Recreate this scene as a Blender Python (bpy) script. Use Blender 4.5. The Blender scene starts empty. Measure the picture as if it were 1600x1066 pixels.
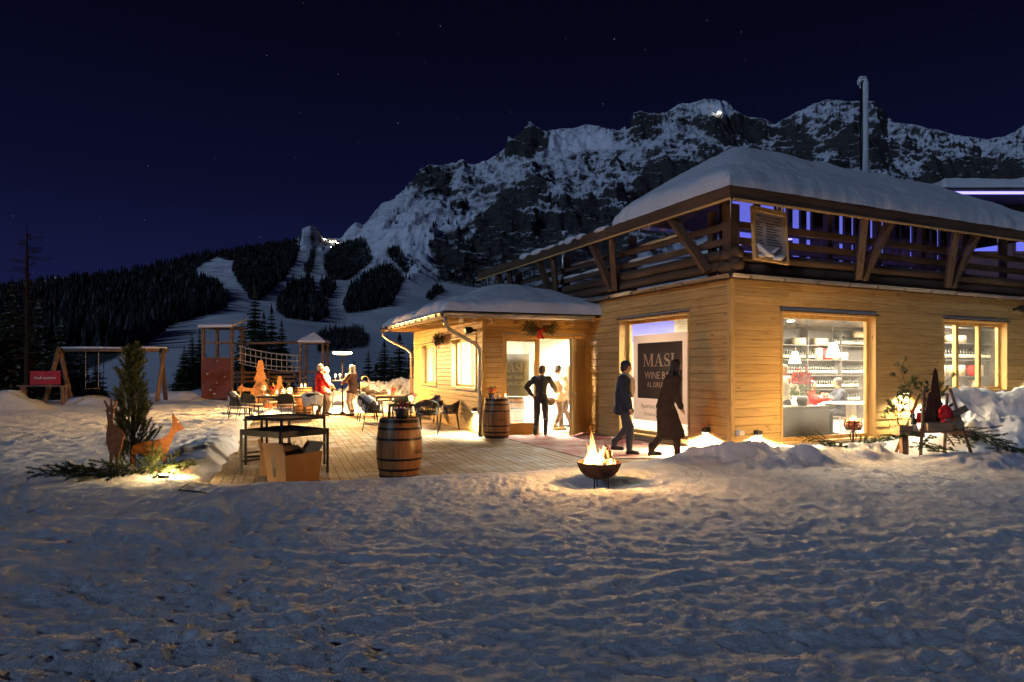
import bpy, bmesh, math, random
import numpy as np
from mathutils import Vector, Matrix, Euler

# ------------------------------------------------------------------ camera, sky, moon, exposure
SC = bpy.context.scene
COL = SC.collection
F = 1036.0            # focal length in photo pixels (1600 wide)
HZ = 580.0            # horizon row
EYE = 1.6
cam = bpy.data.cameras.new('camera'); cam_o = bpy.data.objects.new('camera', cam)
COL.objects.link(cam_o); cam_o.location = (0, 0, EYE); cam_o.rotation_euler = (math.radians(90), 0, 0)
cam.lens = 36 * F / 1600; cam.sensor_width = 36; cam.shift_y = (HZ - 533) / 1600
cam.clip_start = 0.1; cam.clip_end = 20000
SC.camera = cam_o

MOON_AZ, MOON_EL = math.radians(-138), math.radians(21)      # azimuth from +Y clockwise, behind the camera to the left
moon = bpy.data.lights.new('moon', 'SUN'); moon.energy = 0.27; moon.angle = math.radians(7); moon.color = (0.44, 0.63, 1.0)
moon_o = bpy.data.objects.new('moon', moon); COL.objects.link(moon_o)
_md = Vector((math.sin(MOON_AZ) * math.cos(MOON_EL), math.cos(MOON_AZ) * math.cos(MOON_EL), math.sin(MOON_EL)))
moon_o.rotation_euler = _md.to_track_quat('Z', 'Y').to_euler(); moon_o.location = (0, -20, 30)

W = bpy.data.worlds.new('World'); SC.world = W; W.use_nodes = True
nt = W.node_tree; N = nt.nodes; L = nt.links
N.clear()
wo = N.new('ShaderNodeOutputWorld'); bg = N.new('ShaderNodeBackground'); L.new(bg.outputs[0], wo.inputs[0])
tc = N.new('ShaderNodeTexCoord'); sx = N.new('ShaderNodeSeparateXYZ'); L.new(tc.outputs['Generated'], sx.inputs[0])
cr = N.new('ShaderNodeValToRGB'); L.new(sx.outputs[2], cr.inputs[0])
els = cr.color_ramp.elements
els[0].position = 0.0; els[0].color = (0.0048, 0.0062, 0.0310, 1)
els[1].position = 1.0; els[1].color = (0.0004, 0.0004, 0.0022, 1)
for p, c in ((0.10, (0.0036, 0.0045, 0.0225)), (0.24, (0.0017, 0.0021, 0.0108)), (0.45, (0.0007, 0.0008, 0.0038))):
    e = els.new(p); e.color = c + (1,)
vo = N.new('ShaderNodeTexVoronoi'); vo.inputs['Scale'].default_value = 95; L.new(tc.outputs['Generated'], vo.inputs['Vector'])
lt = N.new('ShaderNodeMath'); lt.operation = 'LESS_THAN'; lt.inputs[1].default_value = 0.036; L.new(vo.outputs['Distance'], lt.inputs[0])
sc_ = N.new('ShaderNodeSeparateColor'); L.new(vo.outputs['Color'], sc_.inputs[0])
pw = N.new('ShaderNodeMath'); pw.operation = 'POWER'; pw.inputs[1].default_value = 8.0; L.new(sc_.outputs[0], pw.inputs[0])
mu = N.new('ShaderNodeMath'); mu.operation = 'MULTIPLY'; L.new(lt.outputs[0], mu.inputs[0]); L.new(pw.outputs[0], mu.inputs[1])
mu2 = N.new('ShaderNodeMath'); mu2.operation = 'MULTIPLY'; mu2.inputs[1].default_value = 0.26; L.new(mu.outputs[0], mu2.inputs[0])
cb = N.new('ShaderNodeCombineColor')
for i in range(3): L.new(mu2.outputs[0], cb.inputs[i])
ad = N.new('ShaderNodeMix'); ad.data_type = 'RGBA'; ad.blend_type = 'ADD'; ad.inputs[0].default_value = 1.0
L.new(cr.outputs[0], ad.inputs[6]); L.new(cb.outputs[0], ad.inputs[7]); L.new(ad.outputs[2], bg.inputs[0])
bg.inputs[1].default_value = 0.82
SC.view_settings.view_transform = 'Standard'; SC.view_settings.look = 'None'
SC.view_settings.exposure = 1.42; SC.view_settings.gamma = 1.0; SC.view_settings.use_curve_mapping = False
cy = SC.cycles
cy.use_denoising = True; cy.max_bounces = 6; cy.diffuse_bounces = 3; cy.glossy_bounces = 2; cy.transparent_max_bounces = 12
cy.sample_clamp_indirect = 3.0; cy.use_light_tree = True; cy.caustics_reflective = False; cy.caustics_refractive = False

# ------------------------------------------------------------------ helpers
R = math.radians
rnd = random.Random(5)
def px2(px, Y, z=0.0): return Vector(((px - 800) / F * Y, Y, z))
def zof(py, Y): return EYE + (HZ - py) / F * Y

class MB:
    def __init__(s): s.v = []; s.f = []; s.m = []
    def add(s, vs, fs, m=0):
        o = len(s.v); s.v += [tuple(p) for p in vs]; s.f += [tuple(i + o for i in f) for f in fs]; s.m += [m] * len(fs)
    def box(s, c, d, m=0, rot=None):
        c = Vector(c); hx, hy, hz = d[0] / 2, d[1] / 2, d[2] / 2
        P = [Vector((x, y, z)) for x in (-hx, hx) for y in (-hy, hy) for z in (-hz, hz)]
        if rot is not None: P = [rot @ p for p in P]
        s.add([c + p for p in P], [(0, 1, 3, 2), (4, 6, 7, 5), (0, 4, 5, 1), (2, 3, 7, 6), (0, 2, 6, 4), (1, 5, 7, 3)], m)
    def box2(s, a, b, m=0):
        s.box([(a[i] + b[i]) / 2 for i in range(3)], [abs(b[i] - a[i]) for i in range(3)], m)
    def beam(s, a, b, w, h, m=0, up=(0, 0, 1)):
        a = Vector(a); b = Vector(b); d = (b - a); l = d.length; d.normalize()
        u = Vector(up); x = d.cross(u)
        if x.length < 1e-4: x = d.cross(Vector((0, 1, 0)))
        x.normalize(); z = x.cross(d)
        P = []
        for t in (a, b):
            for i, j in ((-1, -1), (1, -1), (1, 1), (-1, 1)): P.append(t + x * (w / 2 * i) + z * (h / 2 * j))
        s.add(P, [(0, 1, 2, 3), (7, 6, 5, 4), (0, 4, 5, 1), (1, 5, 6, 2), (2, 6, 7, 3), (3, 7, 4, 0)], m)
    def tube(s, pts, rad, n=8, m=0, cap=True):
        pts = [Vector(p) for p in pts]
        if not hasattr(rad, '__len__'): rad = [rad] * len(pts)
        rings = []; prev = None
        for i, p in enumerate(pts):
            if i == 0: d = pts[1] - p
            elif i == len(pts) - 1: d = p - pts[i - 1]
            else: d = (pts[i + 1] - pts[i - 1])
            if d.length < 1e-9: d = Vector((0, 0, 1))
            d.normalize()
            if prev is None:
                x = d.orthogonal().normalized()
            else:
                x = prev - d * prev.dot(d)
                if x.length < 1e-5: x = d.orthogonal()
                x.normalize()
            prev = x; y = d.cross(x)
            rings.append([p + (x * math.cos(2 * math.pi * k / n) + y * math.sin(2 * math.pi * k / n)) * rad[i] for k in range(n)])
        vs = [q for r in rings for q in r]; fs = []
        for i in range(len(pts) - 1):
            for k in range(n):
                k2 = (k + 1) % n
                fs.append((i * n + k, i * n + k2, (i + 1) * n + k2, (i + 1) * n + k))
        if cap:
            fs.append(tuple(range(n))[::-1]); fs.append(tuple((len(pts) - 1) * n + k for k in range(n)))
        s.add(vs, fs, m)
    def lathe(s, prof, n=20, c=(0, 0, 0), m=0, wob=None):
        c = Vector(c); vs = []; fs = []
        for r, z in prof:
            for k in range(n):
                a = 2 * math.pi * k / n
                rr = r * (1 if wob is None else wob(a, z))
                vs.append(c + Vector((rr * math.cos(a), rr * math.sin(a), z)))
        for i in range(len(prof) - 1):
            for k in range(n):
                k2 = (k + 1) % n
                fs.append((i * n + k, i * n + k2, (i + 1) * n + k2, (i + 1) * n + k))
        if prof[0][0] > 1e-4: fs.append(tuple(range(n))[::-1])
        if prof[-1][0] > 1e-4: fs.append(tuple((len(prof) - 1) * n + k for k in range(n)))
        s.add(vs, fs, m)
    def ell(s, c, r, n=12, k=8, m=0, rot=None):
        c = Vector(c); vs = []; fs = []
        for i in range(k + 1):
            t = math.pi * i / k
            for j in range(n):
                a = 2 * math.pi * j / n
                p = Vector((r[0] * math.sin(t) * math.cos(a), r[1] * math.sin(t) * math.sin(a), -r[2] * math.cos(t)))
                vs.append(c + (rot @ p if rot is not None else p))
        for i in range(k):
            for j in range(n):
                j2 = (j + 1) % n
                fs.append((i * n + j, i * n + j2, (i + 1) * n + j2, (i + 1) * n + j))
        s.add(vs, fs, m)
    def prism(s, out, th, M=None, m=0):
        # outline in (x, z), thickness along y, M a 4x4
        n = len(out)
        P = [Vector((x, -th / 2, z)) for x, z in out] + [Vector((x, th / 2, z)) for x, z in out]
        if M is not None: P = [M @ p for p in P]
        fs = [tuple(range(n)), tuple(range(2 * n - 1, n - 1, -1))]
        for i in range(n):
            j = (i + 1) % n
            fs.append((j, i, n + i, n + j))
        s.add(P, fs, m)
    def quad(s, a, b, c, d, m=0): s.add([a, b, c, d], [(0, 1, 2, 3)], m)
    def tri(s, a, b, c, m=0): s.add([a, b, c], [(0, 1, 2)], m)
    def mesh(s, name, mats, smooth=False):
        me = bpy.data.meshes.new(name); me.from_pydata(s.v, [], s.f)
        for x in (mats if isinstance(mats, (list, tuple)) else [mats]): me.materials.append(x)
        if any(s.m): me.polygons.foreach_set('material_index', s.m)
        if smooth: me.polygons.foreach_set('use_smooth', [True] * len(s.f))
        me.update(); return me
    def build(s, name, mats, parent=None, smooth=False, loc=None, rz=None, sharp=None):
        o = bpy.data.objects.new(name, s.mesh(name, mats, smooth)); COL.objects.link(o)
        if parent is not None: o.parent = parent
        if loc is not None: o.location = loc
        if rz is not None: o.rotation_euler = (0, 0, rz)
        if sharp is not None: smooth_by_angle(o.data, sharp)
        return o

def smooth_by_angle(me, ang):
    bm = bmesh.new(); bm.from_mesh(me); bmesh.ops.remove_doubles(bm, verts=bm.verts, dist=1e-5)
    for f in bm.faces: f.smooth = True
    a = math.radians(ang)
    for e in bm.edges:
        if len(e.link_faces) == 2:
            try: e.smooth = e.calc_face_angle() < a
            except ValueError: pass
    bm.to_mesh(me); bm.free()

def tag(o, label=None, cat=None, group=None, kind=None):
    if label: o['label'] = label
    if cat: o['category'] = cat
    if group: o['group'] = group
    if kind: o['kind'] = kind
    return o
def thing(name, label, cat, loc=(0, 0, 0), rz=0, group=None):
    o = bpy.data.objects.new(name, None); COL.objects.link(o); o.location = loc; o.rotation_euler = (0, 0, rz)
    o.empty_display_size = 0.2
    return tag(o, label, cat, group)
def kids(o): return [c for c in bpy.data.objects if c.parent == o]
def dup(o, loc=None, rz=None, label=None, parent=None, scale=None, group=None):
    c = o.copy(); COL.objects.link(c)
    if parent is not None: c.parent = parent
    for ch in list(o.children): dup(ch, parent=c)
    if loc is not None: c.location = loc
    if rz is not None: c.rotation_euler = (0, 0, rz)
    if scale is not None: c.scale = (scale,) * 3 if not hasattr(scale, '__len__') else scale
    if label: c['label'] = label
    if group: c['group'] = group
    return c
def lamp(name, typ, loc, power, color=(1, 0.72, 0.40), size=0.05, parent=None, rot=None, spot=None, blend=0.5, sx=None, sy=None):
    l = bpy.data.lights.new(name, typ); l.energy = power; l.color = color
    if typ == 'AREA':
        l.shape = 'RECTANGLE'; l.size = sx or size; l.size_y = sy or size
    else: l.shadow_soft_size = size
    if typ == 'SPOT': l.spot_size = spot; l.spot_blend = blend
    o = bpy.data.objects.new(name, l); COL.objects.link(o); o.location = loc
    if rot is not None: o.rotation_euler = rot
    if parent is not None: o.parent = parent
    return o

# numpy value noise
def _h(ix, iy, iz, seed):
    n = (ix.astype(np.int64) * 374761393 + iy.astype(np.int64) * 668265263 + iz.astype(np.int64) * 2147483647 + seed * 1274126177) & 0xffffffff
    n = ((n ^ (n >> 13)) * 1274126177) & 0xffffffff
    n = (n ^ (n >> 16)) & 0xffffff
    return n / float(0xffffff)
def vnoise(x, y, seed=0):
    x0 = np.floor(x); y0 = np.floor(y); fx = x - x0; fy = y - y0
    fx = fx * fx * fx * (fx * (fx * 6 - 15) + 10); fy = fy * fy * fy * (fy * (fy * 6 - 15) + 10)
    z = np.zeros_like(x0)
    a = _h(x0, y0, z, seed); b = _h(x0 + 1, y0, z, seed); c = _h(x0, y0 + 1, z, seed); d = _h(x0 + 1, y0 + 1, z, seed)
    return (a * (1 - fx) + b * fx) * (1 - fy) + (c * (1 - fx) + d * fx) * fy - 0.5
def fbm(x, y, oct=4, seed=0, gain=0.5):
    t = np.zeros(np.broadcast(x, y).shape); a = 1.0
    for i in range(oct):
        t += a * vnoise(x * 2 ** i + 13.7 * i, y * 2 ** i - 7.1 * i, seed + i); a *= gain
    return t
def ridged(x, y, oct=4, seed=0, gain=0.5):
    t = np.zeros(np.broadcast(x, y).shape); a = 1.0
    for i in range(oct):
        t += a * (1 - 2 * np.abs(vnoise(x * 2 ** i + 3.3 * i, y * 2 ** i + 9.2 * i, seed + i)) * 2); a *= gain
    return t
def domes(x, y, f, seed, keep=0.6):
    X = x * f; Y = y * f; x0 = np.floor(X); y0 = np.floor(Y); out = np.zeros(X.shape); z = np.zeros_like(x0)
    for i in (-1, 0, 1):
        for j in (-1, 0, 1):
            cx = x0 + i; cy = y0 + j; ox = _h(cx, cy, z, seed); oy = _h(cx, cy, z, seed + 1); q = _h(cx, cy, z, seed + 2)
            r = np.where(q < keep, 0.18 + 0.42 * _h(cx, cy, z, seed + 3) ** 1.5, 0.0)
            d2 = ((X - cx - ox) * 0.8) ** 2 + (Y - cy - oy) ** 2
            out = np.maximum(out, np.sqrt(np.clip(r * r - d2, 0, None)) * (0.6 + 0.5 * q))
    return out / f
def sstep(a, b, x):
    t = np.clip((x - a) / (b - a), 0, 1); return t * t * (3 - 2 * t)
def grid_mesh(name, X, Y, Z, mat_, smooth=True, attr=None):
    ny, nx = X.shape
    me = bpy.data.meshes.new(name)
    co = np.stack([X, Y, Z], -1).reshape(-1, 3).astype(np.float32)
    i = np.arange(nx * ny).reshape(ny, nx)
    q = np.stack([i[:-1, :-1], i[:-1, 1:], i[1:, 1:], i[1:, :-1]], -1).reshape(-1, 4)
    me.vertices.add(len(co)); me.vertices.foreach_set('co', co.ravel())
    me.loops.add(q.size); me.loops.foreach_set('vertex_index', q.ravel().astype(np.int32))
    me.polygons.add(len(q)); me.polygons.foreach_set('loop_start', (np.arange(len(q)) * 4).astype(np.int32))
    me.polygons.foreach_set('loop_total', np.full(len(q), 4, np.int32))
    me.update(calc_edges=True)
    if smooth: me.polygons.foreach_set('use_smooth', np.ones(len(q), bool))
    for k, a in (attr or {}).items():
        at = me.attributes.new(k, 'FLOAT', 'POINT'); at.data.foreach_set('value', a.ravel().astype(np.float32))
    me.materials.append(mat_)
    o = bpy.data.objects.new(name, me); COL.objects.link(o); return o

# ------------------------------------------------------------------ materials
def nmat(name):
    m = bpy.data.materials.new(name); m.use_nodes = True
    t = m.node_tree; b = t.nodes['Principled BSDF']
    return m, t, b
def nd(t, typ, **kw):
    n = t.nodes.new(typ)
    for k, v in kw.items():
        if k.startswith('i_'):
            n.inputs[k[2:]].default_value = v
        else: setattr(n, k, v)
    return n
def ramp(t, src, stops):
    r = t.nodes.new('ShaderNodeValToRGB'); t.links.new(src, r.inputs[0])
    e = r.color_ramp.elements
    while len(e) < len(stops): e.new(0.5)
    for i, (p, c) in enumerate(stops):
        e[i].position = p; e[i].color = (c if len(c) == 4 else tuple(c) + (1,))
    return r.outputs[0]
def noise(t, vec, scale, detail=4, rough=0.55, dist=0):
    n = nd(t, 'ShaderNodeTexNoise'); n.inputs['Scale'].default_value = scale; n.inputs['Detail'].default_value = detail
    n.inputs['Roughness'].default_value = rough; n.inputs['Distortion'].default_value = dist
    if vec is not None: t.links.new(vec, n.inputs['Vector'])
    return n.outputs['Fac']
def coords(t, which='Object', scale=(1, 1, 1)):
    c = nd(t, 'ShaderNodeTexCoord'); m = nd(t, 'ShaderNodeMapping'); m.inputs['Scale'].default_value = scale
    t.links.new(c.outputs[which], m.inputs['Vector']); return m.outputs[0]
def bump(t, b, h, strength=0.3, dist=0.01):
    n = nd(t, 'ShaderNodeBump'); n.inputs['Strength'].default_value = strength; n.inputs['Distance'].default_value = dist
    t.links.new(h, n.inputs['Height']); t.links.new(n.outputs[0], b.inputs['Normal'])
def mix(t, fac, a, b_, blend='MIX'):
    m = nd(t, 'ShaderNodeMix', data_type='RGBA', blend_type=blend)
    for s, v in ((0, fac), (6, a), (7, b_)):
        if isinstance(v, (int, float)): m.inputs[s].default_value = v
        elif isinstance(v, tuple): m.inputs[s].default_value = v + (1,) if len(v) == 3 else v
        else: t.links.new(v, m.inputs[s])
    return m.outputs[2]
def mathn(t, op, a, b=None):
    m = nd(t, 'ShaderNodeMath', operation=op)
    for i, v in enumerate((a, b)):
        if v is None: continue
        if isinstance(v, (int, float)): m.inputs[i].default_value = v
        else: t.links.new(v, m.inputs[i])
    return m.outputs[0]

def plain(name, col, rough=0.6, metal=0.0, var=0.18, scale=9, bmp=0.15, spec=0.4, coat=0.0):
    m, t, b = nmat(name)
    v = coords(t)
    n = noise(t, v, scale, 5)
    lo = tuple(c * (1 - var) for c in col); hi = tuple(min(1, c * (1 + var)) for c in col)
    t.links.new(ramp(t, n, [(0.3, lo), (0.7, hi)]), b.inputs['Base Color'])
    b.inputs['Roughness'].default_value = rough; b.inputs['Metallic'].default_value = metal
    b.inputs['Specular IOR Level'].default_value = spec; b.inputs['Coat Weight'].default_value = coat
    if bmp: bump(t, b, noise(t, v, scale * 5, 4), bmp, 0.01)
    return m
def emis(name, col, strength):
    m, t, b = nmat(name)
    b.inputs['Base Color'].default_value = col + (1,); b.inputs['Emission Color'].default_value = col + (1,)
    b.inputs['Emission Strength'].default_value = strength; return m
def wood(name, axis, c1, c2, rough=0.55, grain=26, knots=True, weather=0.0, isl=0.22, snow=0.0):
    m, t, b = nmat(name)
    s = [grain] * 3; s['xyz'.index(axis)] = 1.3
    geo = nd(t, 'ShaderNodeNewGeometry')
    c = nd(t, 'ShaderNodeTexCoord'); mp = nd(t, 'ShaderNodeMapping'); mp.inputs['Scale'].default_value = s
    rp = geo.outputs['Random Per Island']
    off = nd(t, 'ShaderNodeCombineXYZ')
    for i in range(3): t.links.new(mathn(t, 'MULTIPLY', rp, 37.0 + 11 * i), off.inputs[i])
    t.links.new(off.outputs[0], mp.inputs['Location']); t.links.new(c.outputs['Object'], mp.inputs['Vector'])
    g = noise(t, mp.outputs[0], 1.0, 6, 0.6, 0.6)
    col = ramp(t, g, [(0.30, c1), (0.52, c2), (0.72, tuple(min(1, x * 1.12) for x in c2))])
    # board to board tone
    tone = ramp(t, rp, [(0.0, (1 - isl,) * 3), (1.0, (1.0,) * 3)])
    col = mix(t, 1.0, col, tone, 'MULTIPLY')
    if knots:
        ks = [9.0] * 3; ks['xyz'.index(axis)] = 2.6
        mk = nd(t, 'ShaderNodeMapping'); mk.inputs['Scale'].default_value = ks
        t.links.new(off.outputs[0], mk.inputs['Location']); t.links.new(c.outputs['Object'], mk.inputs['Vector'])
        v = nd(t, 'ShaderNodeTexVoronoi'); v.inputs['Scale'].default_value = 0.8; t.links.new(mk.outputs[0], v.inputs['Vector'])
        kf = ramp(t, v.outputs['Distance'], [(0.05, (0.75,) * 3), (0.17, (0.0,) * 3)])
        col = mix(t, kf, col, tuple(x * 0.38 for x in c1))
    big = noise(t, coords(t), 0.9, 4)
    col = mix(t, mathn(t, 'MULTIPLY', ramp(t, big, [(0.35, (0,) * 3), (0.75, (1,) * 3)]), 0.16 + weather), col, tuple(x * 0.55 for x in c1))
    if snow:
        sn = noise(t, coords(t), 1.3, 8, 0.68)
        col = mix(t, mathn(t, 'MULTIPLY', ramp(t, sn, [(0.50, (0,) * 3), (0.62, (1,) * 3)]), snow), col, (0.62, 0.62, 0.64))
    t.links.new(col, b.inputs['Base Color'])
    b.inputs['Roughness'].default_value = rough; b.inputs['Specular IOR Level'].default_value = 0.3
    bump(t, b, g, 0.25, 0.004)
    return m

LARCH1, LARCH2 = (0.49, 0.285, 0.085), (0.70, 0.46, 0.165)
M = {}
for ax in 'xyz':
    M['larch_' + ax] = wood('larch_' + ax, ax, LARCH1, LARCH2)
    M['old_' + ax] = wood('old_log_' + ax, ax, (0.050, 0.030, 0.018), (0.145, 0.090, 0.052), rough=0.75, isl=0.4, weather=0.2)
    M['play_' + ax] = wood('play_wood_' + ax, ax, (0.12, 0.065, 0.035), (0.26, 0.15, 0.085), rough=0.75)
M['deckwood'] = wood('deck_wood', 'y', (0.16, 0.105, 0.060), (0.31, 0.225, 0.140), rough=0.8, isl=0.30, knots=False, snow=0.45)
M['steel'] = plain('gutter_steel', (0.42, 0.38, 0.34), 0.34, 0.9, 0.12, 3, 0.05)
M['dark'] = plain('dark_steel', (0.018, 0.017, 0.017), 0.45, 0.3, 0.3, 14)
M['black'] = plain('black_plastic', (0.010, 0.010, 0.011), 0.5, 0, 0.2, 20)
M['rust'] = plain('rusted_plate', (0.20, 0.068, 0.016), 0.72, 0.15, 0.5, 16, 0.25)
M['darkrust'] = plain('dark_rust', (0.095, 0.036, 0.018), 0.8, 0.1, 0.4, 14, 0.2)
M['ply'] = plain('plywood', (0.38, 0.17, 0.045), 0.6, 0, 0.25, 8)
M['red'] = plain('red_cloth', (0.50, 0.012, 0.012), 0.7, 0, 0.2, 25)
M['redpaint'] = plain('red_board', (0.46, 0.010, 0.008), 0.45, 0, 0.12, 6)
M['white'] = plain('white_paint', (0.80, 0.78, 0.74), 0.5, 0, 0.04, 4, 0.03)
M['fur'] = plain('sheep_fleece', (0.62, 0.56, 0.48), 0.95, 0, 0.2, 45, 0.9, 0.1)
M['cushion'] = plain('grey_cushion', (0.27, 0.25, 0.22), 0.9, 0, 0.2, 40, 0.3, 0.2)
M['upholstery'] = plain('dark_upholstery', (0.040, 0.034, 0.026), 0.85, 0, 0.3, 50, 0.3, 0.2)
M['rope'] = plain('rope_weave', (0.055, 0.043, 0.033), 0.85, 0, 0.4, 60, 0.5, 0.2)
M['netrope'] = plain('net_rope', (0.48, 0.42, 0.34), 0.9, 0, 0.2, 60, 0.3)
M['card'] = plain('cardboard', (0.40, 0.215, 0.085), 0.85, 0, 0.1, 6, 0.1, 0.2)
M['pot'] = plain('clay_pot', (0.30, 0.11, 0.05), 0.8, 0, 0.2, 10)
M['greyshelf'] = plain('grey_shelving', (0.075, 0.073, 0.072), 0.6, 0, 0.15, 5)
M['bark'] = plain('bark', (0.060, 0.038, 0.024), 0.9, 0, 0.4, 18, 0.6, 0.1)
M['branchbark'] = plain('twig_bark', (0.085, 0.055, 0.032), 0.9, 0, 0.3, 30, 0.3, 0.1)
M['stone'] = plain('grey_stone', (0.20, 0.19, 0.18), 0.9, 0, 0.3, 7, 0.4, 0.2)
M['metal_roof'] = plain('roof_sheet', (0.10, 0.09, 0.085), 0.6, 0.2, 0.2, 5)
M['kraft'] = plain('pale_box', (0.52, 0.42, 0.28), 0.8, 0, 0.1, 8)
M['floor_in'] = plain('floor_tiles', (0.42, 0.36, 0.28), 0.35, 0, 0.15, 3, 0.03)
M['ceil'] = plain('ceiling_sheet', (0.40, 0.38, 0.36), 0.22, 0.35, 0.15, 2, 0.05)
M['wall_in'] = plain('inner_plaster', (0.74, 0.70, 0.62), 0.8, 0, 0.04, 3, 0.05)
M['bottle'] = plain('bottle_glass', (0.012, 0.020, 0.012), 0.12, 0, 0.2, 9, 0, 0.6)
M['labelp'] = plain('bottle_label', (0.62, 0.56, 0.42), 0.7, 0, 0.1, 9, 0)
M['icy'] = plain('icicle_ice', (0.62, 0.66, 0.72), 0.15, 0, 0.05, 9, 0, 0.6)
M['wax'] = emis('candle_glow', (1.0, 0.62, 0.22), 14.0)
M['bulb'] = emis('lamp_glow', (1.0, 0.78, 0.46), 30.0)
M['ember'] = emis('embers', (1.0, 0.22, 0.03), 3.0)
M['lavender'] = emis('lit_blue_screen', (0.15, 0.17, 0.80), 0.30)
M['led'] = emis('led_strip', (0.34, 0.29, 1.0), 0.85)
M['shade'] = emis('lamp_shade_glow', (1.0, 0.84, 0.62), 3.2)
M['ceillight'] = emis('ceiling_lamp_glow', (1.0, 0.84, 0.60), 10.0)
M['starlamp'] = emis('distant_lamp_glow', (1.0, 0.92, 0.74), 60.0)

def needle_mat(name, a, b2, rough=0.7):
    m, t, b = nmat(name)
    geo = nd(t, 'ShaderNodeNewGeometry')
    t.links.new(ramp(t, geo.outputs['Random Per Island'], [(0.0, a), (1.0, b2)]), b.inputs['Base Color'])
    b.inputs['Roughness'].default_value = rough; b.inputs['Specular IOR Level'].default_value = 0.2
    return m
M['needle'] = needle_mat('fir_needles', (0.020, 0.036, 0.014), (0.070, 0.095, 0.035))
M['pine'] = needle_mat('pine_needles', (0.045, 0.062, 0.018), (0.16, 0.165, 0.055))
M['farneedle'] = needle_mat('forest_needles', (0.004, 0.006, 0.005), (0.014, 0.017, 0.014))
_r = [n for n in M['farneedle'].node_tree.nodes if n.type == 'VALTORGB'][0].color_ramp
_r.elements[1].position = 0.82; _e = _r.elements.new(1.0); _e.color = (0.08, 0.085, 0.095, 1)
M['flower'] = needle_mat('red_petals', (0.30, 0.01, 0.012), (0.60, 0.05, 0.03))
M['heather'] = needle_mat('heather_flowers', (0.12, 0.02, 0.03), (0.26, 0.05, 0.07))
M['leaf'] = needle_mat('plant_leaves', (0.04, 0.09, 0.02), (0.12, 0.20, 0.05))

# glass: mostly clear with a reflection; bright haze painted in, denser low down
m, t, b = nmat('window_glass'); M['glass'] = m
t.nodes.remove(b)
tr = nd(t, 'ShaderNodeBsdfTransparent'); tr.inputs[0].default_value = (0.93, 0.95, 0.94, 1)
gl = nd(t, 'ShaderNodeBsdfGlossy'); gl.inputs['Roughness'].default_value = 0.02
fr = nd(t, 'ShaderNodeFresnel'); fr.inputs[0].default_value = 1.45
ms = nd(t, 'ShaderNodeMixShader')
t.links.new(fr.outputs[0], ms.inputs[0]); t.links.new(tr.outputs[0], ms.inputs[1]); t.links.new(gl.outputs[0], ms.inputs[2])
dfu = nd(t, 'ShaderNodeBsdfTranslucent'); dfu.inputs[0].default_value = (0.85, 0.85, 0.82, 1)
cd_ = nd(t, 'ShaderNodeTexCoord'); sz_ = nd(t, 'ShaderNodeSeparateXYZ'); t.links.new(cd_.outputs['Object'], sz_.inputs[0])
haze_fac = mathn(t, 'MULTIPLY', ramp(t, noise(t, coords(t, 'Object', (2.2, 2.2, 1.1)), 1.0, 6, 0.65), [(0.40, (0.04,) * 3), (0.75, (0.17,) * 3)]), ramp(t, mathn(t, 'MULTIPLY', sz_.outputs[2], 0.35), [(0.10, (1.0,) * 3), (0.75, (0.25,) * 3)]))
m2 = nd(t, 'ShaderNodeMixShader'); t.links.new(haze_fac, m2.inputs[0]); t.links.new(ms.outputs[0], m2.inputs[1]); t.links.new(dfu.outputs[0], m2.inputs[2])
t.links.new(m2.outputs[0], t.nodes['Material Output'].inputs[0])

def snow_mat(name, col=(0.80, 0.81, 0.83), sc=1.0, dirty=0.08, attr=None):
    m, t, b = nmat(name)
    v = coords(t)
    n1 = noise(t, v, 1.4 * sc, 6, 0.6); n2 = noise(t, v, 13 * sc, 9, 0.74); n3 = noise(t, v, 60 * sc, 5, 0.7)
    c = ramp(t, n1, [(0.32, tuple(x * (1 - dirty) for x in col)), (0.62, col)])
    t.links.new(c, b.inputs['Base Color'])
    b.inputs['Roughness'].default_value = 0.9; b.inputs['Specular IOR Level'].default_value = 0.04
    h = mathn(t, 'ADD', mathn(t, 'MULTIPLY', n2, 1.0), mathn(t, 'MULTIPLY', n3, 0.35))
    bump(t, b, h, 0.9, 0.045 / sc ** 0.7)
    return m
M['snow'] = snow_mat('trampled_snow')
M['roofsnow'] = snow_mat('fresh_snow', (0.80, 0.80, 0.80), 1.6, 0.06)
# flames: translucent emission, hotter low and inside
m, t, b = nmat('flame'); M['flame'] = m
t.nodes.remove(b)
v = coords(t, 'Generated'); s3 = nd(t, 'ShaderNodeSeparateXYZ'); t.links.new(v, s3.inputs[0])
c = ramp(t, s3.outputs[2], [(0.0, (1.0, 0.60, 0.20)), (0.55, (1.0, 0.46, 0.10)), (1.0, (1.0, 0.24, 0.03))])
em = nd(t, 'ShaderNodeEmission'); t.links.new(c, em.inputs[0])
st = ramp(t, s3.outputs[2], [(0.0, (1, 1, 1)), (0.5, (0.5,) * 3), (1.0, (0.12,) * 3)])
t.links.new(mathn(t, 'MULTIPLY', st, 6.0), em.inputs[1])
lw = nd(t, 'ShaderNodeLayerWeight'); lw.inputs[0].default_value = 0.5
fac = ramp(t, mathn(t, 'ADD', lw.outputs['Facing'], mathn(t, 'MULTIPLY', mathn(t, 'SUBTRACT', noise(t, coords(t, 'Object', (9, 9, 5)), 1.0, 4), 0.5), 0.7)), [(0.25, (0.75,) * 3), (0.85, (0.0,) * 3)])
tr = nd(t, 'ShaderNodeBsdfTransparent'); ms = nd(t, 'ShaderNodeMixShader')
t.links.new(fac, ms.inputs[0]); t.links.new(tr.outputs[0], ms.inputs[1]); t.links.new(em.outputs[0], ms.inputs[2]); t.links.new(ms.outputs[0], t.nodes['Material Output'].inputs[0])
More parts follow.
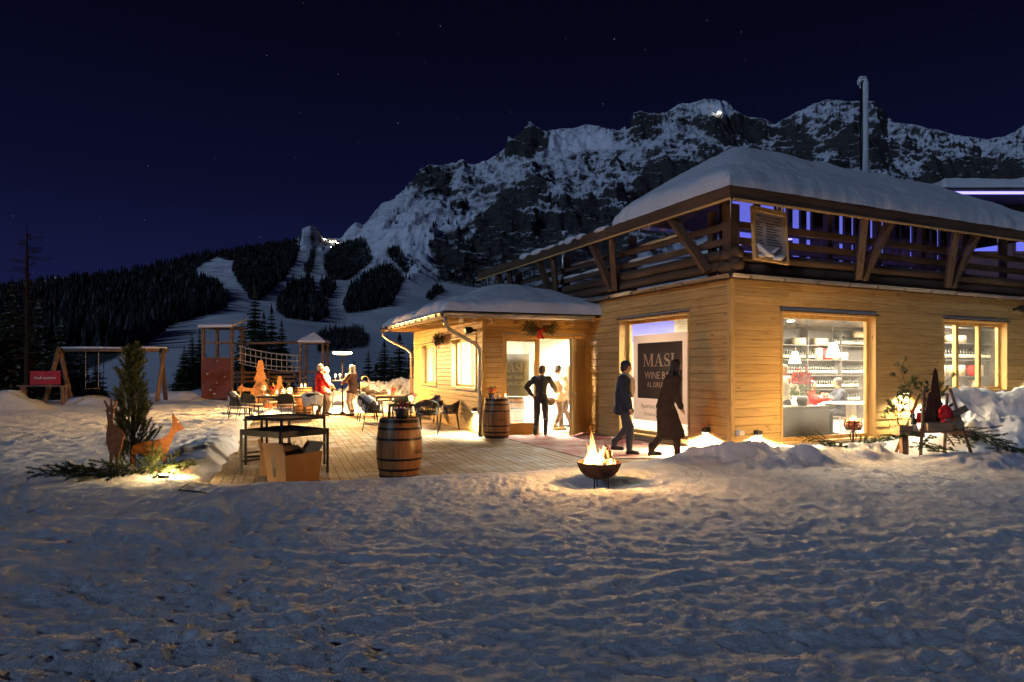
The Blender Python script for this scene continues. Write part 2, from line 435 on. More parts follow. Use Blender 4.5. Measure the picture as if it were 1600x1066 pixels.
# ------------------------------------------------------------------ building frames
A_ANG = math.atan2(0.4268, 0.9043)                 # main building: local +x along the right wall, local +y along the left wall
CX, CY = 4.18, 12.65
B_ANG = R(18.7)                                     # annex, turned a little
AX, AY = -0.715, 16.28
def to_local(x, y, ox, oy, ang):
    c, s = math.cos(ang), math.sin(ang)
    dx, dy = x - ox, y - oy
    return dx * c + dy * s, -dx * s + dy * c
def main_pt(x, y, z=0):
    c, s = math.cos(A_ANG), math.sin(A_ANG); return Vector((CX + x * c - y * s, CY + x * s + y * c, z))
def annex_pt(x, y, z=0):
    c, s = math.cos(B_ANG), math.sin(B_ANG); return Vector((AX + x * c - y * s, AY + x * s + y * c, z))

# ------------------------------------------------------------------ snow ground (one sheet)
HEAPS = [  # x, y, rx, ry, height
    (*px2(1105, 12.0)[:2], 0.55, 0.35, 0.17), (*px2(1160, 11.6)[:2], 0.75, 0.32, 0.26), (*px2(1215, 12.1)[:2], 0.5, 0.35, 0.14),
    (*px2(1262, 11.0)[:2], 0.36, 0.26, 0.23), (*px2(1345, 11.6)[:2], 0.62, 0.36, 0.21), (*px2(1295, 12.6)[:2], 0.8, 0.5, 0.10),
    (*px2(1395, 12.9)[:2], 0.9, 0.5, 0.12), (*px2(1180, 10.7)[:2], 0.30, 0.22, 0.10), (*px2(1100, 11.3)[:2], 0.3, 0.2, 0.07),
    (*px2(1520, 14.6)[:2], 1.05, 0.75, 1.02), (*px2(1580, 14.2)[:2], 1.2, 0.9, 0.98), (*px2(1650, 14.4)[:2], 1.6, 1.1, 1.1),
    (*px2(1565, 12.6)[:2], 0.9, 0.55, 0.55), (*px2(1610, 12.0)[:2], 0.8, 0.5, 0.52), (*px2(1500, 13.2)[:2], 0.6, 0.5, 0.32),
    (*px2(330, 11.6)[:2], 0.42, 0.9, 0.26), (*px2(350, 13.0)[:2], 0.45, 1.2, 0.20), (*px2(295, 11.2)[:2], 0.5, 0.7, 0.12),
    (*px2(590, 28.5)[:2], 1.7, 1.3, 0.95), (*px2(640, 29.5)[:2], 1.8, 1.3, 1.05), (*px2(560, 30)[:2], 1.6, 1.3, 0.45),
    (*px2(10, 25.5)[:2], 1.0, 0.8, 0.62), (*px2(135, 29.5)[:2], 1.0, 0.6, 0.32), (*px2(275, 33)[:2], 1.2, 0.9, 0.45), (*px2(322, 33.5)[:2], 0.9, 0.6, 0.5),
    (*px2(1550, 11.0)[:2], 1.0, 0.5, 0.16),
]
def sd_deck(x, y):
    a, b = to_local(x, y, AX, AY, B_ANG)
    fy = -5.72 + 0.70 * sstep(-0.6, 2.3, a)
    return np.maximum(np.maximum(-5.55 - a, a - 3.75), np.maximum(fy - b, b - 10.4))
def ground_h(x, y, fine=True):
    x = np.asarray(x, float); y = np.asarray(y, float)
    base = 0.05 + 0.05 * sstep(-3, -9, x) + 0.05 * fbm(x * 0.22, y * 0.22, 3, 3)
    base += 0.10 * sstep(6, 3, y) * 0.4
    hp = np.zeros_like(base)
    wx = x + 0.16 * fbm(x * 2.3, y * 2.3, 3, 71); wy = y + 0.16 * fbm(x * 2.3, y * 2.3, 3, 73)
    for hx, hy, rx, ry, h in HEAPS:
        q = ((wx - hx) / (rx * 1.25)) ** 2 + ((wy - hy) / (ry * 1.25)) ** 2
        mm = q < 5
        if mm.any():
            hp = np.where(mm, np.maximum(hp, h * np.exp(-q ** 1.5)), hp)
    base = base + hp + np.minimum(1, hp * 2.2) * (0.20 * ridged(x * 1.5, y * 1.5, 3, 21) * 0.4 + 0.15 * fbm(x * 4.1, y * 4.1, 5, 23, 0.62) + 0.05 * ridged(x * 5.5, y * 5.5, 3, 27, 0.6) * 0.5)
    lump = 0.5 + 0.5 * sstep(-0.12, 0.25, fbm(x * 0.45, y * 0.45, 3, 17))
    base += lump * (0.021 * fbm(x * 1.0, y * 1.9, 4, 5) + 0.010 * ridged(x * 2.2, y * 3.6, 3, 9) * 0.5)
    if fine:
        base += 0.014 * fbm(x * 5.2, y * 7.2, 5, 31, 0.68) + 0.009 * lump * ridged(x * 5.3, y * 8.1, 4, 37, 0.65) + 0.014 * fbm(x * 14, y * 19, 4, 39, 0.65)
    # fire pit hollow
    fx, fy = FIRE
    q = ((x - fx) / 0.75) ** 2 + ((y - fy) / 0.55) ** 2
    base -= 0.15 * np.exp(-q * 1.2)
    # deck: swept clear
    d = sd_deck(x, y) + 0.22 * fbm(x * 1.1, y * 1.1, 4, 41) + 0.06 * fbm(x * 4, y * 4, 3, 43)
    base = base * sstep(-0.05, 0.35, d) - 0.16 * sstep(0.12, -0.15, d)
    a, b = to_local(x, y, CX, CY, A_ANG)
    inside = np.minimum(a, b)
    base = np.where(inside > 0.02, np.minimum(base, base * sstep(0.16, 0.02, inside) - 0.25 * sstep(0.02, 0.2, inside)), base)
    a, b = to_local(x, y, AX, AY, B_ANG)
    base = np.where((a > 0.05) & (b > 0.05) & (b < 9.2), -0.3, base)
    # plateau edge falls away
    edge = 34.5 + 1.5 * fbm(x * 0.12, y * 0.0 + 3.0, 3, 77)
    base -= 9.0 * sstep(0, 14, y - edge) + 0.25 * sstep(-3, 0, y - edge) * 0
    return base
FIRE = (px2(936, 9.25)[0], 9.25)
def gh(x, y): return float(ground_h(np.array([x]), np.array([y]))[0])
def gpx(px, Y, dz=0.0):
    v = px2(px, Y); return Vector((v.x, Y, gh(v.x, Y) + dz))

def axis_lines(lo, hi, fine_lo, fine_hi, step, grow):
    a = list(np.arange(fine_lo, fine_hi, step))
    s = step; v = fine_hi
    while v < hi: a.append(v); s *= grow; v += s
    a.append(hi)
    s = step; v = fine_lo; b = []
    while v > lo: s *= grow; v -= s; b.append(max(v, lo))
    return np.array(b[::-1] + a)
xs = axis_lines(-70, 60, -11.0, 10.0, 0.028, 1.035)
ys = [2.2]
while ys[-1] < 50: ys.append(ys[-1] + max(0.013, 0.0055 * ys[-1]))
yb = [2.2]; s_ = 0.03
while yb[-1] > -45: s_ *= 1.12; yb.append(yb[-1] - s_)
ys = np.array(yb[:0:-1] + ys)
GX, GY = np.meshgrid(xs, ys)
GZ = ground_h(GX, GY)
# crumbs and clods
_wx = GX + 0.05 * fbm(GX * 6, GY * 6, 3, 301); _wy = GY + 0.05 * fbm(GX * 6, GY * 6, 3, 303)
_m = sstep(-0.25, 0.2, fbm(GX * 0.7, GY * 0.9, 4, 305)) * sstep(0.15, 0.6, sd_deck(GX, GY)) * sstep(34, 22, GY)
_a, _b = to_local(GX, GY, CX, CY, A_ANG); _m = _m * np.where((_a > -0.2) & (_b > -0.2), 0, 1)
GZ = GZ + _m * (0.26 * domes(_wx, _wy, 6.5, 311, 0.35) + 0.72 * domes(_wx, _wy, 15.0, 321, 0.6) + 0.9 * domes(_wx, _wy, 31.0, 331, 0.6))
# sled and ski tracks crossing the foreground
for (x0, y0, x1, y1, bend, wd, dp) in ((-9, 6.6, 6, 5.2, 0.5, 0.06, 0.011), (-9, 6.9, 6, 5.5, 0.5, 0.06, 0.010), (-3, 3.2, 9, 7.5, -0.5, 0.07, 0.012), (-2.8, 2.9, 9.2, 7.2, -0.5, 0.07, 0.011), (-9, 9.0, -1, 3.2, 0.4, 0.07, 0.007), (-9, 9.3, -0.7, 3.3, 0.4, 0.07, 0.007), (1, 3.6, 9, 4.6, 0.2, 0.09, 0.02)):
    dx, dy = x1 - x0, y1 - y0; l2 = dx * dx + dy * dy
    u = ((GX - x0) * dx + (GY - y0) * dy) / l2; dd = ((GX - x0) * dy - (GY - y0) * dx) / math.sqrt(l2) - bend * np.sin(u * 3.0) + 0.05 * fbm(GX * 1.5, GY * 1.5, 2, 401)
    GZ = GZ + np.where((u > -0.05) & (u < 1.05), -dp * np.exp(-(dd / wd) ** 2) + 0.5 * dp * np.exp(-((np.abs(dd) - 2.0 * wd) / (0.7 * wd)) ** 2), 0) * sstep(0.2, 0.6, sd_deck(GX, GY))
# boot prints and churned lumps
fr_ = np.random.RandomState(4)
def stamp(cx, cy, ang, a, b, depth, rim):
    r = max(a, b) * 2.1
    i0, i1 = np.searchsorted(ys, [cy - r, cy + r]); j0, j1 = np.searchsorted(xs, [cx - r, cx + r])
    if i1 - i0 < 2 or j1 - j0 < 2: return
    X = GX[i0:i1, j0:j1] - cx; Y = GY[i0:i1, j0:j1] - cy
    u = X * math.cos(ang) + Y * math.sin(ang); v = -X * math.sin(ang) + Y * math.cos(ang)
    q = np.sqrt((u / a) ** 2 + (v / b) ** 2)
    GZ[i0:i1, j0:j1] += -depth * sstep(1.15, 0.65, q) + rim * np.exp(-((q - 1.35) / 0.28) ** 2)
for k in range(3600):
    y = 2.6 + 13.0 * fr_.rand() ** 1.25; x = -9 + 20 * fr_.rand()
    if sd_deck(np.array([x]), np.array([y]))[0] < 0.35: continue
    la, lb = to_local(x, y, CX, CY, A_ANG)
    if la > -0.3 and lb > -0.3: continue
    if fr_.rand() < 0.55: stamp(x, y, fr_.rand() * 6.28, 0.13, 0.055, (0.003 + 0.008 * fr_.rand()) * (0.6 if y < 7 else 1.0), 0.004 * fr_.rand())
    else:
        s = 0.03 + 0.07 * fr_.rand() ** 2; stamp(x, y, fr_.rand() * 6.28, s * 1.5, s, -0.004 - 0.010 * fr_.rand(), 0)
for k in range(3600):
    y = 11 + 22 * fr_.rand(); x = -26 + 22.5 * fr_.rand()
    if sd_deck(np.array([x]), np.array([y]))[0] < 0.5: continue
    _k = 0.5 + 0.04 * y; stamp(x, y, fr_.rand() * 6.28, 0.19 * _k, 0.11 * _k, 0.045 * (fr_.rand() * 2 - 0.9), 0.012)
ground = grid_mesh('snow_ground', GX, GY, GZ, M['snow']); tag(ground, kind='structure')

# ------------------------------------------------------------------ mountains and ski slopes (terrain)
SKY = np.array([(-600, 470), (-100, 462), (0, 452), (60, 444), (130, 437), (200, 426), (300, 402), (400, 386), (450, 378), (466, 372), (473, 357), (485, 352),
    (497, 358), (505, 371), (520, 377), (534, 371), (545, 356), (556, 347), (568, 352), (574, 346), (590, 330), (606, 314), (622, 300), (640, 286), (655, 266), (672, 257), (700, 260), (715, 264),
    (724, 254), (738, 258), (760, 252), (775, 243), (790, 232), (793, 212), (812, 209), (822, 196), (828, 189), (836, 196), (848, 204), (870, 203), (900, 199), (915, 194), (936, 196), (955, 208), (962, 209),
    (984, 205), (988, 178), (1000, 174), (1028, 177), (1040, 176), (1062, 162), (1085, 160), (1100, 156), (1118, 154), (1134, 158), (1150, 174), (1175, 184), (1190, 184), (1210, 194), (1225, 186), (1246, 175),
    (1270, 163), (1293, 155), (1330, 158), (1364, 158), (1380, 172), (1398, 192), (1420, 193), (1458, 201), (1500, 212), (1544, 218), (1570, 214), (1588, 204), (1600, 195), (1700, 150), (2200, 230)], float)
DIST = np.array([(-600, 620), (0, 700), (300, 900), (450, 1150), (520, 1350), (600, 1600), (700, 1950), (850, 2250), (1100, 2450), (1600, 2500), (2200, 2500)], float)
PX = np.linspace(-520, 2120, 1250); U = (PX - 800) / F
D = np.interp(PX, DIST[:, 0], DIST[:, 1])
D = np.convolve(np.pad(D, 80, mode='edge'), np.hanning(161) / np.hanning(161).sum(), 'valid')
S = np.interp(PX, SKY[:, 0], SKY[:, 1]) + 2.2 * fbm(PX * 0.09, PX * 0, 3, 90) * sstep(560, 640, PX)
ZR = EYE + (HZ - S) / F * D
rows = np.concatenate([np.geomspace(39 / 1500., 0.34, 110), np.linspace(0.34, 1.0, 330)[1:], np.linspace(1.0, 1.30, 14)[1:]])
TY = rows[:, None] * D[None, :]
TY[0, :] = 39.0
T = np.clip((TY - 60) / (D[None, :] - 60), 0, None)
_hw = np.hanning(201) / np.hanning(201).sum()
smooth1 = lambda a: np.convolve(np.pad(a, 100, mode='edge'), _hw, 'valid')
P = smooth1(np.interp(PX, [-500, 300, 480, 640, 900, 1600, 2200], [1.25, 1.35, 1.5, 1.85, 2.15, 2.2, 2.2]))[None, :]
Z0 = -3.2
ZRs = np.convolve(np.pad(ZR, 70, mode='edge'), np.hanning(141) / np.hanning(141).sum(), 'valid')
TZ = Z0 + (ZRs[None, :] - Z0) * np.minimum(T, 1.0) ** P
TX = U[None, :] * TY
rockc = np.interp(PX, [540, 600, 720, 2200], [0.12, 0.6, 1.0, 1.0])[None, :]
amp = rockc * sstep(0.40, 0.62, T)
big = ridged(TX / 430., TY / 430., 4, 55) + 0.5 * fbm(TX / 120., TY / 200., 4, 57)
TZ = TZ + amp * (62 * big) + rockc * 16 * ridged(TX / 85., TY / 85., 4, 61) * sstep(0.42, 0.6, T)
TZ = TZ + (1 - rockc) * sstep(0.1, 0.5, T) * 9 * fbm(TX / 130., TY / 130., 4, 63) * np.minimum(1, 1.02 - np.minimum(T, 1)) * 3
# gullies and layered ledges in the cliffs
warp = TZ + 26 * fbm(TX / 170., TY / 300., 4, 65) + TX * 0.10
stp = 27.0
fr2 = warp / stp - np.floor(warp / stp)
TZ = TZ + amp * (sstep(0.25, 0.75, fr2) - fr2) * stp * 0.42
fr3 = warp / 9.3 - np.floor(warp / 9.3)
TZ = TZ + amp * (sstep(0.3, 0.7, fr3) - fr3) * 9.3 * 0.45 + amp * 13 * ridged(TX / 38., TY / 38. + TZ / 60., 4, 67, 0.6) * 0.5
APP = (TZ - EYE) / TY
front = rows <= 1.0
Ac = APP[front].max(0)
At = (HZ - S) / F
kr = At / Ac
ks = np.convolve(np.pad(kr, 60, mode='edge'), np.hanning(121) / np.hanning(121).sum(), 'valid')
k_ = 1 + (ks - 1)[None, :] * sstep(0.25, 0.7, T) + (kr - ks)[None, :] * sstep(0.86, 0.995, T)
TZ = EYE + (TZ - EYE) * k_
back = T > 1.0
TZ = np.where(back, np.minimum(TZ, TZ - (T - 1.0) * D[None, :] * 0.9), TZ)
TZ[0, :] = np.minimum(TZ[0, :], -8.0)
APP = (TZ - EYE) / TY
IMY = HZ - APP * F                                # picture row of every terrain vertex
RUN = np.maximum.accumulate(APP, 0)
VIS = APP >= RUN - 1e-9

def inpoly(px, py, poly):
    px = np.asarray(px, float); py = np.asarray(py, float); r = np.zeros(np.broadcast(px, py).shape, bool)
    n = len(poly); j = n - 1
    for i in range(n):
        xi, yi = poly[i]; xj, yj = poly[j]
        if yi != yj:
            c = ((yi > py) != (yj > py)) & (px < (xj - xi) * (py - yi) / (yj - yi) + xi); r ^= c
        j = i
    return r
CLIFF = [(571, 356), (572, 330), (600, 290), (650, 240), (700, 230), (800, 150), (1000, 120), (2150, 60), (2150, 560), (930, 520), (770, 456), (735, 446), (700, 442), (684, 434), (676, 416), (668, 384), (672, 370), (700, 364), (722, 352), (742, 343), (738, 335), (720, 345), (702, 335), (676, 334), (650, 340), (625, 336), (604, 352), (586, 352)]
PINN = [(462, 382), (470, 345), (500, 345), (508, 372), (503, 392), (497, 376), (490, 388), (478, 386)]
SNOWP = [[(717, 372), (730, 362), (748, 354), (742, 365), (728, 376)], [(850, 260), (860, 205), (930, 196), (955, 212), (968, 232), (940, 236), (900, 240)], [(1062, 176), (1100, 160), (1135, 160), (1150, 180), (1110, 182), (1090, 176)]]
FOREST = {
 'left': [(-500, 500), (-500, 440), (0, 448), (100, 436), (200, 421), (300, 397), (360, 389), (340, 402), (318, 412), (299, 428), (314, 438), (331, 446), (357, 463), (357, 480), (324, 492), (284, 502), (253, 516), (234, 533), (183, 559), (124, 584), (96, 604), (-500, 620)],
 'mid': [(364, 410), (390, 384), (452, 372), (469, 378), (466, 402), (447, 433), (419, 458), (405, 470), (390, 468), (386, 456), (374, 444), (364, 424)],
 'up': [(340, 402), (355, 388), (395, 383), (395, 400), (366, 408), (352, 406)],
 'b': [(433, 472), (441, 461), (458, 441), (489, 436), (492, 458), (497, 466), (511, 475), (514, 495), (489, 503), (447, 497), (433, 486)],
 'c': [(475, 422), (483, 400), (487, 388), (494, 393), (489, 420), (482, 436)],
 'd': [(506, 398), (520, 386), (542, 377), (568, 372), (577, 388), (585, 407), (571, 416), (559, 427), (545, 438), (517, 438), (506, 422)],
 'e': [(500, 441), (514, 436), (526, 450), (514, 467), (503, 461)],
 'oval': [(537, 477), (545, 452), (568, 430), (590, 417), (613, 415), (632, 438), (624, 454), (610, 478), (573, 485), (542, 490)],
 'f': [(603, 391), (624, 388), (632, 405), (640, 424), (634, 428), (613, 408)],
 'g': [(666, 466), (678, 450), (694, 452), (690, 458), (672, 470)],
 'scrub': [(495, 522), (531, 512), (559, 508), (579, 526), (576, 542), (497, 551)],
 'foot': [(680, 440), (690, 420), (740, 400), (800, 420), (860, 440), (900, 470), (760, 452)],
}
pxg = np.broadcast_to(PX[None, :], IMY.shape)
rock = inpoly(pxg, IMY, CLIFF) | inpoly(pxg, IMY, PINN)
for p in SNOWP: rock &= ~inpoly(pxg, IMY, p)
rock = rock.astype(float); rock[back] = 1.0
forest_m = np.zeros(rock.shape)
for p in FOREST.values(): forest_m = np.maximum(forest_m, inpoly(pxg, IMY, p))
DARKC = [[(684, 440), (672, 384), (700, 372), (730, 352), (770, 318), (800, 300), (812, 330), (850, 345), (900, 322), (960, 335), (985, 370), (1010, 430), (960, 520), (770, 460)],
    [(975, 345), (985, 300), (1000, 262), (1050, 240), (1090, 255), (1095, 310), (1060, 350), (1020, 420)], [(795, 300), (820, 278), (860, 275), (845, 315), (810, 330)],
    [(1200, 260), (1225, 190), (1262, 205), (1275, 245), (1270, 290), (1230, 290)], [(1290, 300), (1310, 225), (1370, 210), (1400, 240), (1350, 300)],
    [(640, 268), (660, 262), (712, 266), (700, 300), (650, 312)], [(788, 236), (812, 205), (836, 200), (850, 230), (820, 250)], [(985, 205), (990, 178), (1030, 178), (1032, 205), (1005, 222)],
    [(1420, 300), (1460, 250), (1600, 250), (1600, 330), (1480, 330)], [(1090, 180), (1150, 178), (1200, 196), (1190, 230), (1110, 215)]]
dark = np.zeros(rock.shape)
for p in DARKC: dark = np.maximum(dark, inpoly(pxg, IMY, p))
def blur(a, n=1):
    for _ in range(n):
        b = a.copy(); b[1:-1] = (a[:-2] + 2 * a[1:-1] + a[2:]) / 4; c = b.copy(); c[:, 1:-1] = (b[:, :-2] + 2 * b[:, 1:-1] + b[:, 2:]) / 4; a = c
    return a
m, t, b = nmat('mountain'); M['mountain'] = m
ar = nd(t, 'ShaderNodeAttribute', attribute_name='rock'); af = nd(t, 'ShaderNodeAttribute', attribute_name='forest')
geo = nd(t, 'ShaderNodeNewGeometry'); sn = nd(t, 'ShaderNodeSeparateXYZ'); t.links.new(geo.outputs['Normal'], sn.inputs[0])
v1 = coords(t, 'Object', (0.010, 0.010, 0.035)); n1 = noise(t, v1, 1.0, 8, 0.68)
v2 = coords(t, 'Object', (0.05, 0.05, 0.22)); n2 = noise(t, v2, 1.0, 6, 0.7)
v3 = coords(t, 'Object', (0.0035, 0.0035, 0.0045)); n3 = noise(t, v3, 1.0, 3, 0.6)
led = mathn(t, 'ADD', mathn(t, 'ADD', mathn(t, 'MULTIPLY', sn.outputs[2], 0.95), mathn(t, 'MULTIPLY', n1, 0.55)), mathn(t, 'ADD', mathn(t, 'MULTIPLY', n2, 0.42), mathn(t, 'MULTIPLY', n3, 0.75)))
ledge = ramp(t, led, [(0.0, (0,) * 3), (1.0, (1,) * 3)])
thr = nd(t, 'ShaderNodeMapRange'); thr.inputs[1].default_value = 1.31; thr.inputs[2].default_value = 1.50; thr.clamp = True
ak = nd(t, 'ShaderNodeAttribute', attribute_name='dark')
t.links.new(mathn(t, 'SUBTRACT', led, mathn(t, 'MULTIPLY', ak.outputs['Fac'], 0.34)), thr.inputs[0])
rockn = mathn(t, 'ADD', mathn(t, 'SUBTRACT', mathn(t, 'MULTIPLY', ar.outputs['Fac'], 2.4), 0.7), mathn(t, 'MULTIPLY', mathn(t, 'SUBTRACT', n1, 0.5), 2.2))
rk = nd(t, 'ShaderNodeClamp'); t.links.new(rockn, rk.inputs[0])
rockcol = ramp(t, n2, [(0.3, (0.030, 0.028, 0.027)), (0.7, (0.105, 0.096, 0.088))])
cliffcol = mix(t, thr.outputs[0], rockcol, (0.84, 0.86, 0.90))
snowcol = ramp(t, noise(t, coords(t, 'Object', (0.02, 0.02, 0.05)), 1.0, 6, 0.65), [(0.35, (0.76, 0.78, 0.82)), (0.6, (0.86, 0.87, 0.90))])
ground_ = mix(t, mathn(t, 'MULTIPLY', af.outputs['Fac'], 0.94), snowcol, (0.020, 0.020, 0.018))
t.links.new(mix(t, rk.outputs[0], ground_, cliffcol), b.inputs['Base Color'])
b.inputs['Roughness'].default_value = 0.8; b.inputs['Specular IOR Level'].default_value = 0.1
bm_ = nd(t, 'ShaderNodeBump'); bm_.inputs['Strength'].default_value = 1.0; bm_.inputs['Distance'].default_value = 14.0
t.links.new(mathn(t, 'MULTIPLY', n1, ar.outputs['Fac']), bm_.inputs['Height']); t.links.new(bm_.outputs[0], b.inputs['Normal'])
terr = grid_mesh('mountain', TX, TY, TZ, M['mountain'], attr={'rock': blur(rock, 2), 'dark': blur(dark, 14), 'forest': blur(forest_m, 1)})
tag(terr, kind='structure')

# where a picture ray meets the terrain
VISY = [np.where(VIS[:, j] & (rows <= 1.0))[0] for j in range(len(PX))]
def terrain_at(px, py):
    j = int(np.clip(round((px - PX[0]) / (PX[1] - PX[0])), 0, len(PX) - 1))
    r = VISY[j]; im = IMY[r, j]                     # decreasing rows
    k = np.searchsorted(-im, -py)
    if k >= len(r): return None
    if k == 0: return None
    i0, i1 = r[k - 1], r[k]
    a = (im[k - 1] - py) / max(1e-6, im[k - 1] - im[k])
    y = TY[i0, j] * (1 - a) + TY[i1, j] * a; z = TZ[i0, j] * (1 - a) + TZ[i1, j] * a
    return (px - 800) / F * y, y, z

# far snowy peak left, above the wooded hill
pk = []
pxs = np.linspace(60, 140, 40); sk = np.interp(pxs, [60, 78, 84, 92, 102, 116, 140], [448, 432, 429, 431, 433, 437, 450])
uu = (pxs - 800) / F
yy = np.linspace(3800, 4600, 24)
zz = np.array([[EYE + (HZ - sk[j]) / F * 4200 - abs(y - 4200) * 0.7 for j in range(40)] for y in yy])
XX = uu[None, :] * np.full((24, 1), 4200.0) + 0 * yy[:, None]; YY = yy[:, None] + 0 * XX
zz += 30 * fbm(XX / 130, YY / 130, 4, 12) * 0.6
pk = grid_mesh('mountain', XX, YY, zz, M['mountain'], attr={'rock': np.full(XX.shape, 0.25), 'forest': np.zeros(XX.shape)}); tag(pk, kind='structure')

# ------------------------------------------------------------------ forest on the far slopes (one mass)
fr = np.random.RandomState(11)
def far_tree_template(seed):
    rs = np.random.RandomState(seed); vs = []; fs = []
    for ti, (z0, z1, r) in enumerate(((0.06, 0.50, 0.21), (0.28, 0.76, 0.155), (0.55, 1.0, 0.10))):
        o = len(vs); n = 7; vs.append((0, 0, z1))
        for k in range(n):
            a = 2 * math.pi * k / n + rs.rand() * 0.5; q = r * (0.6 + 0.7 * rs.rand()); vs.append((q * math.cos(a), q * math.sin(a), z0 + 0.07 * rs.rand()))
        for k in range(n): fs.append((o, o + 1 + k, o + 1 + (k + 1) % n))
    return np.array(vs), np.array(fs)
tmpl = [far_tree_template(i) for i in range(6)]
pts = []
NT = {'left': 6500, 'mid': 1100, 'up': 160, 'b': 620, 'c': 60, 'd': 560, 'e': 90, 'oval': 1000, 'f': 130, 'g': 70, 'scrub': 110, 'foot': 320}
for key, poly in FOREST.items():
    p = np.array(poly); lo = p.min(0); hi = p.max(0); n = 0; tries = 0
    while n < NT[key] and tries < NT[key] * 8:
        tries += 1
        qx = lo[0] + fr.rand() * (hi[0] - lo[0]); qy = lo[1] + fr.rand() * (hi[1] - lo[1])
        if qx < -300 or not inpoly(qx, qy, poly): continue
        w = terrain_at(qx, qy)
        if w is None: continue
        if w[1] < 170: continue
        pts.append(w + ((2.0 + 2.5 * fr.rand()) if key == 'scrub' else (4.5 + 7.5 * fr.rand() ** 1.6) if key in ('left', 'mid') else (4 + 6 * fr.rand() ** 1.5),)); n += 1
# along the hill's own skyline and a sprinkle on the rocks
for k in range(420):
    qx = -200 + 660 * fr.rand(); j = int(np.clip(round((qx - PX[0]) / (PX[1] - PX[0])), 0, len(PX) - 1))
    i = int(np.argmax(np.where(rows <= 1.0, APP[:, j], -9)))
    pts.append((TX[i, j], TY[i, j], TZ[i, j] - 1.5, 4 + 7 * fr.rand() ** 1.5))
for k in range(260):
    qx = 600 + 400 * fr.rand(); qy = 330 + 110 * fr.rand()
    w = terrain_at(qx, qy)
    if w and fbm(np.array([qx * 0.03]), np.array([qy * 0.03]), 3, 8)[0] > 0.12: pts.append(w + (6 + 6 * fr.rand(),))
V = []; Fc = []; o = 0
for x, y, z, h in pts:
    tv, tf = tmpl[fr.randint(6)]; a = fr.rand() * 6.28; c, s = math.cos(a), math.sin(a)
    q = np.empty_like(tv); q[:, 0] = (tv[:, 0] * c - tv[:, 1] * s) * h + x; q[:, 1] = (tv[:, 0] * s + tv[:, 1] * c) * h + y; q[:, 2] = tv[:, 2] * h + z - 0.4
    V.append(q); Fc.append(tf + o); o += len(tv)
V = np.concatenate(V); Fc = np.concatenate(Fc)
me = bpy.data.meshes.new('forest'); me.from_pydata(V.tolist(), [], Fc.tolist()); me.materials.append(M['farneedle'])
fo = bpy.data.objects.new('forest', me); COL.objects.link(fo); tag(fo, kind='stuff')
fo['label'] = 'dark conifer forest covering the far hillside between the ski runs'
# ------------------------------------------------------------------ main building
bar = thing('wine_bar_building', 'larch clad wine bar with a log terrace above and a thick snowy hip roof', 'building', (CX, CY, 0), A_ANG)

def cladding(mb, axis, length, z0, z1, openings, row=0.168, thick=0.014, face=0.0, m=0, seed=1, start=0.0):
    """bevelled horizontal boards along x (face towards -y) or along y (face towards -x)"""
    rs = random.Random(seed); z = z0
    while z < z1 - 0.01:
        zt = min(z + row, z1); zc = (z + zt) / 2
        segs = [(start, length)]
        for o0, o1, oz0, oz1 in openings:
            if zt <= oz0 + 0.004 or z >= oz1 - 0.004: continue
            ns = []
            for a, b_ in segs:
                if o1 <= a or o0 >= b_: ns.append((a, b_)); continue
                if o0 > a: ns.append((a, o0))
                if o1 < b_: ns.append((o1, b_))
            segs = ns
        for a, b_ in segs:
            # joints
            cuts = [a]; q = a + rs.uniform(1.2, 4.2)
            while q < b_ - 0.5: cuts.append(q); q += rs.uniform(2.2, 4.2)
            cuts.append(b_)
            for c0, c1 in zip(cuts[:-1], cuts[1:]):
                prof = [(0.010, z + 0.001), (-thick * 1.15, z + 0.016), (-thick * 0.55, zt - 0.004), (-thick * 0.2, zt), (0.02, zt), (0.02, z + 0.001)]
                if axis == 'x': A = [Vector((c0 + 0.001, face + d, zz)) for d, zz in prof]; B = [Vector((c1 - 0.001, face + d, zz)) for d, zz in prof]
                else: A = [Vector((face + d, c0 + 0.001, zz)) for d, zz in prof]; B = [Vector((face + d, c1 - 0.001, zz)) for d, zz in prof]
                n = len(prof); fs = [tuple(range(n)), tuple(range(2 * n - 1, n - 1, -1))] + [(i, n + i, n + (i + 1) % n, (i + 1) % n) for i in range(n)]
                mb.add(A + B, fs, m)
        z = zt

WALLTOP = 3.36
W1 = (1.28, 4.12, 0.13, 2.80); W2 = (6.42, 8.98, 1.10, 2.82); WA = (1.17, 3.72, 0.10, 2.84)
LB = 12.8; LA = 5.12
mb = MB(); cladding(mb, 'x', LB, -0.3, WALLTOP, [W1, W2], seed=2, start=0.075); mb.build('wall', M['larch_x'], bar)
mb = MB(); cladding(mb, 'y', LA, -0.3, WALLTOP, [WA], seed=3, start=0.075); mb.build('wall', M['larch_y'], bar)
mb = MB(); mb.box2((-0.022, -0.022, -0.3), (0.073, 0.073, WALLTOP)); mb.build('corner_post', M['larch_z'], bar)
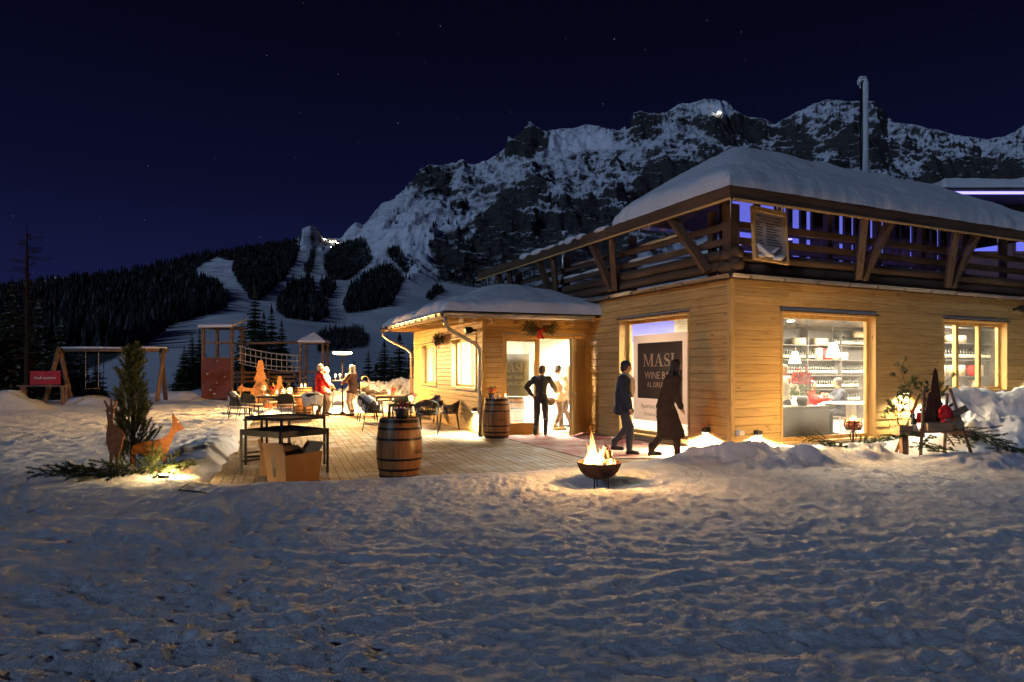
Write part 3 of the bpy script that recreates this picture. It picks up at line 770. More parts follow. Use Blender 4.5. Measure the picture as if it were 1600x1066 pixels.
# solid wall behind the boards (keeps light in)
mb = MB()
def wall_pieces(mb, axis, length, z0, z1, ops, d0, d1, m=0):
    xs_ = [0.1 if axis == 'x' else 0.1] + sorted(v for o in ops for v in o[:2]) + [length]
    for i in range(len(xs_) - 1):
        a, b_ = xs_[i], xs_[i + 1]
        hit = [o for o in ops if abs(o[0] - a) < 1e-6 and abs(o[1] - b_) < 1e-6]
        spans = [(z0, z1)] if not hit else [(z0, hit[0][2]), (hit[0][3], z1)]
        for s0, s1 in spans:
            if s1 - s0 < 0.01: continue
            if axis == 'x': mb.box2((a, d0, s0), (b_, d1, s1), m)
            else: mb.box2((d0, a, s0), (d1, b_, s1), m)
wall_pieces(mb, 'x', LB, -0.3, WALLTOP - 0.01, [W1, W2], 0.021, 0.10)
mb.build('inner_wall', M['wall_in'], bar)
mb = MB(); wall_pieces(mb, 'y', LA, -0.3, WALLTOP - 0.012, [WA], 0.021, 0.098); mb.build('inner_wall', M['wall_in'], bar)

def window(parent, axis, op, panes, name='window', depth=0.22, sill=True, proud=0.03, fw=0.075):
    """frame box deep in the wall, with mullions and glass; axis x faces -y, axis y faces -x"""
    a, b_, z0, z1 = op
    def bx(mb, u0, u1, d0, d1, q0, q1, m=0):
        if axis == 'x': mb.box2((u0, d0, q0), (u1, d1, q1), m)
        else: mb.box2((d0, u0, q0), (d1, u1, q1), m)
    w = MB()
    # reveal (lining) proud of the boards
    e = 0.045
    bx(w, a, a + e, -proud, depth, z0, z1); bx(w, b_ - e, b_, -proud, depth, z0, z1)
    bx(w, a + e, b_ - e, -proud, depth, z1 - e, z1); bx(w, a + e, b_ - e, -proud, depth, z0, z0 + e)
    fr_o = w.build(name, M['larch_z'], parent)
    f = MB(); d0, d1 = depth - 0.085, depth - 0.015
    ia, ib, iz0, iz1 = a + e, b_ - e, z0 + e, z1 - e
    edges = [ia + (ib - ia) * p for p in panes]
    g = MB()
    bx(f, ia, ib, d0, d1, iz1 - fw, iz1); bx(f, ia, ib, d0, d1, iz0, iz0 + fw)
    for i, x in enumerate(edges):
        if i == 0: bx(f, x, x + fw, d0, d1, iz0 + fw, iz1 - fw)
        elif i == len(edges) - 1: bx(f, x - fw, x, d0, d1, iz0 + fw, iz1 - fw)
        else: bx(f, x - fw * 0.75, x + fw * 0.75, d0 - 0.006, d1 + 0.004, iz0 + fw, iz1 - fw)
    f.build('frame', M['larch_z'], fr_o)
    for i in range(len(edges) - 1):
        g = MB(); x0 = edges[i] + (fw if i == 0 else fw * 0.75); x1 = edges[i + 1] - (fw if i == len(edges) - 2 else fw * 0.75)
        dm = (d0 + d1) / 2
        if axis == 'x': g.quad((x0, dm, iz0 + fw), (x1, dm, iz0 + fw), (x1, dm, iz1 - fw), (x0, dm, iz1 - fw))
        else: g.quad((dm, x1, iz0 + fw), (dm, x0, iz0 + fw), (dm, x0, iz1 - fw), (dm, x1, iz1 - fw))
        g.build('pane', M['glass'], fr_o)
    if sill:
        s2 = MB(); bx(s2, a - 0.03, b_ + 0.03, -proud - 0.035, -proud - 0.002, z1 - 0.01, z1 + 0.018); s2.build('flashing', M['old_x'], fr_o)
        s2 = MB(); bx(s2, a - 0.02, b_ + 0.02, -proud - 0.04, -proud - 0.002, z0 - 0.02, z0 + 0.006); s2.build('sill', M['steel'], fr_o)
    return fr_o
window(bar, 'x', W1, [0, 1]); window(bar, 'x', W2, [0, 0.30, 0.66, 1]); window(bar, 'y', WA, [0, 1], depth=0.30)
# interior shell of the main room
mb = MB()
mb.box2((0.12, 0.12, -0.02), (LB, 7.0, 0.03)); mb.build('room_floor', M['floor_in'], bar)
mb = MB(); mb.box2((0.12, 0.12, 3.0), (LB, 7.0, 3.06)); mb.build('room_ceiling', M['ceil'], bar)
mb = MB(); mb.box2((0.12, 4.75, 0.03), (2.6, 4.9, 3.0)); mb.box2((2.6, 5.4, 0.03), (LB, 5.5, 3.0)); mb.box2((2.5, 4.9, 0.03), (2.6, 5.4, 3.0)); mb.box2((LB - 0.1, 0.12, 0.03), (LB, 5.4, 3.0))
mb.build('back_wall', M['wall_in'], bar)
mb = MB()     # ceiling lamps in the bar
for x, y in ((1.2, 1.2), (1.2, 3.2), (3.2, 1.6), (3.4, 3.6), (5.6, 1.8), (5.8, 3.8), (8.0, 3.0), (9.8, 0.8), (10.6, 3.0), (7.8, 0.9)):
    mb = MB(); mb.lathe([(0.001, 2.985), (0.09, 2.985), (0.10, 2.999)], 14, (x, y, 0)); mb.build('ceiling_lamp', M['ceillight'], bar)
for x, y, p in ((1.5, 2.4, 90), (3.2, 2.0, 160), (5.6, 2.2, 300), (8.4, 3.6, 240), (9.0, 0.75, 80), (10.5, 3.6, 110), (7.0, 0.8, 40)):
    lamp('ceiling_lamp_light', 'AREA', (x, y, 2.93), p, (1.0, 0.82, 0.58), parent=bar, sx=0.9, sy=0.9)
mb = MB(); mb.box2((0.35, 4.70, 2.35), (2.45, 4.745, 2.95)); mb.box2((1.9, 4.702, 1.2), (2.5, 4.743, 2.34)); mb.build('lit_panel', M['lavender'], bar)
# terrace slab, gutter, log parapet
mb = MB(); mb.box2((-0.10, -0.10, WALLTOP), (LB, 10.9, WALLTOP + 0.09)); mb.build('terrace_slab', M['old_x'], bar)
mb = MB()
def gutter(mb, pts, r=0.055, w=None):
    pts = [Vector(p) for p in pts]
    for a, b_ in zip(pts[:-1], pts[1:]):
        d = (b_ - a).normalized(); n = d.cross(Vector((0, 0, 1))).normalized()
        prof = [(math.cos(t) * r, math.sin(t) * r) for t in [math.pi + math.pi * k / 7 for k in range(8)]]
        prof = [(-r - 0.006, 0.02)] + prof + [(r + 0.012, 0.012), (r + 0.004, 0.0)]
        A = [a + n * p + Vector((0, 0, q)) for p, q in prof]; B = [b_ + n * p + Vector((0, 0, q)) for p, q in prof]
        k = len(prof)
        mb.add(A + B, [(i, i + 1, k + i + 1, k + i) for i in range(k - 1)])
        L_ = (b_ - a).length
        for i in range(int(L_ / 0.9)):
            c = a + d * (0.45 + 0.9 * i); rot = Matrix.Rotation(math.atan2(d.y, d.x), 3, 'Z')
            mb.box(c + Vector((0, 0, -0.03)), (0.025, 2 * r + 0.03, 0.07), 0, rot)
gutter(mb, [(-0.16, 10.6, 3.42), (-0.16, -0.16, 3.42), (LB, -0.16, 3.42)]); mb.build('gutter', M['steel'], bar)
ogs = {}
def logs(axis, z, r, a, b_, off, m=None, name='rail', sq=False):
    mb = MB(); P = (lambda t: (t, off, z)) if axis == 'x' else (lambda t: (off, t, z))
    if sq: mb.beam(P(a), P(b_), r * 1.1, r * 2)
    else:
        n = 12; ts = [a + (b_ - a) * i / n for i in range(n + 1)]
        rr = random.Random(int(z * 100)); mb.tube([P(t) for t in ts], [r * rr.uniform(0.94, 1.05) for _ in ts], 10)
    return mb.build(name, M['old_' + axis], bar, smooth=not sq)
for z, r in ((3.57, 0.115), (3.79, 0.11)):
    logs('x', z, r, -0.25, LB, -0.02, name='parapet_log'); logs('y', z + 0.05, r, -0.25, 10.9, -0.02, name='parapet_log')
for z, r in ((4.10, 0.065), (4.40, 0.065)):
    logs('x', z, r, 0.10, LB, -0.02, name='rail', sq=True); logs('y', z - 0.01, r, 0.10, 10.9, -0.02, name='rail', sq=True)
EZ = 4.66                                     # underside of the eaves
for x in (0.0, 1.35, 2.75, 4.3, 5.8, 7.3, 9.0):
    mb = MB(); mb.beam((x, 0.10, 3.45), (x, 0.10, EZ + 0.25), 0.13, 0.13); mb.build('post', M['old_z'], bar)
for y in (0.62, 3.3, 6.4, 9.4):
    mb = MB(); mb.beam((0.10, y, 3.45), (0.10, y, EZ + 0.12), 0.13, 0.13); mb.build('post', M['old_z'], bar)
OV = 0.6
def strut(p0, p1):
    mb = MB(); mb.beam(p0, p1, 0.13, 0.16, up=(0.3, 0.3, 1)); mb.build('strut', M['old_z'], bar)
for x in (3.34, 6.33, 9.59):
    strut((x - 0.05, -0.20, 3.52), (x - 0.32, -OV + 0.05, EZ + 0.04)); strut((x + 0.06, -0.20, 3.52), (x + 0.52, -OV + 0.10, EZ + 0.04))
for y in (3.66, 6.5, 9.3):
    strut((-0.20, y + 0.05, 3.52), (-OV + 0.05, y + 0.42, EZ + 0.04)); strut((-0.20, y - 0.05, 3.52), (-OV + 0.10, y - 0.36, EZ + 0.04))
strut((-0.20, 0.42, 3.55), (-OV + 0.06, 1.10, EZ + 0.04))
mb = MB(); mb.beam((-0.02, -0.02, 3.45), (-0.02, -0.02, EZ + 0.1), 0.22, 0.22); mb.build('post', M['old_z'], bar)
# fascia boards
mb = MB(); mb.beam((-OV + 0.03, -OV, EZ + 0.14), (10.0, -OV, EZ + 0.14), 0.07, 0.27); mb.build('fascia', M['old_x'], bar)
mb = MB(); mb.beam((-OV, -OV - 0.035, EZ + 0.14), (-OV, 11.2, EZ + 0.14), 0.07, 0.27); mb.build('fascia', M['old_y'], bar)
mb = MB()
mb.beam((-OV + 0.04, -OV - 0.045, EZ + 0.015), (10.0, -OV - 0.045, EZ + 0.015), 0.025, 0.035); mb.beam((-OV - 0.045, -OV - 0.06, EZ + 0.015), (-OV - 0.045, 11.2, EZ + 0.015), 0.025, 0.035)
mb.build('drip_edge', M['larch_x'], bar)
# hip roof with thick snow
def hip_height(x, y, x0, x1, y0, y1, slope):
    d = np.minimum(np.minimum(x - x0, x1 - x), np.minimum(y - y0, y1 - y)); return d
def snow_roof(name, parent, x0, x1, y0, y1, z, slope, th, seed, n=(150, 60), ez=None, soft=0.25, cut=None, edge=0.16, lump=0.05):
    u = np.linspace(0, 1, n[0]); v = np.linspace(0, 1, n[1])
    u = u - 0.09 * np.sin(2 * np.pi * u) / (1); v = v - 0.09 * np.sin(2 * np.pi * v)
    X, Y = np.meshgrid(x0 + (x1 - x0) * u, y0 + (y1 - y0) * v)
    e = [X - x0, x1 - X, Y - y0, y1 - Y]
    k = soft; d = -k * np.log(sum(np.exp(-q / k) for q in e)); d0 = np.minimum.reduce(e); d = np.clip(np.minimum(d + k * 0.12, d0), 0, None)
    rim = np.sqrt(np.clip(1 - np.clip(1 - d0 / edge, 0, 1) ** 2, 0, 1))
    zz = z + slope * d + th * rim * (1 + 0.25 * fbm(X * 0.9, Y * 0.9, 3, seed)) + lump * rim * fbm(X * 1.6, Y * 1.6, 4, seed + 3) + 0.02 * rim * fbm(X * 7, Y * 7, 3, seed + 5) + 0.10 * fbm(X * 2.7, Y * 2.7, 4, seed + 7) * np.clip(1 - d0 / 0.22, 0, 1) * rim
    if ez is not None: zz = zz + ez(X, Y)
    ox = 0.05 * fbm(X * 2.2, Y * 2.2, 3, seed + 9) * np.clip(1 - d0 / 0.3, 0, 1)
    o = grid_mesh(name, X + ox, Y + ox, zz, M['roofsnow']); o.parent = parent
    return o
snow_roof('roof_snow', bar, -OV - 0.07, 9.75, -OV - 0.07, 3.05, EZ + 0.25, 0.68, 0.31, 3, (240, 110), soft=0.20, edge=0.17, lump=0.03)
mb = MB()
x0, x1, y0, y1 = -OV + 0.03, 9.66, -OV + 0.03, 2.62; zr = EZ + 0.22; hw = (y1 - y0) / 2
v_ = [(x0, y0, zr), (x1, y0, zr), (x1, y1, zr), (x0, y1, zr), (x0 + hw, y0 + hw, zr + 0.66 * hw), (x1 - hw, y0 + hw, zr + 0.66 * hw)]
mb.add(v_, [(0, 1, 5, 4), (1, 2, 5), (2, 3, 4, 5), (3, 0, 4)]); mb.build('roof', M['old_x'], bar)
# snow lumps lying on the left beam
mb = MB(); rr = random.Random(8); y = 2.9
while y < 8.5:
    l = rr.uniform(0.3, 0.9)
    if rr.random() < 0.75: mb.ell((-OV + 0.05, y + l / 2, EZ + 0.28), (0.13, l / 2, rr.uniform(0.05, 0.13)), 12, 8)
    y += l * rr.uniform(0.7, 1.5)
for z in (4.17, 4.47):
    for y in (0.9, 1.9, 4.6, 5.4): mb.ell((-0.02, y + rr.random(), z), (0.075, rr.uniform(0.3, 0.7), 0.045), 10, 6)
mb.ell((0.35, 2.2, 3.92), (0.4, 1.3, 0.16), 14, 8); mb.ell((0.4, 5.2, 3.9), (0.4, 1.0, 0.12), 14, 8)
mb.build('roof_snow', M['roofsnow'], bar, smooth=True)
# icicles
for x, l in ((-OV - 0.03, 0.34), (0.5, 0.08), (0.62, 0.11), (7.4, 0.14), (5.2, 0.07)):
    mb = MB(); mb.tube([(x, -OV - 0.05, EZ + 0.02), (x, -OV - 0.05, EZ - l * 0.5), (x, -OV - 0.05, EZ - l)], [0.012, 0.008, 0.002], 6); mb.build('icicle', M['icy'], bar, smooth=True)
for y, l in ((1.7, 0.13), (2.05, 0.16), (2.4, 0.1), (5.3, 0.12)):
    mb = MB(); mb.tube([(-OV - 0.04, y, EZ + 0.02), (-OV - 0.04, y, EZ - l)], [0.011, 0.002], 6); mb.build('icicle', M['icy'], bar, smooth=True)
# lit glazed screen at the back of the terrace
mb = MB(); mb.box2((0.9, 1.25, 3.46), (9.2, 1.29, 5.45)); mb.build('terrace_screen', M['lavender'], bar)
mb = MB()
for i in range(9): mb.box2((0.85 + 0.97 * i, 1.15, 3.46), (0.97 + 0.97 * i, 1.245, 5.45))
for i in range(17): mb.box2((3.2 + 0.36 * i, 1.16, 3.46), (3.36 + 0.05 * (i % 3) + 0.36 * i, 1.236, 5.40))
mb.box2((0.8, 1.145, 4.62), (9.2, 1.2345, 4.80))
mb.box2((0.8, 1.14, 4.22), (9.2, 1.235, 4.32)); mb.box2((0.8, 1.14, 3.46), (9.2, 1.235, 3.72)); mb.box2((0.8, 1.135, 5.40), (9.2, 1.23, 5.55))
mb.build('screen_frame', M['old_z'], bar)
mb = MB(); mb.tube([(0.9, 0.9, 4.22), (1.7, 0.9, 4.40), (2.6, 0.9, 4.50)], 0.02, 6); mb.build('led_tube', M['led'], bar)
lamp('terrace_light', 'AREA', (4.5, 0.6, 4.95), 10, (0.22, 0.20, 1.0), parent=bar, sx=7, sy=0.4)
# flue pipe with snow on it
fl = thing('flue_pipe', 'tall dark flue pipe plastered with snow on the big roof', 'pipe', main_pt(5.08, 1.05, 0), A_ANG); fl.location.z = 0.32
mb = MB(); mb.tube([(0, 0, 5.6), (0, 0, 8.12)], 0.05, 10); mb.build('pipe', M['dark'], fl, smooth=True)
mb = MB(); mb.tube([(0.05, -0.04, 5.95), (0.045, -0.045, 6.6), (0.05, -0.04, 7.4), (0.05, -0.04, 8.12), (0.0, -0.03, 8.22), (-0.10, -0.04, 8.20), (-0.17, -0.04, 8.10), (-0.19, -0.04, 8.03)], [0.095, 0.072, 0.078, 0.082, 0.08, 0.06, 0.045, 0.015], 10)
mb.tube([(0.02, -0.03, 6.0), (0.03, -0.02, 5.85), (0.03, 0, 5.6)], [0.06, 0.10, 0.2], 10); mb.tube([(-0.14, -0.04, 8.14), (-0.13, -0.04, 8.0), (-0.1, -0.04, 7.95)], [0.03, 0.02, 0.006], 7)
mb.build('snow_cover', M['roofsnow'], fl, smooth=True)
vp = thing('vent_pipe', 'short vent pipe with a snow cap beside the left terrace rail', 'pipe', main_pt(1.9, 9.8, 0), A_ANG)
mb = MB(); mb.tube([(0, 0, 4.2), (0, 0, 6.2)], 0.05, 9); mb.build('pipe', M['steel'], vp, smooth=True)
mb = MB(); mb.tube([(0.02, 0, 6.1), (0.03, 0, 6.28), (0.15, 0, 6.30), (0.22, 0, 6.24)], [0.06, 0.075, 0.06, 0.02], 9); mb.build('snow_cover', M['roofsnow'], vp, smooth=True)

# upper station building behind, with an LED strip along its eave
up = thing('upper_building', 'dark upper building with a violet light strip under its snowy eave', 'building', (17.6, 26.6, 0), 0)
mb = MB(); mb.box2((0, 0, 2.5), (14, 8, 8.2)); mb.build('wall', M['old_x'], up)
mb = MB(); mb.box2((-1.3, -1.6, 8.25), (15, 9, 8.5)); mb.build('roof', M['metal_roof'], up)
snow_roof('roof_snow', up, -1.4, 15.1, -1.7, 9.1, 8.5, 0.10, 0.40, 31, (90, 50))
mb = MB(); mb.box2((-1.25, -1.66, 8.27), (15, -1.605, 8.36)); mb.box2((-1.355, -1.6, 8.27), (-1.305, 8.5, 8.36)); mb.build('led_strip', M['led'], up)
for i in range(7):
    mb = MB(); mb.box2((0.6 + 1.9 * i, -0.06, 6.3), (1.9 + 1.9 * i, -0.004, 7.5)); w = mb.build('window', M['old_x'], up)
    mb = MB(); mb.box2((0.68 + 1.9 * i, -0.075, 6.4), (1.82 + 1.9 * i, -0.064, 7.4)); mb.build('pane', M['lavender'], w)
lamp('led_light', 'AREA', (4, -2.1, 8.32), 60, (0.30, 0.26, 1.0), parent=up, sx=10, sy=0.2)

# ------------------------------------------------------------------ annex
ann = thing('wine_bar_annex', 'low larch clad annex with open lit doors under a snowy roof', 'building', (AX, AY, 0), B_ANG)
AL, AWD, AEZ = 9.3, 2.90, 2.88
DOOR = (0.50, 2.80, 0.0, 2.50); SW1 = (0.56, 3.20, 1.12, 2.54); SW2 = (5.3, 7.75, 1.12, 2.54)
mb = MB(); cladding(mb, 'x', AWD + 0.1, -0.2, 3.05, [DOOR], row=0.125, thick=0.009, seed=5, start=0.06); mb.build('wall', M['larch_x'], ann)
mb = MB(); cladding(mb, 'y', AL, -0.2, 3.05, [SW1, SW2], row=0.125, thick=0.009, seed=6, start=0.06); mb.build('wall', M['larch_y'], ann)
mb = MB(); mb.box2((-0.02, -0.02, -0.2), (0.058, 0.058, 3.05)); mb.build('corner_post', M['larch_z'], ann)
mb = MB(); wall_pieces(mb, 'x', AWD + 0.05, -0.2, 3.04, [DOOR], 0.022, 0.12); mb.build('inner_wall', M['wall_in'], ann)
mb = MB(); wall_pieces(mb, 'y', AL, -0.2, 3.03, [SW1, SW2], 0.022, 0.118); mb.box2((0.0, AL + 0.001, -0.2), (4.5, AL + 0.1, 3.0)); mb.box2((4.4, 0.35, 0.03), (4.5, AL, 3.0)); mb.build('inner_wall', M['wall_in'], ann)
mb = MB(); mb.box2((0.1, 0.0, -0.03), (4.5, AL, 0.02)); mb.build('room_floor', M['floor_in'], ann)
mb = MB(); mb.box2((0.1, 0.1, 2.72), (4.5, AL, 2.78)); mb.build('room_ceiling', M['wall_in'], ann)
mb = MB()
for x, y in ((1.0, 1.6), (2.6, 1.8), (1.6, 3.6), (3.2, 3.8), (2.2, 5.8), (1.2, 7.4)):
    mb = MB(); mb.box2((x - 0.3, y - 0.3, 2.70), (x + 0.3, y + 0.3, 2.718)); mb.build('ceiling_lamp', M['ceillight'], ann)
for x, y, p in ((1.3, 1.6, 650), (2.9, 3.4, 720), (1.8, 6.5, 90)):
    lamp('ceiling_lamp_light', 'AREA', (x, y, 2.66), p, (1.0, 0.88, 0.68), parent=ann, sx=1.3, sy=1.3)
window(ann, 'y', SW1, [0, 0.36, 0.80, 1]); window(ann, 'y', SW2, [0, 0.5, 1])
# door: fixed glazed leaf, opened leaf, frame
d = MB()
d.box2((0.50, -0.02, 0), (0.57, 0.13, 2.5)); d.box2((2.73, -0.02, 0), (2.80, 0.13, 2.5)); d.box2((0.57, -0.02, 2.42), (2.73, 0.13, 2.5)); d.box2((0.57, -0.03, 0.0), (2.73, 0.13, 0.035))
dr = d.build('door', M['larch_z'], ann)
d = MB(); d.box2((0.575, 0.02, 0.04), (0.625, 0.09, 2.415)); d.box2((1.36, 0.018, 0.04), (1.50, 0.092, 2.415)); d.box2((0.625, 0.02, 0.04), (1.36, 0.09, 0.30)); d.box2((0.625, 0.02, 2.34), (1.36, 0.09, 2.415)); d.build('fixed_leaf', M['larch_z'], dr)
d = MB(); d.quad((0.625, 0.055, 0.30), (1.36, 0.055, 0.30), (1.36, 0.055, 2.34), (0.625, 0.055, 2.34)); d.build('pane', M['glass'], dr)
lf = MB(); wl = 1.2
lf.box2((-wl, -0.035, 0.04), (-wl + 0.13, 0.035, 2.40)); lf.box2((-0.13, -0.035, 0.04), (0, 0.035, 2.40)); lf.box2((-wl + 0.13, -0.034, 2.25), (-0.13, 0.034, 2.40)); lf.box2((-wl + 0.13, -0.034, 0.04), (-0.13, 0.034, 0.30))
lf.box2((-wl + 0.13, -0.018, 0.30), (-0.13, 0.018, 2.25)); lf.box2((-wl + 0.13, -0.03, 1.12), (-0.13, 0.03, 1.24))
for z in (0.3, 0.95, 1.6, 2.2): lf.tube([(0.012, -0.045, z), (0.012, -0.045, z + 0.12)], 0.016, 8)
leaf = lf.build('open_leaf', M['larch_z'], dr, loc=(2.73, -0.05, 0), rz=R(48))
h = MB(); h.tube([(-wl + 0.07, -0.04, 1.05), (-wl + 0.07, -0.09, 1.05), (-wl + 0.2, -0.09, 1.05)], 0.011, 7); h.build('door_handle', M['steel'], dr, smooth=True).location = (0, 0, 0)
hd = [o for o in bpy.data.objects if o.name.startswith('door_handle')][0]; hd.location = (2.73, -0.05, 0); hd.rotation_euler = (0, 0, R(48))
# roof, rafters, soffit, gutter, downpipes
FO, SO = 0.54, 1.05
ez = lambda Y: 0.026 * np.maximum(0, Y + FO)
def ezf(X, Y): return ez(Y) * np.clip((2.95 - X) / 4.0, 0, 1)
snow_roof('roof_snow', ann, -SO - 0.03, 3.9, -FO - 0.03, AL + 0.9, AEZ + 0.13, 0.36, 0.24, 51, (90, 130), ez=ezf, soft=0.45, edge=0.18, lump=0.06)
mb = MB(); n = 14
zf = AEZ + 0.06
v_ = []
for Y in np.linspace(-FO, AL + 0.85, n):
    e_ = float(ez(Y)); t_ = min(1, (Y + FO) / 1.9)
    v_ += [(-SO, Y, zf + e_), (-SO + 1.9 * 1.0, Y, zf + e_ * 0.5 + 0.36 * 1.9 * t_), (3.9, Y, zf + 0.3 * t_)]
fs = []
for i in range(n - 1):
    for k in (0, 1): fs.append((3 * i + k, 3 * i + k + 1, 3 * i + 4 + k, 3 * i + 3 + k))
mb.add(v_, fs); mb.build('roof', M['larch_y'], ann)
mb = MB(); mb.beam((-SO, -FO + 0.02, AEZ + 0.03), (2.78, -FO + 0.02, AEZ + 0.03), 0.03, 0.15); mb.build('fascia', M['larch_x'], ann)
mb = MB(); mb.beam((-SO + 0.02, -FO, AEZ + 0.03), (-SO + 0.02, AL + 0.85, AEZ + 0.03 + float(ez(AL + 0.85))), 0.03, 0.15); mb.build('fascia', M['larch_y'], ann)
for x in (-0.55, 0.15, 0.85, 1.55, 2.25):
    mb = MB(); mb.box2((x - 0.06, -FO + 0.09, AEZ - 0.12), (x + 0.06, 0.02, AEZ + 0.03)); mb.build('rafter', M['larch_y'], ann)
for i in range(12):
    Y = 0.2 + 0.8 * i; mb = MB(); mb.box2((-SO + 0.10, Y - 0.05, AEZ - 0.07 + float(ez(Y))), (0.02, Y + 0.05, AEZ + 0.06 + float(ez(Y)))); mb.build('rafter', M['larch_x'], ann)
mb = MB(); gutter(mb, [(-SO - 0.09, AL + 0.88, AEZ + 0.05 + float(ez(AL + 0.88))), (-SO - 0.09, -FO - 0.09, AEZ + 0.05)], 0.075); gutter(mb, [(-SO - 0.09, -FO - 0.09, AEZ + 0.05), (2.62, -FO - 0.09, AEZ + 0.05)], 0.075)
mb.build('gutter', M['steel'], ann, smooth=False)
mb = MB(); mb.tube([(-SO - 0.02, -FO - 0.02, AEZ), (-SO - 0.02, -FO - 0.02, AEZ - 0.16), (-SO + 0.10, -FO + 0.10, AEZ - 0.30), (-0.22, -0.12, AEZ - 0.62), (-0.09, -0.06, AEZ - 0.75), (-0.09, -0.06, AEZ - 0.95), (-0.09, -0.06, 0.5), (-0.09, -0.06, 0.0)], 0.047, 12)
for z in (0.55, 1.6): mb.tube([(-0.09, -0.06, z), (-0.09, -0.06, z + 0.05)], 0.055, 12)
mb.build('downpipe', M['steel'], ann, smooth=True)
e2 = float(ez(AL + 0.5))
mb = MB(); mb.tube([(-SO - 0.05, AL + 0.6, AEZ + e2), (-SO - 0.05, AL + 0.6, AEZ + e2 - 0.2), (-SO + 0.15, AL + 0.55, AEZ + e2 - 0.36), (-0.25, AL + 0.2, AEZ + e2 - 0.72), (-0.10, AL + 0.1, AEZ + e2 - 0.9), (-0.10, AL + 0.1, 0)], 0.05, 10); mb.build('downpipe', M['steel'], ann, smooth=True)

rr = random.Random(12)
for k in range(12):
    x = -SO + 0.1 + rr.random() * 3.4; l = 0.05 + 0.16 * rr.random() ** 2
    mb = MB(); mb.tube([(x, -FO - 0.15, AEZ + 0.02), (x, -FO - 0.15, AEZ + 0.02 - l)], [0.010, 0.002], 6); mb.build('icicle', M['icy'], ann, smooth=True)
# deck: boards along the annex side, and the red mat area
mb = MB(); rr = random.Random(3); x = -5.6
while x < 3.72:
    cuts = [-5.75]; q = -5.75 + rr.uniform(1.5, 4)
    while q < 10.3: cuts.append(q); q += rr.uniform(3.2, 4.2)
    cuts.append(10.3)
    top = 0.0
    for a, b_ in zip(cuts[:-1], cuts[1:]): mb.box2((x, a + 0.002, -0.03), (x + 0.142, b_ - 0.002, top + rr.uniform(-0.002, 0.001)))
    x += 0.150
dk = mb.build('deck', M['deckwood'], None, loc=(AX, AY, 0), rz=B_ANG); tag(dk, kind='structure')
mb = MB(); mb.box2((-5.6, -5.7, -0.35), (3.7, 10.3, -0.034)); us = mb.build('deck', M['black'], None, loc=(AX, AY, 0), rz=B_ANG); tag(us, kind='structure')
m, t, b = nmat('entrance_mat'); M['mat'] = m
v = coords(t); n = noise(t, v, 1.7, 8, 0.7); n2 = noise(t, v, 14, 5)
c = mix(t, ramp(t, n, [(0.42, (0,) * 3), (0.66, (0.8,) * 3)]), ramp(t, n2, [(0.3, (0.16, 0.022, 0.020)), (0.7, (0.26, 0.045, 0.038))]), (0.50, 0.42, 0.38))
t.links.new(c, b.inputs['Base Color']); b.inputs['Roughness'].default_value = 0.9; bump(t, b, n2, 0.4, 0.01)
mb = MB(); mb.add([(0.35, -0.05, 0.012), (0.35, -0.06, 0.004), (-0.55, -5.2, 0.012)], [])
ol = [(0.30, -0.06), (2.86, -0.06), (3.40, -4.9), (2.2, -5.2), (0.6, -4.6)]
mb = MB(); mb.add([(x, y, 0.004) for x, y in ol] + [(x, y, 0.014) for x, y in ol], [tuple(range(5, 10)), (4, 3, 2, 1, 0)] + [((i + 1) % 5, 5 + (i + 1) % 5, 5 + i, i)[::-1] for i in range(5)])
mt = mb.build('entrance_mat', M['mat'], None, loc=(AX, AY, 0), rz=B_ANG); tag(mt, 'faded red carpet lying on the deck before the doors', 'carpet')

# ------------------------------------------------------------------ wall lamps (lit)
def wall_lamp(frame_o, ang, x, y, z, nx, ny, label, power=9, lit=True, grp='wall lamps on the timber walls'):
    p = frame_o; c, s = math.cos(ang), math.sin(ang)
    loc = Vector((p.x + x * c - y * s, p.y + x * s + y * c, z)); n = Vector((nx * c - ny * s, nx * s + ny * c, 0))
    t_ = thing('wall_lamp', label, 'lamp', loc, math.atan2(n.y, n.x), grp)
    mb = MB(); mb.box2((0.0, -0.065, -0.045), (0.10, 0.065, 0.045)); mb.box2((0.0, -0.05, -0.06), (0.02, 0.05, 0.06)); mb.build('housing', M['black'] if lit else M['white'], t_)
    if lit:
        mb = MB(); mb.box2((0.02, -0.05, -0.052), (0.09, 0.05, -0.0455)); mb.build('lens', M['bulb'], t_)
        lamp('wall_lamp_light', 'SPOT', (0.07, 0, -0.075), power, (1.0, 0.78, 0.44), 0.03, t_, rot=(0, R(-8), 0), spot=R(160), blend=0.6)
    return t_
PM = Vector((CX, CY, 0)); PA = Vector((AX, AY, 0))
wall_lamp(PM, A_ANG, -0.02, 0.62, 0.42, -1, 0, 'black wall lamp on the left wall beside the poster window', 3000)
wall_lamp(PM, A_ANG, 0.62, -0.02, 0.40, 0, -1, 'black wall lamp on the right wall left of the tall window', 5600)
wall_lamp(PM, A_ANG, 0.16, -0.02, 0.42, 0, -1, 'small white unlit wall box next to the corner', 0, False)
wall_lamp(PM, A_ANG, 5.0, -0.02, 1.15, 0, -1, 'wall lamp behind the christmas stand', 220)
wall_lamp(PM, A_ANG, 9.85, -0.02, 1.35, 0, -1, 'wall lamp past the triple window at the right edge', 2600)
wall_lamp(PA, B_ANG, -0.02, 0.55, 0.62, -1, 0, 'wall lamp low on the annex wall behind the rope chairs', 300)
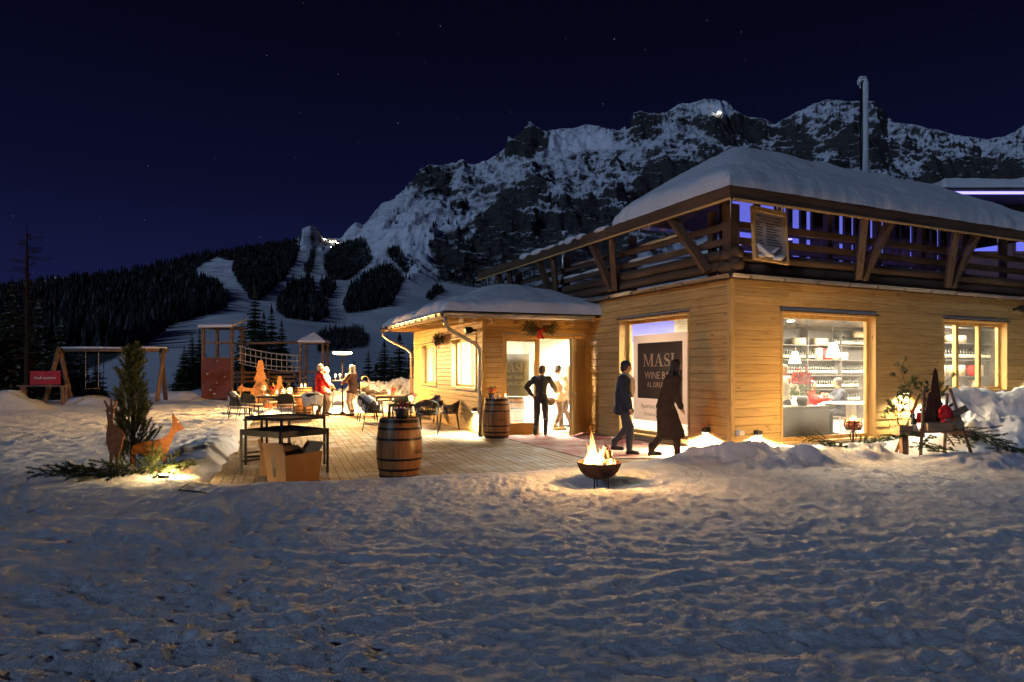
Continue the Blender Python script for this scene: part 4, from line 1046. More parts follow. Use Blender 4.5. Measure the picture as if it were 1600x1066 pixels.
# ------------------------------------------------------------------ conifers
def conifer_mesh(h, r, seed, whorls=30, snow=0.0, droop=0.35, bare=0.06, dens=1.0):
    rs = random.Random(seed); mb = MB()
    for w in range(whorls):
        t = (w + rs.random() * 0.6) / whorls; z = h * (bare + (1 - bare) * t)
        R_ = r * (1 - t) ** 0.85 * rs.uniform(0.8, 1.15) + 0.02 * h * (1 - t)
        nb = max(5, int((11 - 5 * t) * dens))
        for b_ in range(nb):
            a = 2 * math.pi * (b_ + rs.random() * 0.8) / nb; L_ = R_ * rs.uniform(0.65, 1.12)
            dirv = Vector((math.cos(a), math.sin(a), 0)); side = Vector((-dirv.y, dirv.x, 0))
            dz = -droop * L_ * rs.uniform(0.6, 1.3) + 0.12 * L_ * t
            n = 4
            for k in range(n):
                u0, u1 = k / n, (k + 1) / n
                p0 = Vector((0, 0, z)) + dirv * (L_ * u0) + Vector((0, 0, dz * u0 ** 1.3)); p1 = Vector((0, 0, z)) + dirv * (L_ * u1) + Vector((0, 0, dz * u1 ** 1.3))
                wd = L_ * 0.46 * (1.05 - u0) * rs.uniform(0.7, 1.2) + 0.01 * h
                for sgn in (-1, 1):
                    q = p0 + side * (sgn * wd) + dirv * (wd * 0.5) + Vector((0, 0, -wd * rs.uniform(0.25, 0.7)))
                    mb.tri(p0, q, p1, 0)
                    q2 = p0 + side * (sgn * wd * 0.4) + dirv * (wd * 0.3) + Vector((0, 0, -wd * rs.uniform(0.5, 1.0))); mb.tri(p0, q2, p1, 0)
                if snow and rs.random() < snow:
                    s_ = wd * 0.75; up = Vector((0, 0, 0.03 * h * 0.12 + 0.02))
                    mb.add([p0 + up, p0 + side * s_ * 0.5 + dirv * s_ * 0.3 + up * 0.2, p1 + up, p0 - side * s_ * 0.5 + dirv * s_ * 0.3 + up * 0.2], [(0, 1, 2, 3)], 1)
    mb.tri((0.02 * h, 0, h * 0.93), (-0.02 * h, 0.01 * h, h * 0.93), (0, 0, h * 1.03), 0)
    return mb.mesh('crown', [M['needle'], M['roofsnow']])
def trunk_mesh(h, r0):
    mb = MB(); rs = random.Random(int(h * 10)); mb.tube([(0, 0, -0.8), (0, 0, 0), (0.01 * h, 0, h * 0.4), (0, 0.008 * h, h * 0.75), (0, 0, h)], [r0 * 1.25, r0 * 1.1, r0 * 0.8, r0 * 0.4, r0 * 0.05], 8)
    return mb.mesh('trunk', M['bark'], True)
KIND = {'dark': (conifer_mesh(10, 2.5, 1, 34), trunk_mesh(10, 0.16)), 'dark2': (conifer_mesh(10, 2.0, 2, 34), trunk_mesh(10, 0.15)),
        'snowy': (conifer_mesh(10, 2.9, 3, 28, 0.35, 0.45), trunk_mesh(10, 0.18)), 'young': (conifer_mesh(10, 1.6, 4, 12, 0.25, 0.2, 0.05, 0.7), trunk_mesh(10, 0.12))}
def tree(kind, px, Y, h, label, z=None, rz=None, group=None, name='conifer_tree', w=1.0):
    v = px2(px, Y); zz = gh(v.x, Y) if z is None else z
    o = thing(name, label, 'tree', (v.x, Y, zz), rnd.random() * 6 if rz is None else rz, group); s = h / 10
    for nm, me in zip(('crown', 'trunk'), KIND[kind]):
        c = bpy.data.objects.new(nm, me); COL.objects.link(c); c.parent = o; c.scale = (s * w, s * w, s)
    return o
def terr_z(px, Y):
    j = int(np.clip(round((px - PX[0]) / (PX[1] - PX[0])), 0, len(PX) - 1)); return float(np.interp(Y, TY[:, j], TZ[:, j]))
def treeg(kind, px, Y, top, label, group=None, w=1.0):
    """tree standing on the ground whose tip reaches a picture row"""
    v = px2(px, Y); z = gh(v.x, Y) if Y < 44 else terr_z(px, Y)
    return tree(kind, px, Y, zof(top, Y) - z, label, z, group=group, w=w)
treeg('dark', 398, 70, 452, 'tall dark conifer standing behind the play tower')
treeg('dark2', 424, 76, 478, 'slimmer conifer right of the tall one behind the rope net')
treeg('dark', 440, 82, 500, 'bushy conifer behind the middle of the rope net bridge')
treeg('dark2', 378, 84, 500, 'small conifer left of the tall one behind the tower roof')
treeg('dark', 412, 90, 488, 'conifer half hidden behind the tall tree at the tower')
treeg('dark2', 300, 95, 520, 'dark conifer on the ski slope left of the play tower', w=1.3)
treeg('dark2', 312, 98, 514, 'narrow conifer touching the tower on its left')
treeg('dark', 288, 92, 540, 'low dark conifer on the slope by the swing post', w=1.3)
for px, top, Y, lb in ((275, 590, 62, 'small fir right of the swing frame foot'), (290, 580, 64, 'small fir between swing frame and play tower'), (306, 574, 60, 'young fir just left of the climbing wall'), (318, 585, 58, 'young fir against the climbing wall edge')):
    treeg('young', px, Y, top, lb)
treeg('young', 162, 55, 567, 'bare little fir on the slope under the swing beam')
treeg('snowy', 20, 48, 440, 'big snow laden fir at the left edge behind the bench', w=1.1)
treeg('snowy', 96, 52, 500, 'snow laden fir behind the swing frame', w=1.25)
treeg('snowy', 60, 56, 470, 'snow flecked fir behind the red banner bench', w=1.1)
treeg('dark', -30, 46, 470, 'dark fir cut by the left picture edge')
treeg('snowy', 126, 60, 545, 'low snowy fir right of the swing frame leg', w=1.3)
treeg('dark', 150, 70, 560, 'low dark fir right of the snowy firs', w=1.2)
for i, (px, top, Y, w, lb) in enumerate(((575, 548, 52, 1.3, 'dark fir right of the patio heater'), (600, 532, 56, 1.4, 'wide dark fir behind the snow heap'), (625, 522, 60, 1.4, 'tall dark fir by the annex downpipe'), (648, 528, 54, 1.3, 'dark fir behind the annex corner'),
    (553, 566, 58, 1.3, 'low fir behind the second heater guest'), (612, 560, 46, 1.3, 'shadowy fir just behind the snow heap'), (588, 570, 48, 1.5, 'short wide fir behind the snow heap left end'), (505, 560, 75, 1.4, 'low fir under the small hip roof'))):
    treeg('dark' if i % 2 else 'dark2', px, Y, top, lb, w=w)
# leafless larch
lv = px2(42, 40); lz = gh(lv.x, 40)
lt_ = thing('larch_tree', 'tall bare larch rising against the sky at the left', 'tree', (lv.x, 40, lz), 0)
hh = zof(355, 40) - lz
mb = MB(); mb.tube([(0, 0, -1), (0, 0, 0), (0.05, 0, hh * 0.5), (0, 0, hh * 0.8), (0, 0, hh)], [0.26, 0.22, 0.15, 0.10, 0.02], 8); mb.build('trunk', M['bark'], lt_, smooth=True)
mb = MB(); rs = random.Random(3)
for i in range(64):
    t = 0.42 + 0.56 * i / 64; a = rs.random() * 6.28; l = (1.15 - t) * 4.6 * rs.uniform(0.5, 1.1); d = Vector((math.cos(a), math.sin(a), 0)); z = hh * t
    P_ = [Vector((0, 0, z)) + d * (l * u) + Vector((0, 0, -0.22 * l * u + 0.25 * l * u * u)) for u in (0, 0.35, 0.7, 1.0)]
    mb.tube(P_, [0.035, 0.025, 0.015, 0.004], 4, cap=False)
    for k in range(9):
        u = 0.25 + 0.7 * rs.random(); p = P_[0].lerp(P_[3], u); q = p + Vector((rs.uniform(-.5, .5), rs.uniform(-.5, .5), rs.uniform(-.45, .15))) * (0.5 + 0.3 * l * 0.4)
        mb.tube([p, q], [0.010, 0.003], 3, cap=False)
mb.build('crown', M['bark'], lt_)

# needle sprays -------------------------------------------------------
def spray(mb, p0, d, L_, rs, nl=0.07, dens=70, m=0, mt=1, thick=0.006, curl=0.1):
    """a twig with needles all around"""
    d = Vector(d).normalized(); pts_ = []; p = Vector(p0); dd = d.copy()
    for k in range(5):
        pts_.append(p.copy()); dd = (dd + Vector((rs.uniform(-1, 1), rs.uniform(-1, 1), rs.uniform(-0.6, 1))) * curl).normalized(); p = p + dd * (L_ / 4)
    mb.tube(pts_, [thick, thick * 0.8, thick * 0.7, thick * 0.5, thick * 0.3], 4, mt, cap=False)
    n = int(dens * L_ / 0.3)
    for i in range(n):
        u = rs.random() ** 0.8 * 4; k = min(3, int(u)); c = pts_[k].lerp(pts_[k + 1], u - k); ax = (pts_[k + 1] - pts_[k]).normalized()
        o = ax.orthogonal().normalized(); o = Matrix.Rotation(rs.random() * 6.28, 3, ax) @ o
        nd_ = (o * rs.uniform(0.6, 1.0) + ax * rs.uniform(0.5, 1.1)).normalized(); l = nl * rs.uniform(0.7, 1.2); sd = nd_.cross(ax).normalized() * (l * 0.055 + 0.0012)
        mb.tri(c - sd, c + sd, c + nd_ * l, m)
def fir_branch_mesh(L_, seed, nl=0.058, dens=100, spread=0.55, name='fir_branch'):
    rs = random.Random(seed); mb = MB(); n = int(L_ / 0.085)
    spray(mb, (0, 0, 0), (1, 0, 0.05), L_, rs, nl, dens, curl=0.06, thick=0.009)
    for i in range(n):
        u = 0.12 + 0.85 * i / n; s = (-1) ** i; l = L_ * spread * (1.0 - 0.75 * u) * rs.uniform(0.7, 1.1)
        spray(mb, (u * L_, 0, 0.03 * u), (0.75, s * 0.8, rs.uniform(-0.15, 0.25)), l, rs, nl, dens, curl=0.10)
    return mb.mesh(name, [M['needle'], M['branchbark']])
# the small mountain pine by the deer
def pine_bush(h, r, seed, mat, n=230):
    rs = random.Random(seed); mb = MB()
    for i in range(n):
        t = rs.random() ** 1.15; a = rs.random() * 6.28; z = 0.10 * h + 0.86 * h * t
        R_ = r * (1 - t) ** 0.72 * (0.55 + 0.45 * math.sin(min(1, t * 6 + 0.35) * 1.57)) * rs.uniform(0.30, 1.05) * (1 + 0.22 * math.sin(a * 2.3 + t * 7))
        d = Vector((math.cos(a), math.sin(a), 0)); p = d * R_ * 0.62 + Vector((0, 0, z - 0.10 * h * (1 - t) * R_ / r))
        dr_ = d * (0.75 - 0.3 * t) + Vector((rs.uniform(-.25, .25), rs.uniform(-.25, .25), rs.uniform(0.7, 1.25)))
        spray(mb, p, dr_, h * rs.uniform(0.09, 0.17) * (1 - 0.3 * t), rs, h * 0.042, 95, curl=0.12)
    for i in range(12): spray(mb, (0, 0, h * 0.86), (rs.uniform(-.35, .35), rs.uniform(-.35, .35), 1), h * 0.15, rs, h * 0.035, 90)
    return mb.mesh('crown', [mat, M['branchbark']])
pv = gpx(207, 10.6)
pt = thing('small_pine', 'bushy young mountain pine standing behind the two metal deer', 'tree', pv)
o = bpy.data.objects.new('crown', pine_bush(zof(545, 10.6) - pv.z, 0.47, 7, M['pine'], 330)); COL.objects.link(o); o.parent = pt
mb = MB(); rs = random.Random(2); mb.tube([(0, 0, -0.1), (0.01, 0, 0.4), (0, 0.02, 1.0), (0, 0, 1.62)], [0.045, 0.04, 0.028, 0.008], 8)
for i in range(26):
    a = rs.random() * 6.28; z = 0.15 + 1.2 * rs.random(); l = 0.34 * (1 - z / 1.9); mb.tube([(0, 0, z), (math.cos(a) * l * 0.6, math.sin(a) * l * 0.6, z + 0.02), (math.cos(a) * l, math.sin(a) * l, z + 0.10)], [0.014, 0.010, 0.005], 5)
mb.build('trunk', M['branchbark'], pt, smooth=True)

FB = [fir_branch_mesh(0.9, 21), fir_branch_mesh(0.7, 22), fir_branch_mesh(1.1, 23)]
def branch(i, loc, rz, label, tilt=0.0, roll=0.0, s=1.0, group=None):
    o = bpy.data.objects.new('fir_branch', FB[i]); COL.objects.link(o); o.location = loc; o.rotation_euler = Euler((roll, tilt, rz)); o.scale = (s,) * 3
    return tag(o, label, 'branch', group)

# ------------------------------------------------------------------ deer cut from rusted plate
def outline_obj(pts_, th, mat, name, parent=None, holes=None):
    mb = MB(); mb.prism(pts_, th); o = mb.build(name, mat, parent)
    bm = bmesh.new(); bm.from_mesh(o.data); bmesh.ops.triangulate(bm, faces=[f for f in bm.faces if len(f.verts) > 4]); bm.to_mesh(o.data); bm.free(); return o
doe = [(x / 100, z / 100) for x, z in [(2, 12), (5, 12), (9, 30), (16, 33), (26, 30), (40, 25), (50, 25), (56, 25), (59, 8), (60, 0), (63, 0), (63, 10), (64, 28), (68, 36), (70, 44), (76, 56), (80, 66), (84, 70), (93, 73), (97, 76), (95, 79), (90, 86), (86, 92), (80, 97), (77, 103), (75, 97), (76, 88), (74, 78), (68, 66), (62, 61), (57, 58), (52, 58), (40, 54), (26, 53), (12, 50), (4, 46), (0, 38), (0, 24)]]
dv = gpx(205, 9.95)
d_ = thing('metal_deer', 'rusted flat metal doe with raised head lit from below by the pine', 'figure', dv, R(6), 'flat metal deer beside the small pine')
outline_obj([(x * 0.78, z * 0.85 + 0.0) for x, z in doe], 0.012, M['rust'], 'body', d_)
stag = [(x / 100, z / 100) for x, z in [(6, 0), (9, 0), (11, 20), (13, 38), (16, 30), (17, 4), (19, 4), (20, 34), (24, 44), (27, 60), (28, 70), (24, 80), (17, 86), (13, 88), (12, 98), (13, 108), (15, 113), (13, 117), (16, 122), (19, 130), (17, 130), (14, 124), (12, 120), (11, 126), (12, 134), (10, 134), (9, 126), (8, 119), (4, 124), (1, 131), (-1, 130), (2, 122), (4, 116), (3, 112), (4, 104), (5, 92), (5, 84), (3, 72), (3, 58), (6, 44), (8, 36), (7, 18)]]
sv = gpx(163, 9.75)
s_o = thing('metal_deer', 'rusted flat metal stag with small antlers left of the pine', 'figure', sv, R(-14), 'flat metal deer beside the small pine')
outline_obj([(x * 1.25, z * 0.83) for x, z in stag], 0.012, M['rust'], 'body', s_o)
for o, ex, ez_ in ((d_, 0.672, 0.745), (s_o, 0.10, 0.90)):
    mb = MB(); mb.lathe([(0.011, -0.008), (0.011, 0.008)], 10); e = mb.build('eye', M['white'], o); e.location = (ex, 0, ez_); e.rotation_euler = (R(90), 0, 0)
# flood light lying on the snow
fl_p = gpx(256, 9.35, 0.0)
ft = thing('floodlight', 'small floodlight lying on the snow in front of the metal deer', 'lamp', fl_p, R(60))
mb = MB(); mb.box2((-0.03, -0.09, 0.0), (0.03, 0.09, 0.05)); mb.build('housing', M['black'], ft)
mb = MB(); mb.box2((-0.02, -0.08, 0.0505), (0.025, 0.08, 0.056)); mb.build('lens', M['bulb'], ft)
lamp('floodlight_light', 'POINT', (0.09, 0, 0.10), 42, (1.0, 0.66, 0.26), 0.06, ft)
mb = MB(); cp = [(0, -0.05, 0.02), (-0.2, -0.3, -0.01), (-0.1, -0.7, 0.0), (-0.5, -1.1, 0.01), (-0.4, -1.5, 0.0)]; mb.tube(cp, 0.008, 6); mb.build('cable', M['black'], ft, smooth=True)
lampring = gpx(250, 9.3)
for k, (i, px, Y, rz, s, lb) in enumerate(((0, 250, 9.75, 200, 1.0, 'lit fir branch heaped in front of the metal doe'), (1, 222, 9.7, 20, 1.0, 'fir branch at the foot of the metal doe'), (2, 236, 9.5, 250, 0.7, 'fir branch hanging towards the camera below the doe'), (0, 205, 9.6, 160, 0.6, 'fir branch below the pine trunk'),
    (2, 190, 9.3, 185, 0.9, 'dark fir branch sprawling on the snow left of the deer'), (1, 165, 9.15, 170, 1.0, 'dark fir branch end in the leftmost heap'), (0, 150, 9.2, 200, 0.9, 'leftmost dark fir branch on the snow'), (1, 200, 9.1, 215, 0.9, 'fir branch pointing at the camera below the stag'), (2, 240, 9.9, 320, 0.8, 'fir branch reaching right of the doe hooves'))):
    branch(i, gpx(px, Y, 0.07 + 0.02 * (k % 3)), R(rz), lb, tilt=R(-4 + 3 * (k % 3)), roll=R(10 * (k % 5) - 20), s=s)
for k, (i, px, Y, rz, s, lb) in enumerate(((0, 244, 9.8, 130, 0.55, 'short lit fir sprig stuck upright below the doe'), (1, 230, 9.85, 100, 0.45, 'upright fir sprig before the pine trunk'), (1, 258, 9.75, 60, 0.55, 'lit fir sprig right beside the floodlight'), (0, 222, 9.7, 80, 0.36, 'fir bough standing up under the doe belly'), (2, 238, 9.62, 110, 0.45, 'fir bough leaning towards the floodlight'), (1, 216, 9.6, 120, 0.35, 'fir bough leaning left under the doe hind legs'), (0, 228, 9.5, 60, 0.5, 'fir bough leaning right over the flood lit snow'), (2, 205, 9.45, 200, 0.28, 'fir bough leaning down beside the stag hooves'))):
    branch(i, gpx(px, Y, 0.02), R(rz), lb, tilt=R(-55), s=s)
mb = MB(); rs = random.Random(6)
for i in range(16):
    a = rs.random() * 6.28; p = Vector((rs.uniform(-.35, .4), rs.uniform(-.15, .15), 0.03)); mb.tube([p, p + Vector((math.cos(a) * 0.16, math.sin(a) * 0.1, rs.uniform(0, 0.12)))], 0.004, 4)
o = mb.build('straw', M['ply'], None, loc=gpx(255, 9.6)); tag(o, 'loose straw around the floodlight', 'straw', kind='stuff')

# ------------------------------------------------------------------ swing frame and banner bench
sw = thing('swing_frame', 'log swing frame with snow on its long top beam', 'swing', gpx(165, 30), 0)
swz = sw.location.z; swx = sw.location.x
def rel(o, px, Y, z): return Vector(((px - 800) / F * Y - o.location.x, Y - o.location.y, z - o.location.z))
def poleo(o, name, a, b_, r, mat, n=10):
    mb = MB(); mb.tube([a, (Vector(a) + Vector(b_)) / 2, b_], [r * 1.06, r, r * 0.96], n); return mb.build(name, mat, o, smooth=True)
zt = zof(547, 30)
poleo(sw, 'top_beam', rel(sw, 92, 30, zt), rel(sw, 262, 30, zt), 0.085, M['play_x'])
poleo(sw, 'leg', rel(sw, 71, 29.2, swz - 0.1), rel(sw, 92.5, 29.9, zt + 0.1), 0.10, M['play_z']); poleo(sw, 'leg', rel(sw, 111, 30.6, swz - 0.1), rel(sw, 93, 30.1, zt + 0.12), 0.10, M['play_z'])
poleo(sw, 'leg', rel(sw, 245, 29.2, swz - 0.1), rel(sw, 257, 29.9, zt + 0.05), 0.095, M['play_z']); poleo(sw, 'leg', rel(sw, 259, 31.4, swz - 0.1), rel(sw, 251, 30.1, zt + 0.12), 0.095, M['play_z'])
poleo(sw, 'brace', rel(sw, 98, 31.2, swz - 0.1), rel(sw, 104, 30.4, swz + 0.75), 0.06, M['play_z'])
mb = MB(); mb.tube([rel(sw, 95, 30, zt + 0.085), rel(sw, 130, 30, zt + 0.10), rel(sw, 180, 30, zt + 0.085), rel(sw, 230, 30, zt + 0.10), rel(sw, 261, 30, zt + 0.085)], [0.05, 0.065, 0.05, 0.065, 0.05], 8); mb.build('snow_cover', M['roofsnow'], sw, smooth=True)
for a, b_ in ((134, 154), (190, 206)):
    for px in (a, b_):
        mb = MB(); mb.tube([rel(sw, px, 30, zt), rel(sw, px, 30, swz + 0.45)], 0.012, 5); mb.build('rope', M['netrope'], sw)
    mb = MB(); mb.box((rel(sw, (a + b_) / 2, 30, swz + 0.44)), (0.6, 0.2, 0.04)); mb.build('swing_seat', M['play_x'], sw)
bn = thing('timber_bench', 'dark timber bench with a red banner at the left edge of the snow', 'bench', gpx(68, 28.6), 0)
bz = bn.location.z
mb = MB(); mb.box(rel(bn, 68, 28.6, zof(603, 28.6)), (2.05, 0.4, 0.06)); mb.build('seat', M['play_x'], bn)
for px, Y in ((32, 28.4), (38, 28.9), (98, 28.4), (103, 28.9)):
    mb = MB(); mb.beam(rel(bn, px, Y, bz - 0.1), rel(bn, px + (2 if px < 60 else -1), Y, zof(604, Y)), 0.09, 0.09); mb.build('leg', M['play_z'], bn)
mb = MB(); mb.beam(rel(bn, 38, 28.7, bz + 0.12), rel(bn, 100, 28.7, bz + 0.12), 0.08, 0.08); mb.build('stretcher', M['play_x'], bn)
def text_mesh(txt, size, M4, mat, ext=0.003, name='lettering', sxx=1.0, parent=None, align='CENTER', space=1.0):
    cu = bpy.data.curves.new(name, 'FONT'); cu.body = txt; cu.size = size; cu.align_x = align; cu.extrude = ext; cu.resolution_u = 2; cu.space_character = space
    o = bpy.data.objects.new(name, cu); COL.objects.link(o); dg = bpy.context.evaluated_depsgraph_get(); me = bpy.data.meshes.new_from_object(o.evaluated_get(dg)); bpy.data.objects.remove(o)
    me.transform(Matrix.Diagonal((sxx, 1, 1, 1))); me.transform(M4); me.materials.clear(); me.materials.append(mat); me.name = name
    o = bpy.data.objects.new(name, me); COL.objects.link(o)
    if parent is not None: o.parent = parent
    return o
bb = thing('red_banner', 'red banner board with a line of white lettering on the bench', 'banner', gpx(71, 28.45) * 1.0, 0)
bc = rel(bb, 71, 28.45, zof(590.5, 28.45))
mb = MB(); mb.box(bc, (1.28, 0.06, 0.58)); mb.build('board', M['redpaint'], bb)
text_mesh('Audi quattro', 0.17, Matrix.Translation(bc + Vector((0, -0.036, -0.05))) @ Matrix.Rotation(R(90), 4, 'X'), M['white'], parent=bb, sxx=1.05)

# ------------------------------------------------------------------ play towers and rope bridge
TYp = 33.0
tw = thing('play_tower', 'wooden play tower with climbing wall and snowy flat roof', 'tower', gpx(348, TYp), R(-4))
tz = tw.location.z
def pz(py): return zof(py, TYp) - tz
hw_ = 0.72
for x, y in ((-hw_, -0.5), (hw_, -0.5), (-hw_ + 0.12, 0.6), (hw_, 0.6)):
    mb = MB(); mb.beam((x, y, -0.2), (x, y, pz(512)), 0.13, 0.13); mb.build('post', M['play_z'], tw)
mb = MB(); mb.box2((-hw_ - 0.06, -0.60, 0.0), (hw_ - 0.02, -0.565, pz(561))); mb.build('climbing_wall', plain('red_brown_board', (0.17, 0.040, 0.016), 0.6, 0, 0.25, 6), tw)
rs = random.Random(5); hm = [M['white'], M['pot'], M['kraft']]
for i, (x, z) in enumerate(((-.45, .62), (.25, .78), (.02, .40), (-.3, .22), (.3, .30), (.05, .95), (-.1, .12), (-.38, 1.0), (.42, .55))):
    mb = MB(); mb.ell((x, -0.62, z * pz(561)), (0.055, 0.05, 0.045), 8, 6); mb.build('climbing_hold', hm[i % 3], tw, smooth=True)
mb = MB(); mb.box2((-hw_, -0.55, pz(562)), (hw_, 0.7, pz(559))); mb.build('platform', M['play_x'], tw)
for y in (-0.5, 0.6):
    mb = MB(); mb.beam((-hw_, y, pz(536)), (hw_, y, pz(536)), 0.06, 0.08); mb.build('rail', M['play_x'], tw)
mb = MB(); mb.box2((-hw_ - 0.13, -0.75, pz(514)), (hw_ + 0.13, 0.85, pz(511))); mb.build('roof', M['play_x'], tw)
mb = MB(); mb.add([(-hw_ - .14, -.77, pz(513)), (hw_ + .14, -.77, pz(513)), (hw_ + .12, .85, pz(500)), (-hw_ - .05, .85, pz(500)), (-hw_ - .14, -.77, pz(509)), (hw_ + .14, -.77, pz(509)), (hw_ + .12, .85, pz(496)), (-hw_ - .05, .85, pz(496))], [(3, 2, 1, 0), (4, 5, 6, 7), (0, 1, 5, 4), (1, 2, 6, 5), (2, 3, 7, 6), (3, 0, 4, 7)]); mb.build('roof_snow', M['roofsnow'], tw)
T2 = 33.5
tw2 = thing('play_tower', 'smaller play tower with a little snowy pyramid roof and steps', 'tower', gpx(491, T2), R(3))
t2z = tw2.location.z
def qz(py): return zof(py, T2) - t2z
for x in (-0.55, 0.55):
    for y in (-0.5, 0.55):
        mb = MB(); mb.beam((x, y, -0.2), (x, y, qz(537)), 0.11, 0.11); mb.build('post', M['play_z'], tw2)
mb = MB(); z0 = qz(536); mb.add([(-.66, -.66, z0), (.66, -.66, z0), (.66, .7, z0), (-.66, .7, z0), (-.66, -.66, z0 + .1), (.66, -.66, z0 + .1), (.66, .7, z0 + .1), (-.66, .7, z0 + .1), (0, 0, qz(519))], [(3, 2, 1, 0), (0, 1, 5, 4), (1, 2, 6, 5), (2, 3, 7, 6), (3, 0, 4, 7), (4, 5, 8), (5, 6, 8), (6, 7, 8), (7, 4, 8)]); mb.build('roof_snow', M['roofsnow'], tw2)
mb = MB(); mb.box2((-.62, -.62, z0 - 0.06), (.62, .66, z0 - 0.002)); mb.build('roof', M['play_x'], tw2)
for i in range(6):
    mb = MB(); mb.box2((-.55, -0.75 + 0.14 * i - 0.5, 0.12 + 0.2 * i), (.55, -0.62 + 0.14 * i - 0.5, 0.17 + 0.2 * i)); mb.build('step', M['play_x'], tw2)
mb = MB(); mb.box2((-.6, -.5, qz(583)), (.6, .6, qz(580))); mb.build('platform', M['play_x'], tw2)
nb = thing('rope_bridge', 'rope net bridge hanging between the two play towers', 'bridge', gpx(420, TYp), 0)
nz0 = nb.location.z
zb = lambda py: zof(py, TYp)
poleo(nb, 'beam', rel(nb, 370, TYp, zb(537)), rel(nb, 474, TYp, zb(535)), 0.06, M['play_x'])
for y_ in (-0.5, 0.55):
    for r0, r1, sag in ((541, 556, 6), (551, 564, 6.5), (562, 574, 7), (567, 580, 8)):
        P_ = []
        for k in range(13):
            u = k / 12; px = 373 + (470 - 373) * u; py = r0 + (r1 - r0) * u + sag * 4 * u * (1 - u) * 0.5
            P_.append(rel(nb, px, TYp + y_, zb(py)))
        mb = MB(); mb.tube(P_, 0.016, 5); mb.build('rope', M['netrope'], nb)
    for k in range(12):
        u = (k + 0.3) / 12; px = 373 + 97 * u; s4 = 4 * u * (1 - u) * 0.5
        mb = MB(); mb.tube([rel(nb, px, TYp + y_, zb(541 + 15 * u + 6 * s4)), rel(nb, px, TYp + y_, zb(567 + 13 * u + 8 * s4))], 0.014, 5); mb.build('rope', M['netrope'], nb)
pf = thing('plank_fence', 'low plank walkway fence under the rope bridge', 'fence', gpx(420, TYp + 1.2), 0)
for py in (583, 590, 597):
    mb = MB(); mb.beam(rel(pf, 366, TYp + 1.2, zb(py)), rel(pf, 474, TYp + 1.2, zb(py - 1)), 0.05, 0.14); mb.build('board', M['play_x'], pf)
for px in (372, 420, 468):
    mb = MB(); mb.beam(rel(pf, px, TYp + 1.28, pf.location.z - 0.2), rel(pf, px, TYp + 1.28, zb(580)), 0.09, 0.09); mb.build('post', M['play_z'], pf)

# ------------------------------------------------------------------ plywood trees, fox, potted plants
def ply_tree(h, seed):
    rs = random.Random(seed); L_ = []; n = 5
    for i in range(n):
        z = h * (0.02 + 0.2 * i); w = h * 0.26 * (1 - 0.17 * i)
        L_.append((-w, z)); L_.append((-w * 0.48, z + h * 0.17))
    left = L_; right = [(-x * 0.97, z + 0.02 * h) for x, z in L_[::-1]]
    return left + [(0, h)] + right
for px, Y, top, lb in ((407, 26.5, 563, 'tall orange plywood fir cut-out behind the left table'), (437, 26.8, 588, 'short orange plywood fir cut-out behind the table plants')):
    p = px2(px, Y, 0.0); h = zof(top, Y)
    o = outline_obj(ply_tree(h, px), 0.02, M['ply'], 'plywood_tree'); o.location = p; tag(o, lb, 'decoration')
fx = [(x / 100, z / 100) for x, z in [(0, 0), (10, 8), (20, 22), (30, 26), (36, 34), (38, 24), (44, 20), (60, 16), (90, 14), (110, 10), (112, 0)]]
o = outline_obj([(x * 0.62, z * 0.9 + 0.82) for x, z in fx] + [(0.62, 0.0), (0.56, 0.0), (0.56, 0.82), (0.2, 0.82), (0.2, 0.0), (0.14, 0.0), (0.14, 0.82)], 0.02, M['ply'], 'plywood_fox'); o.location = px2(369, 25.6, 0.0); tag(o, 'orange plywood fox cut-out left of the plywood fir', 'decoration')
def potted(name, px, Y, z, h, r, mat, label, cat='plant', pot='pot', pr=0.14, seed=1, n=40):
    t_ = thing(name, label, cat, px2(px, Y, z), rnd.random() * 6)
    mb = MB(); mb.lathe([(pr * 0.72, 0), (pr, pr * 1.5), (pr * 1.06, pr * 1.5), (pr * 1.06, pr * 1.75), (pr * 0.9, pr * 1.75), (pr * 0.85, pr * 1.4), (0.001, pr * 1.4)], 16); mb.build('pot', M[pot], t_, sharp=40)
    o = bpy.data.objects.new('foliage', mat if not isinstance(mat, str) else None); COL.objects.link(o); o.parent = t_; o.location = (0, 0, pr * 1.3); return t_
cyp = pine_bush(0.9, 0.22, 12, M['pine'], 70)
for px, Y, lb, s in ((418, 26.2, 'green potted conifer right of the tall plywood fir', 1.0), (432, 27.2, 'dark potted conifer between the plywood firs', 1.1), (451, 26.4, 'small potted conifer right of the short plywood fir', 0.9)):
    t_ = potted('potted_conifer', px, Y, 0.0, 0.9, 0.2, cyp, lb, pr=0.19); t_.scale = (s * 1.12,) * 3
def flower_mesh(r, seed, mat, n=70, leaf='leaf'):
    rs = random.Random(seed); mb = MB()
    for i in range(n):
        d = Vector((rs.gauss(0, 1), rs.gauss(0, 1), abs(rs.gauss(0.6, 0.8)))).normalized(); p = d * r * rs.uniform(0.5, 1.0)
        if rs.random() < 0.45:
            s_ = r * 0.32; sd = d.orthogonal().normalized(); mb.add([p, p + sd * s_ * 0.4 + d * s_ * 0.4, p + d * s_, p - sd * s_ * 0.4 + d * s_ * 0.4], [(0, 1, 2, 3)], 1)
        else:
            for k in range(5):
                sd = Matrix.Rotation(k * 1.257 + rs.random(), 3, d) @ d.orthogonal().normalized(); q = r * 0.17
                mb.add([p, p + sd * q * 0.7 + d * q * 0.2 + d.cross(sd) * q * 0.4, p + sd * q * 1.3 + d * q * 0.5, p + sd * q * 0.7 + d * q * 0.2 - d.cross(sd) * q * 0.4], [(0, 1, 2, 3)], 0)
    return mb.mesh('foliage', [M[mat], M[leaf]])
FLW = flower_mesh(0.15, 5, 'flower'); HEA = flower_mesh(0.15, 6, 'heather', 90)

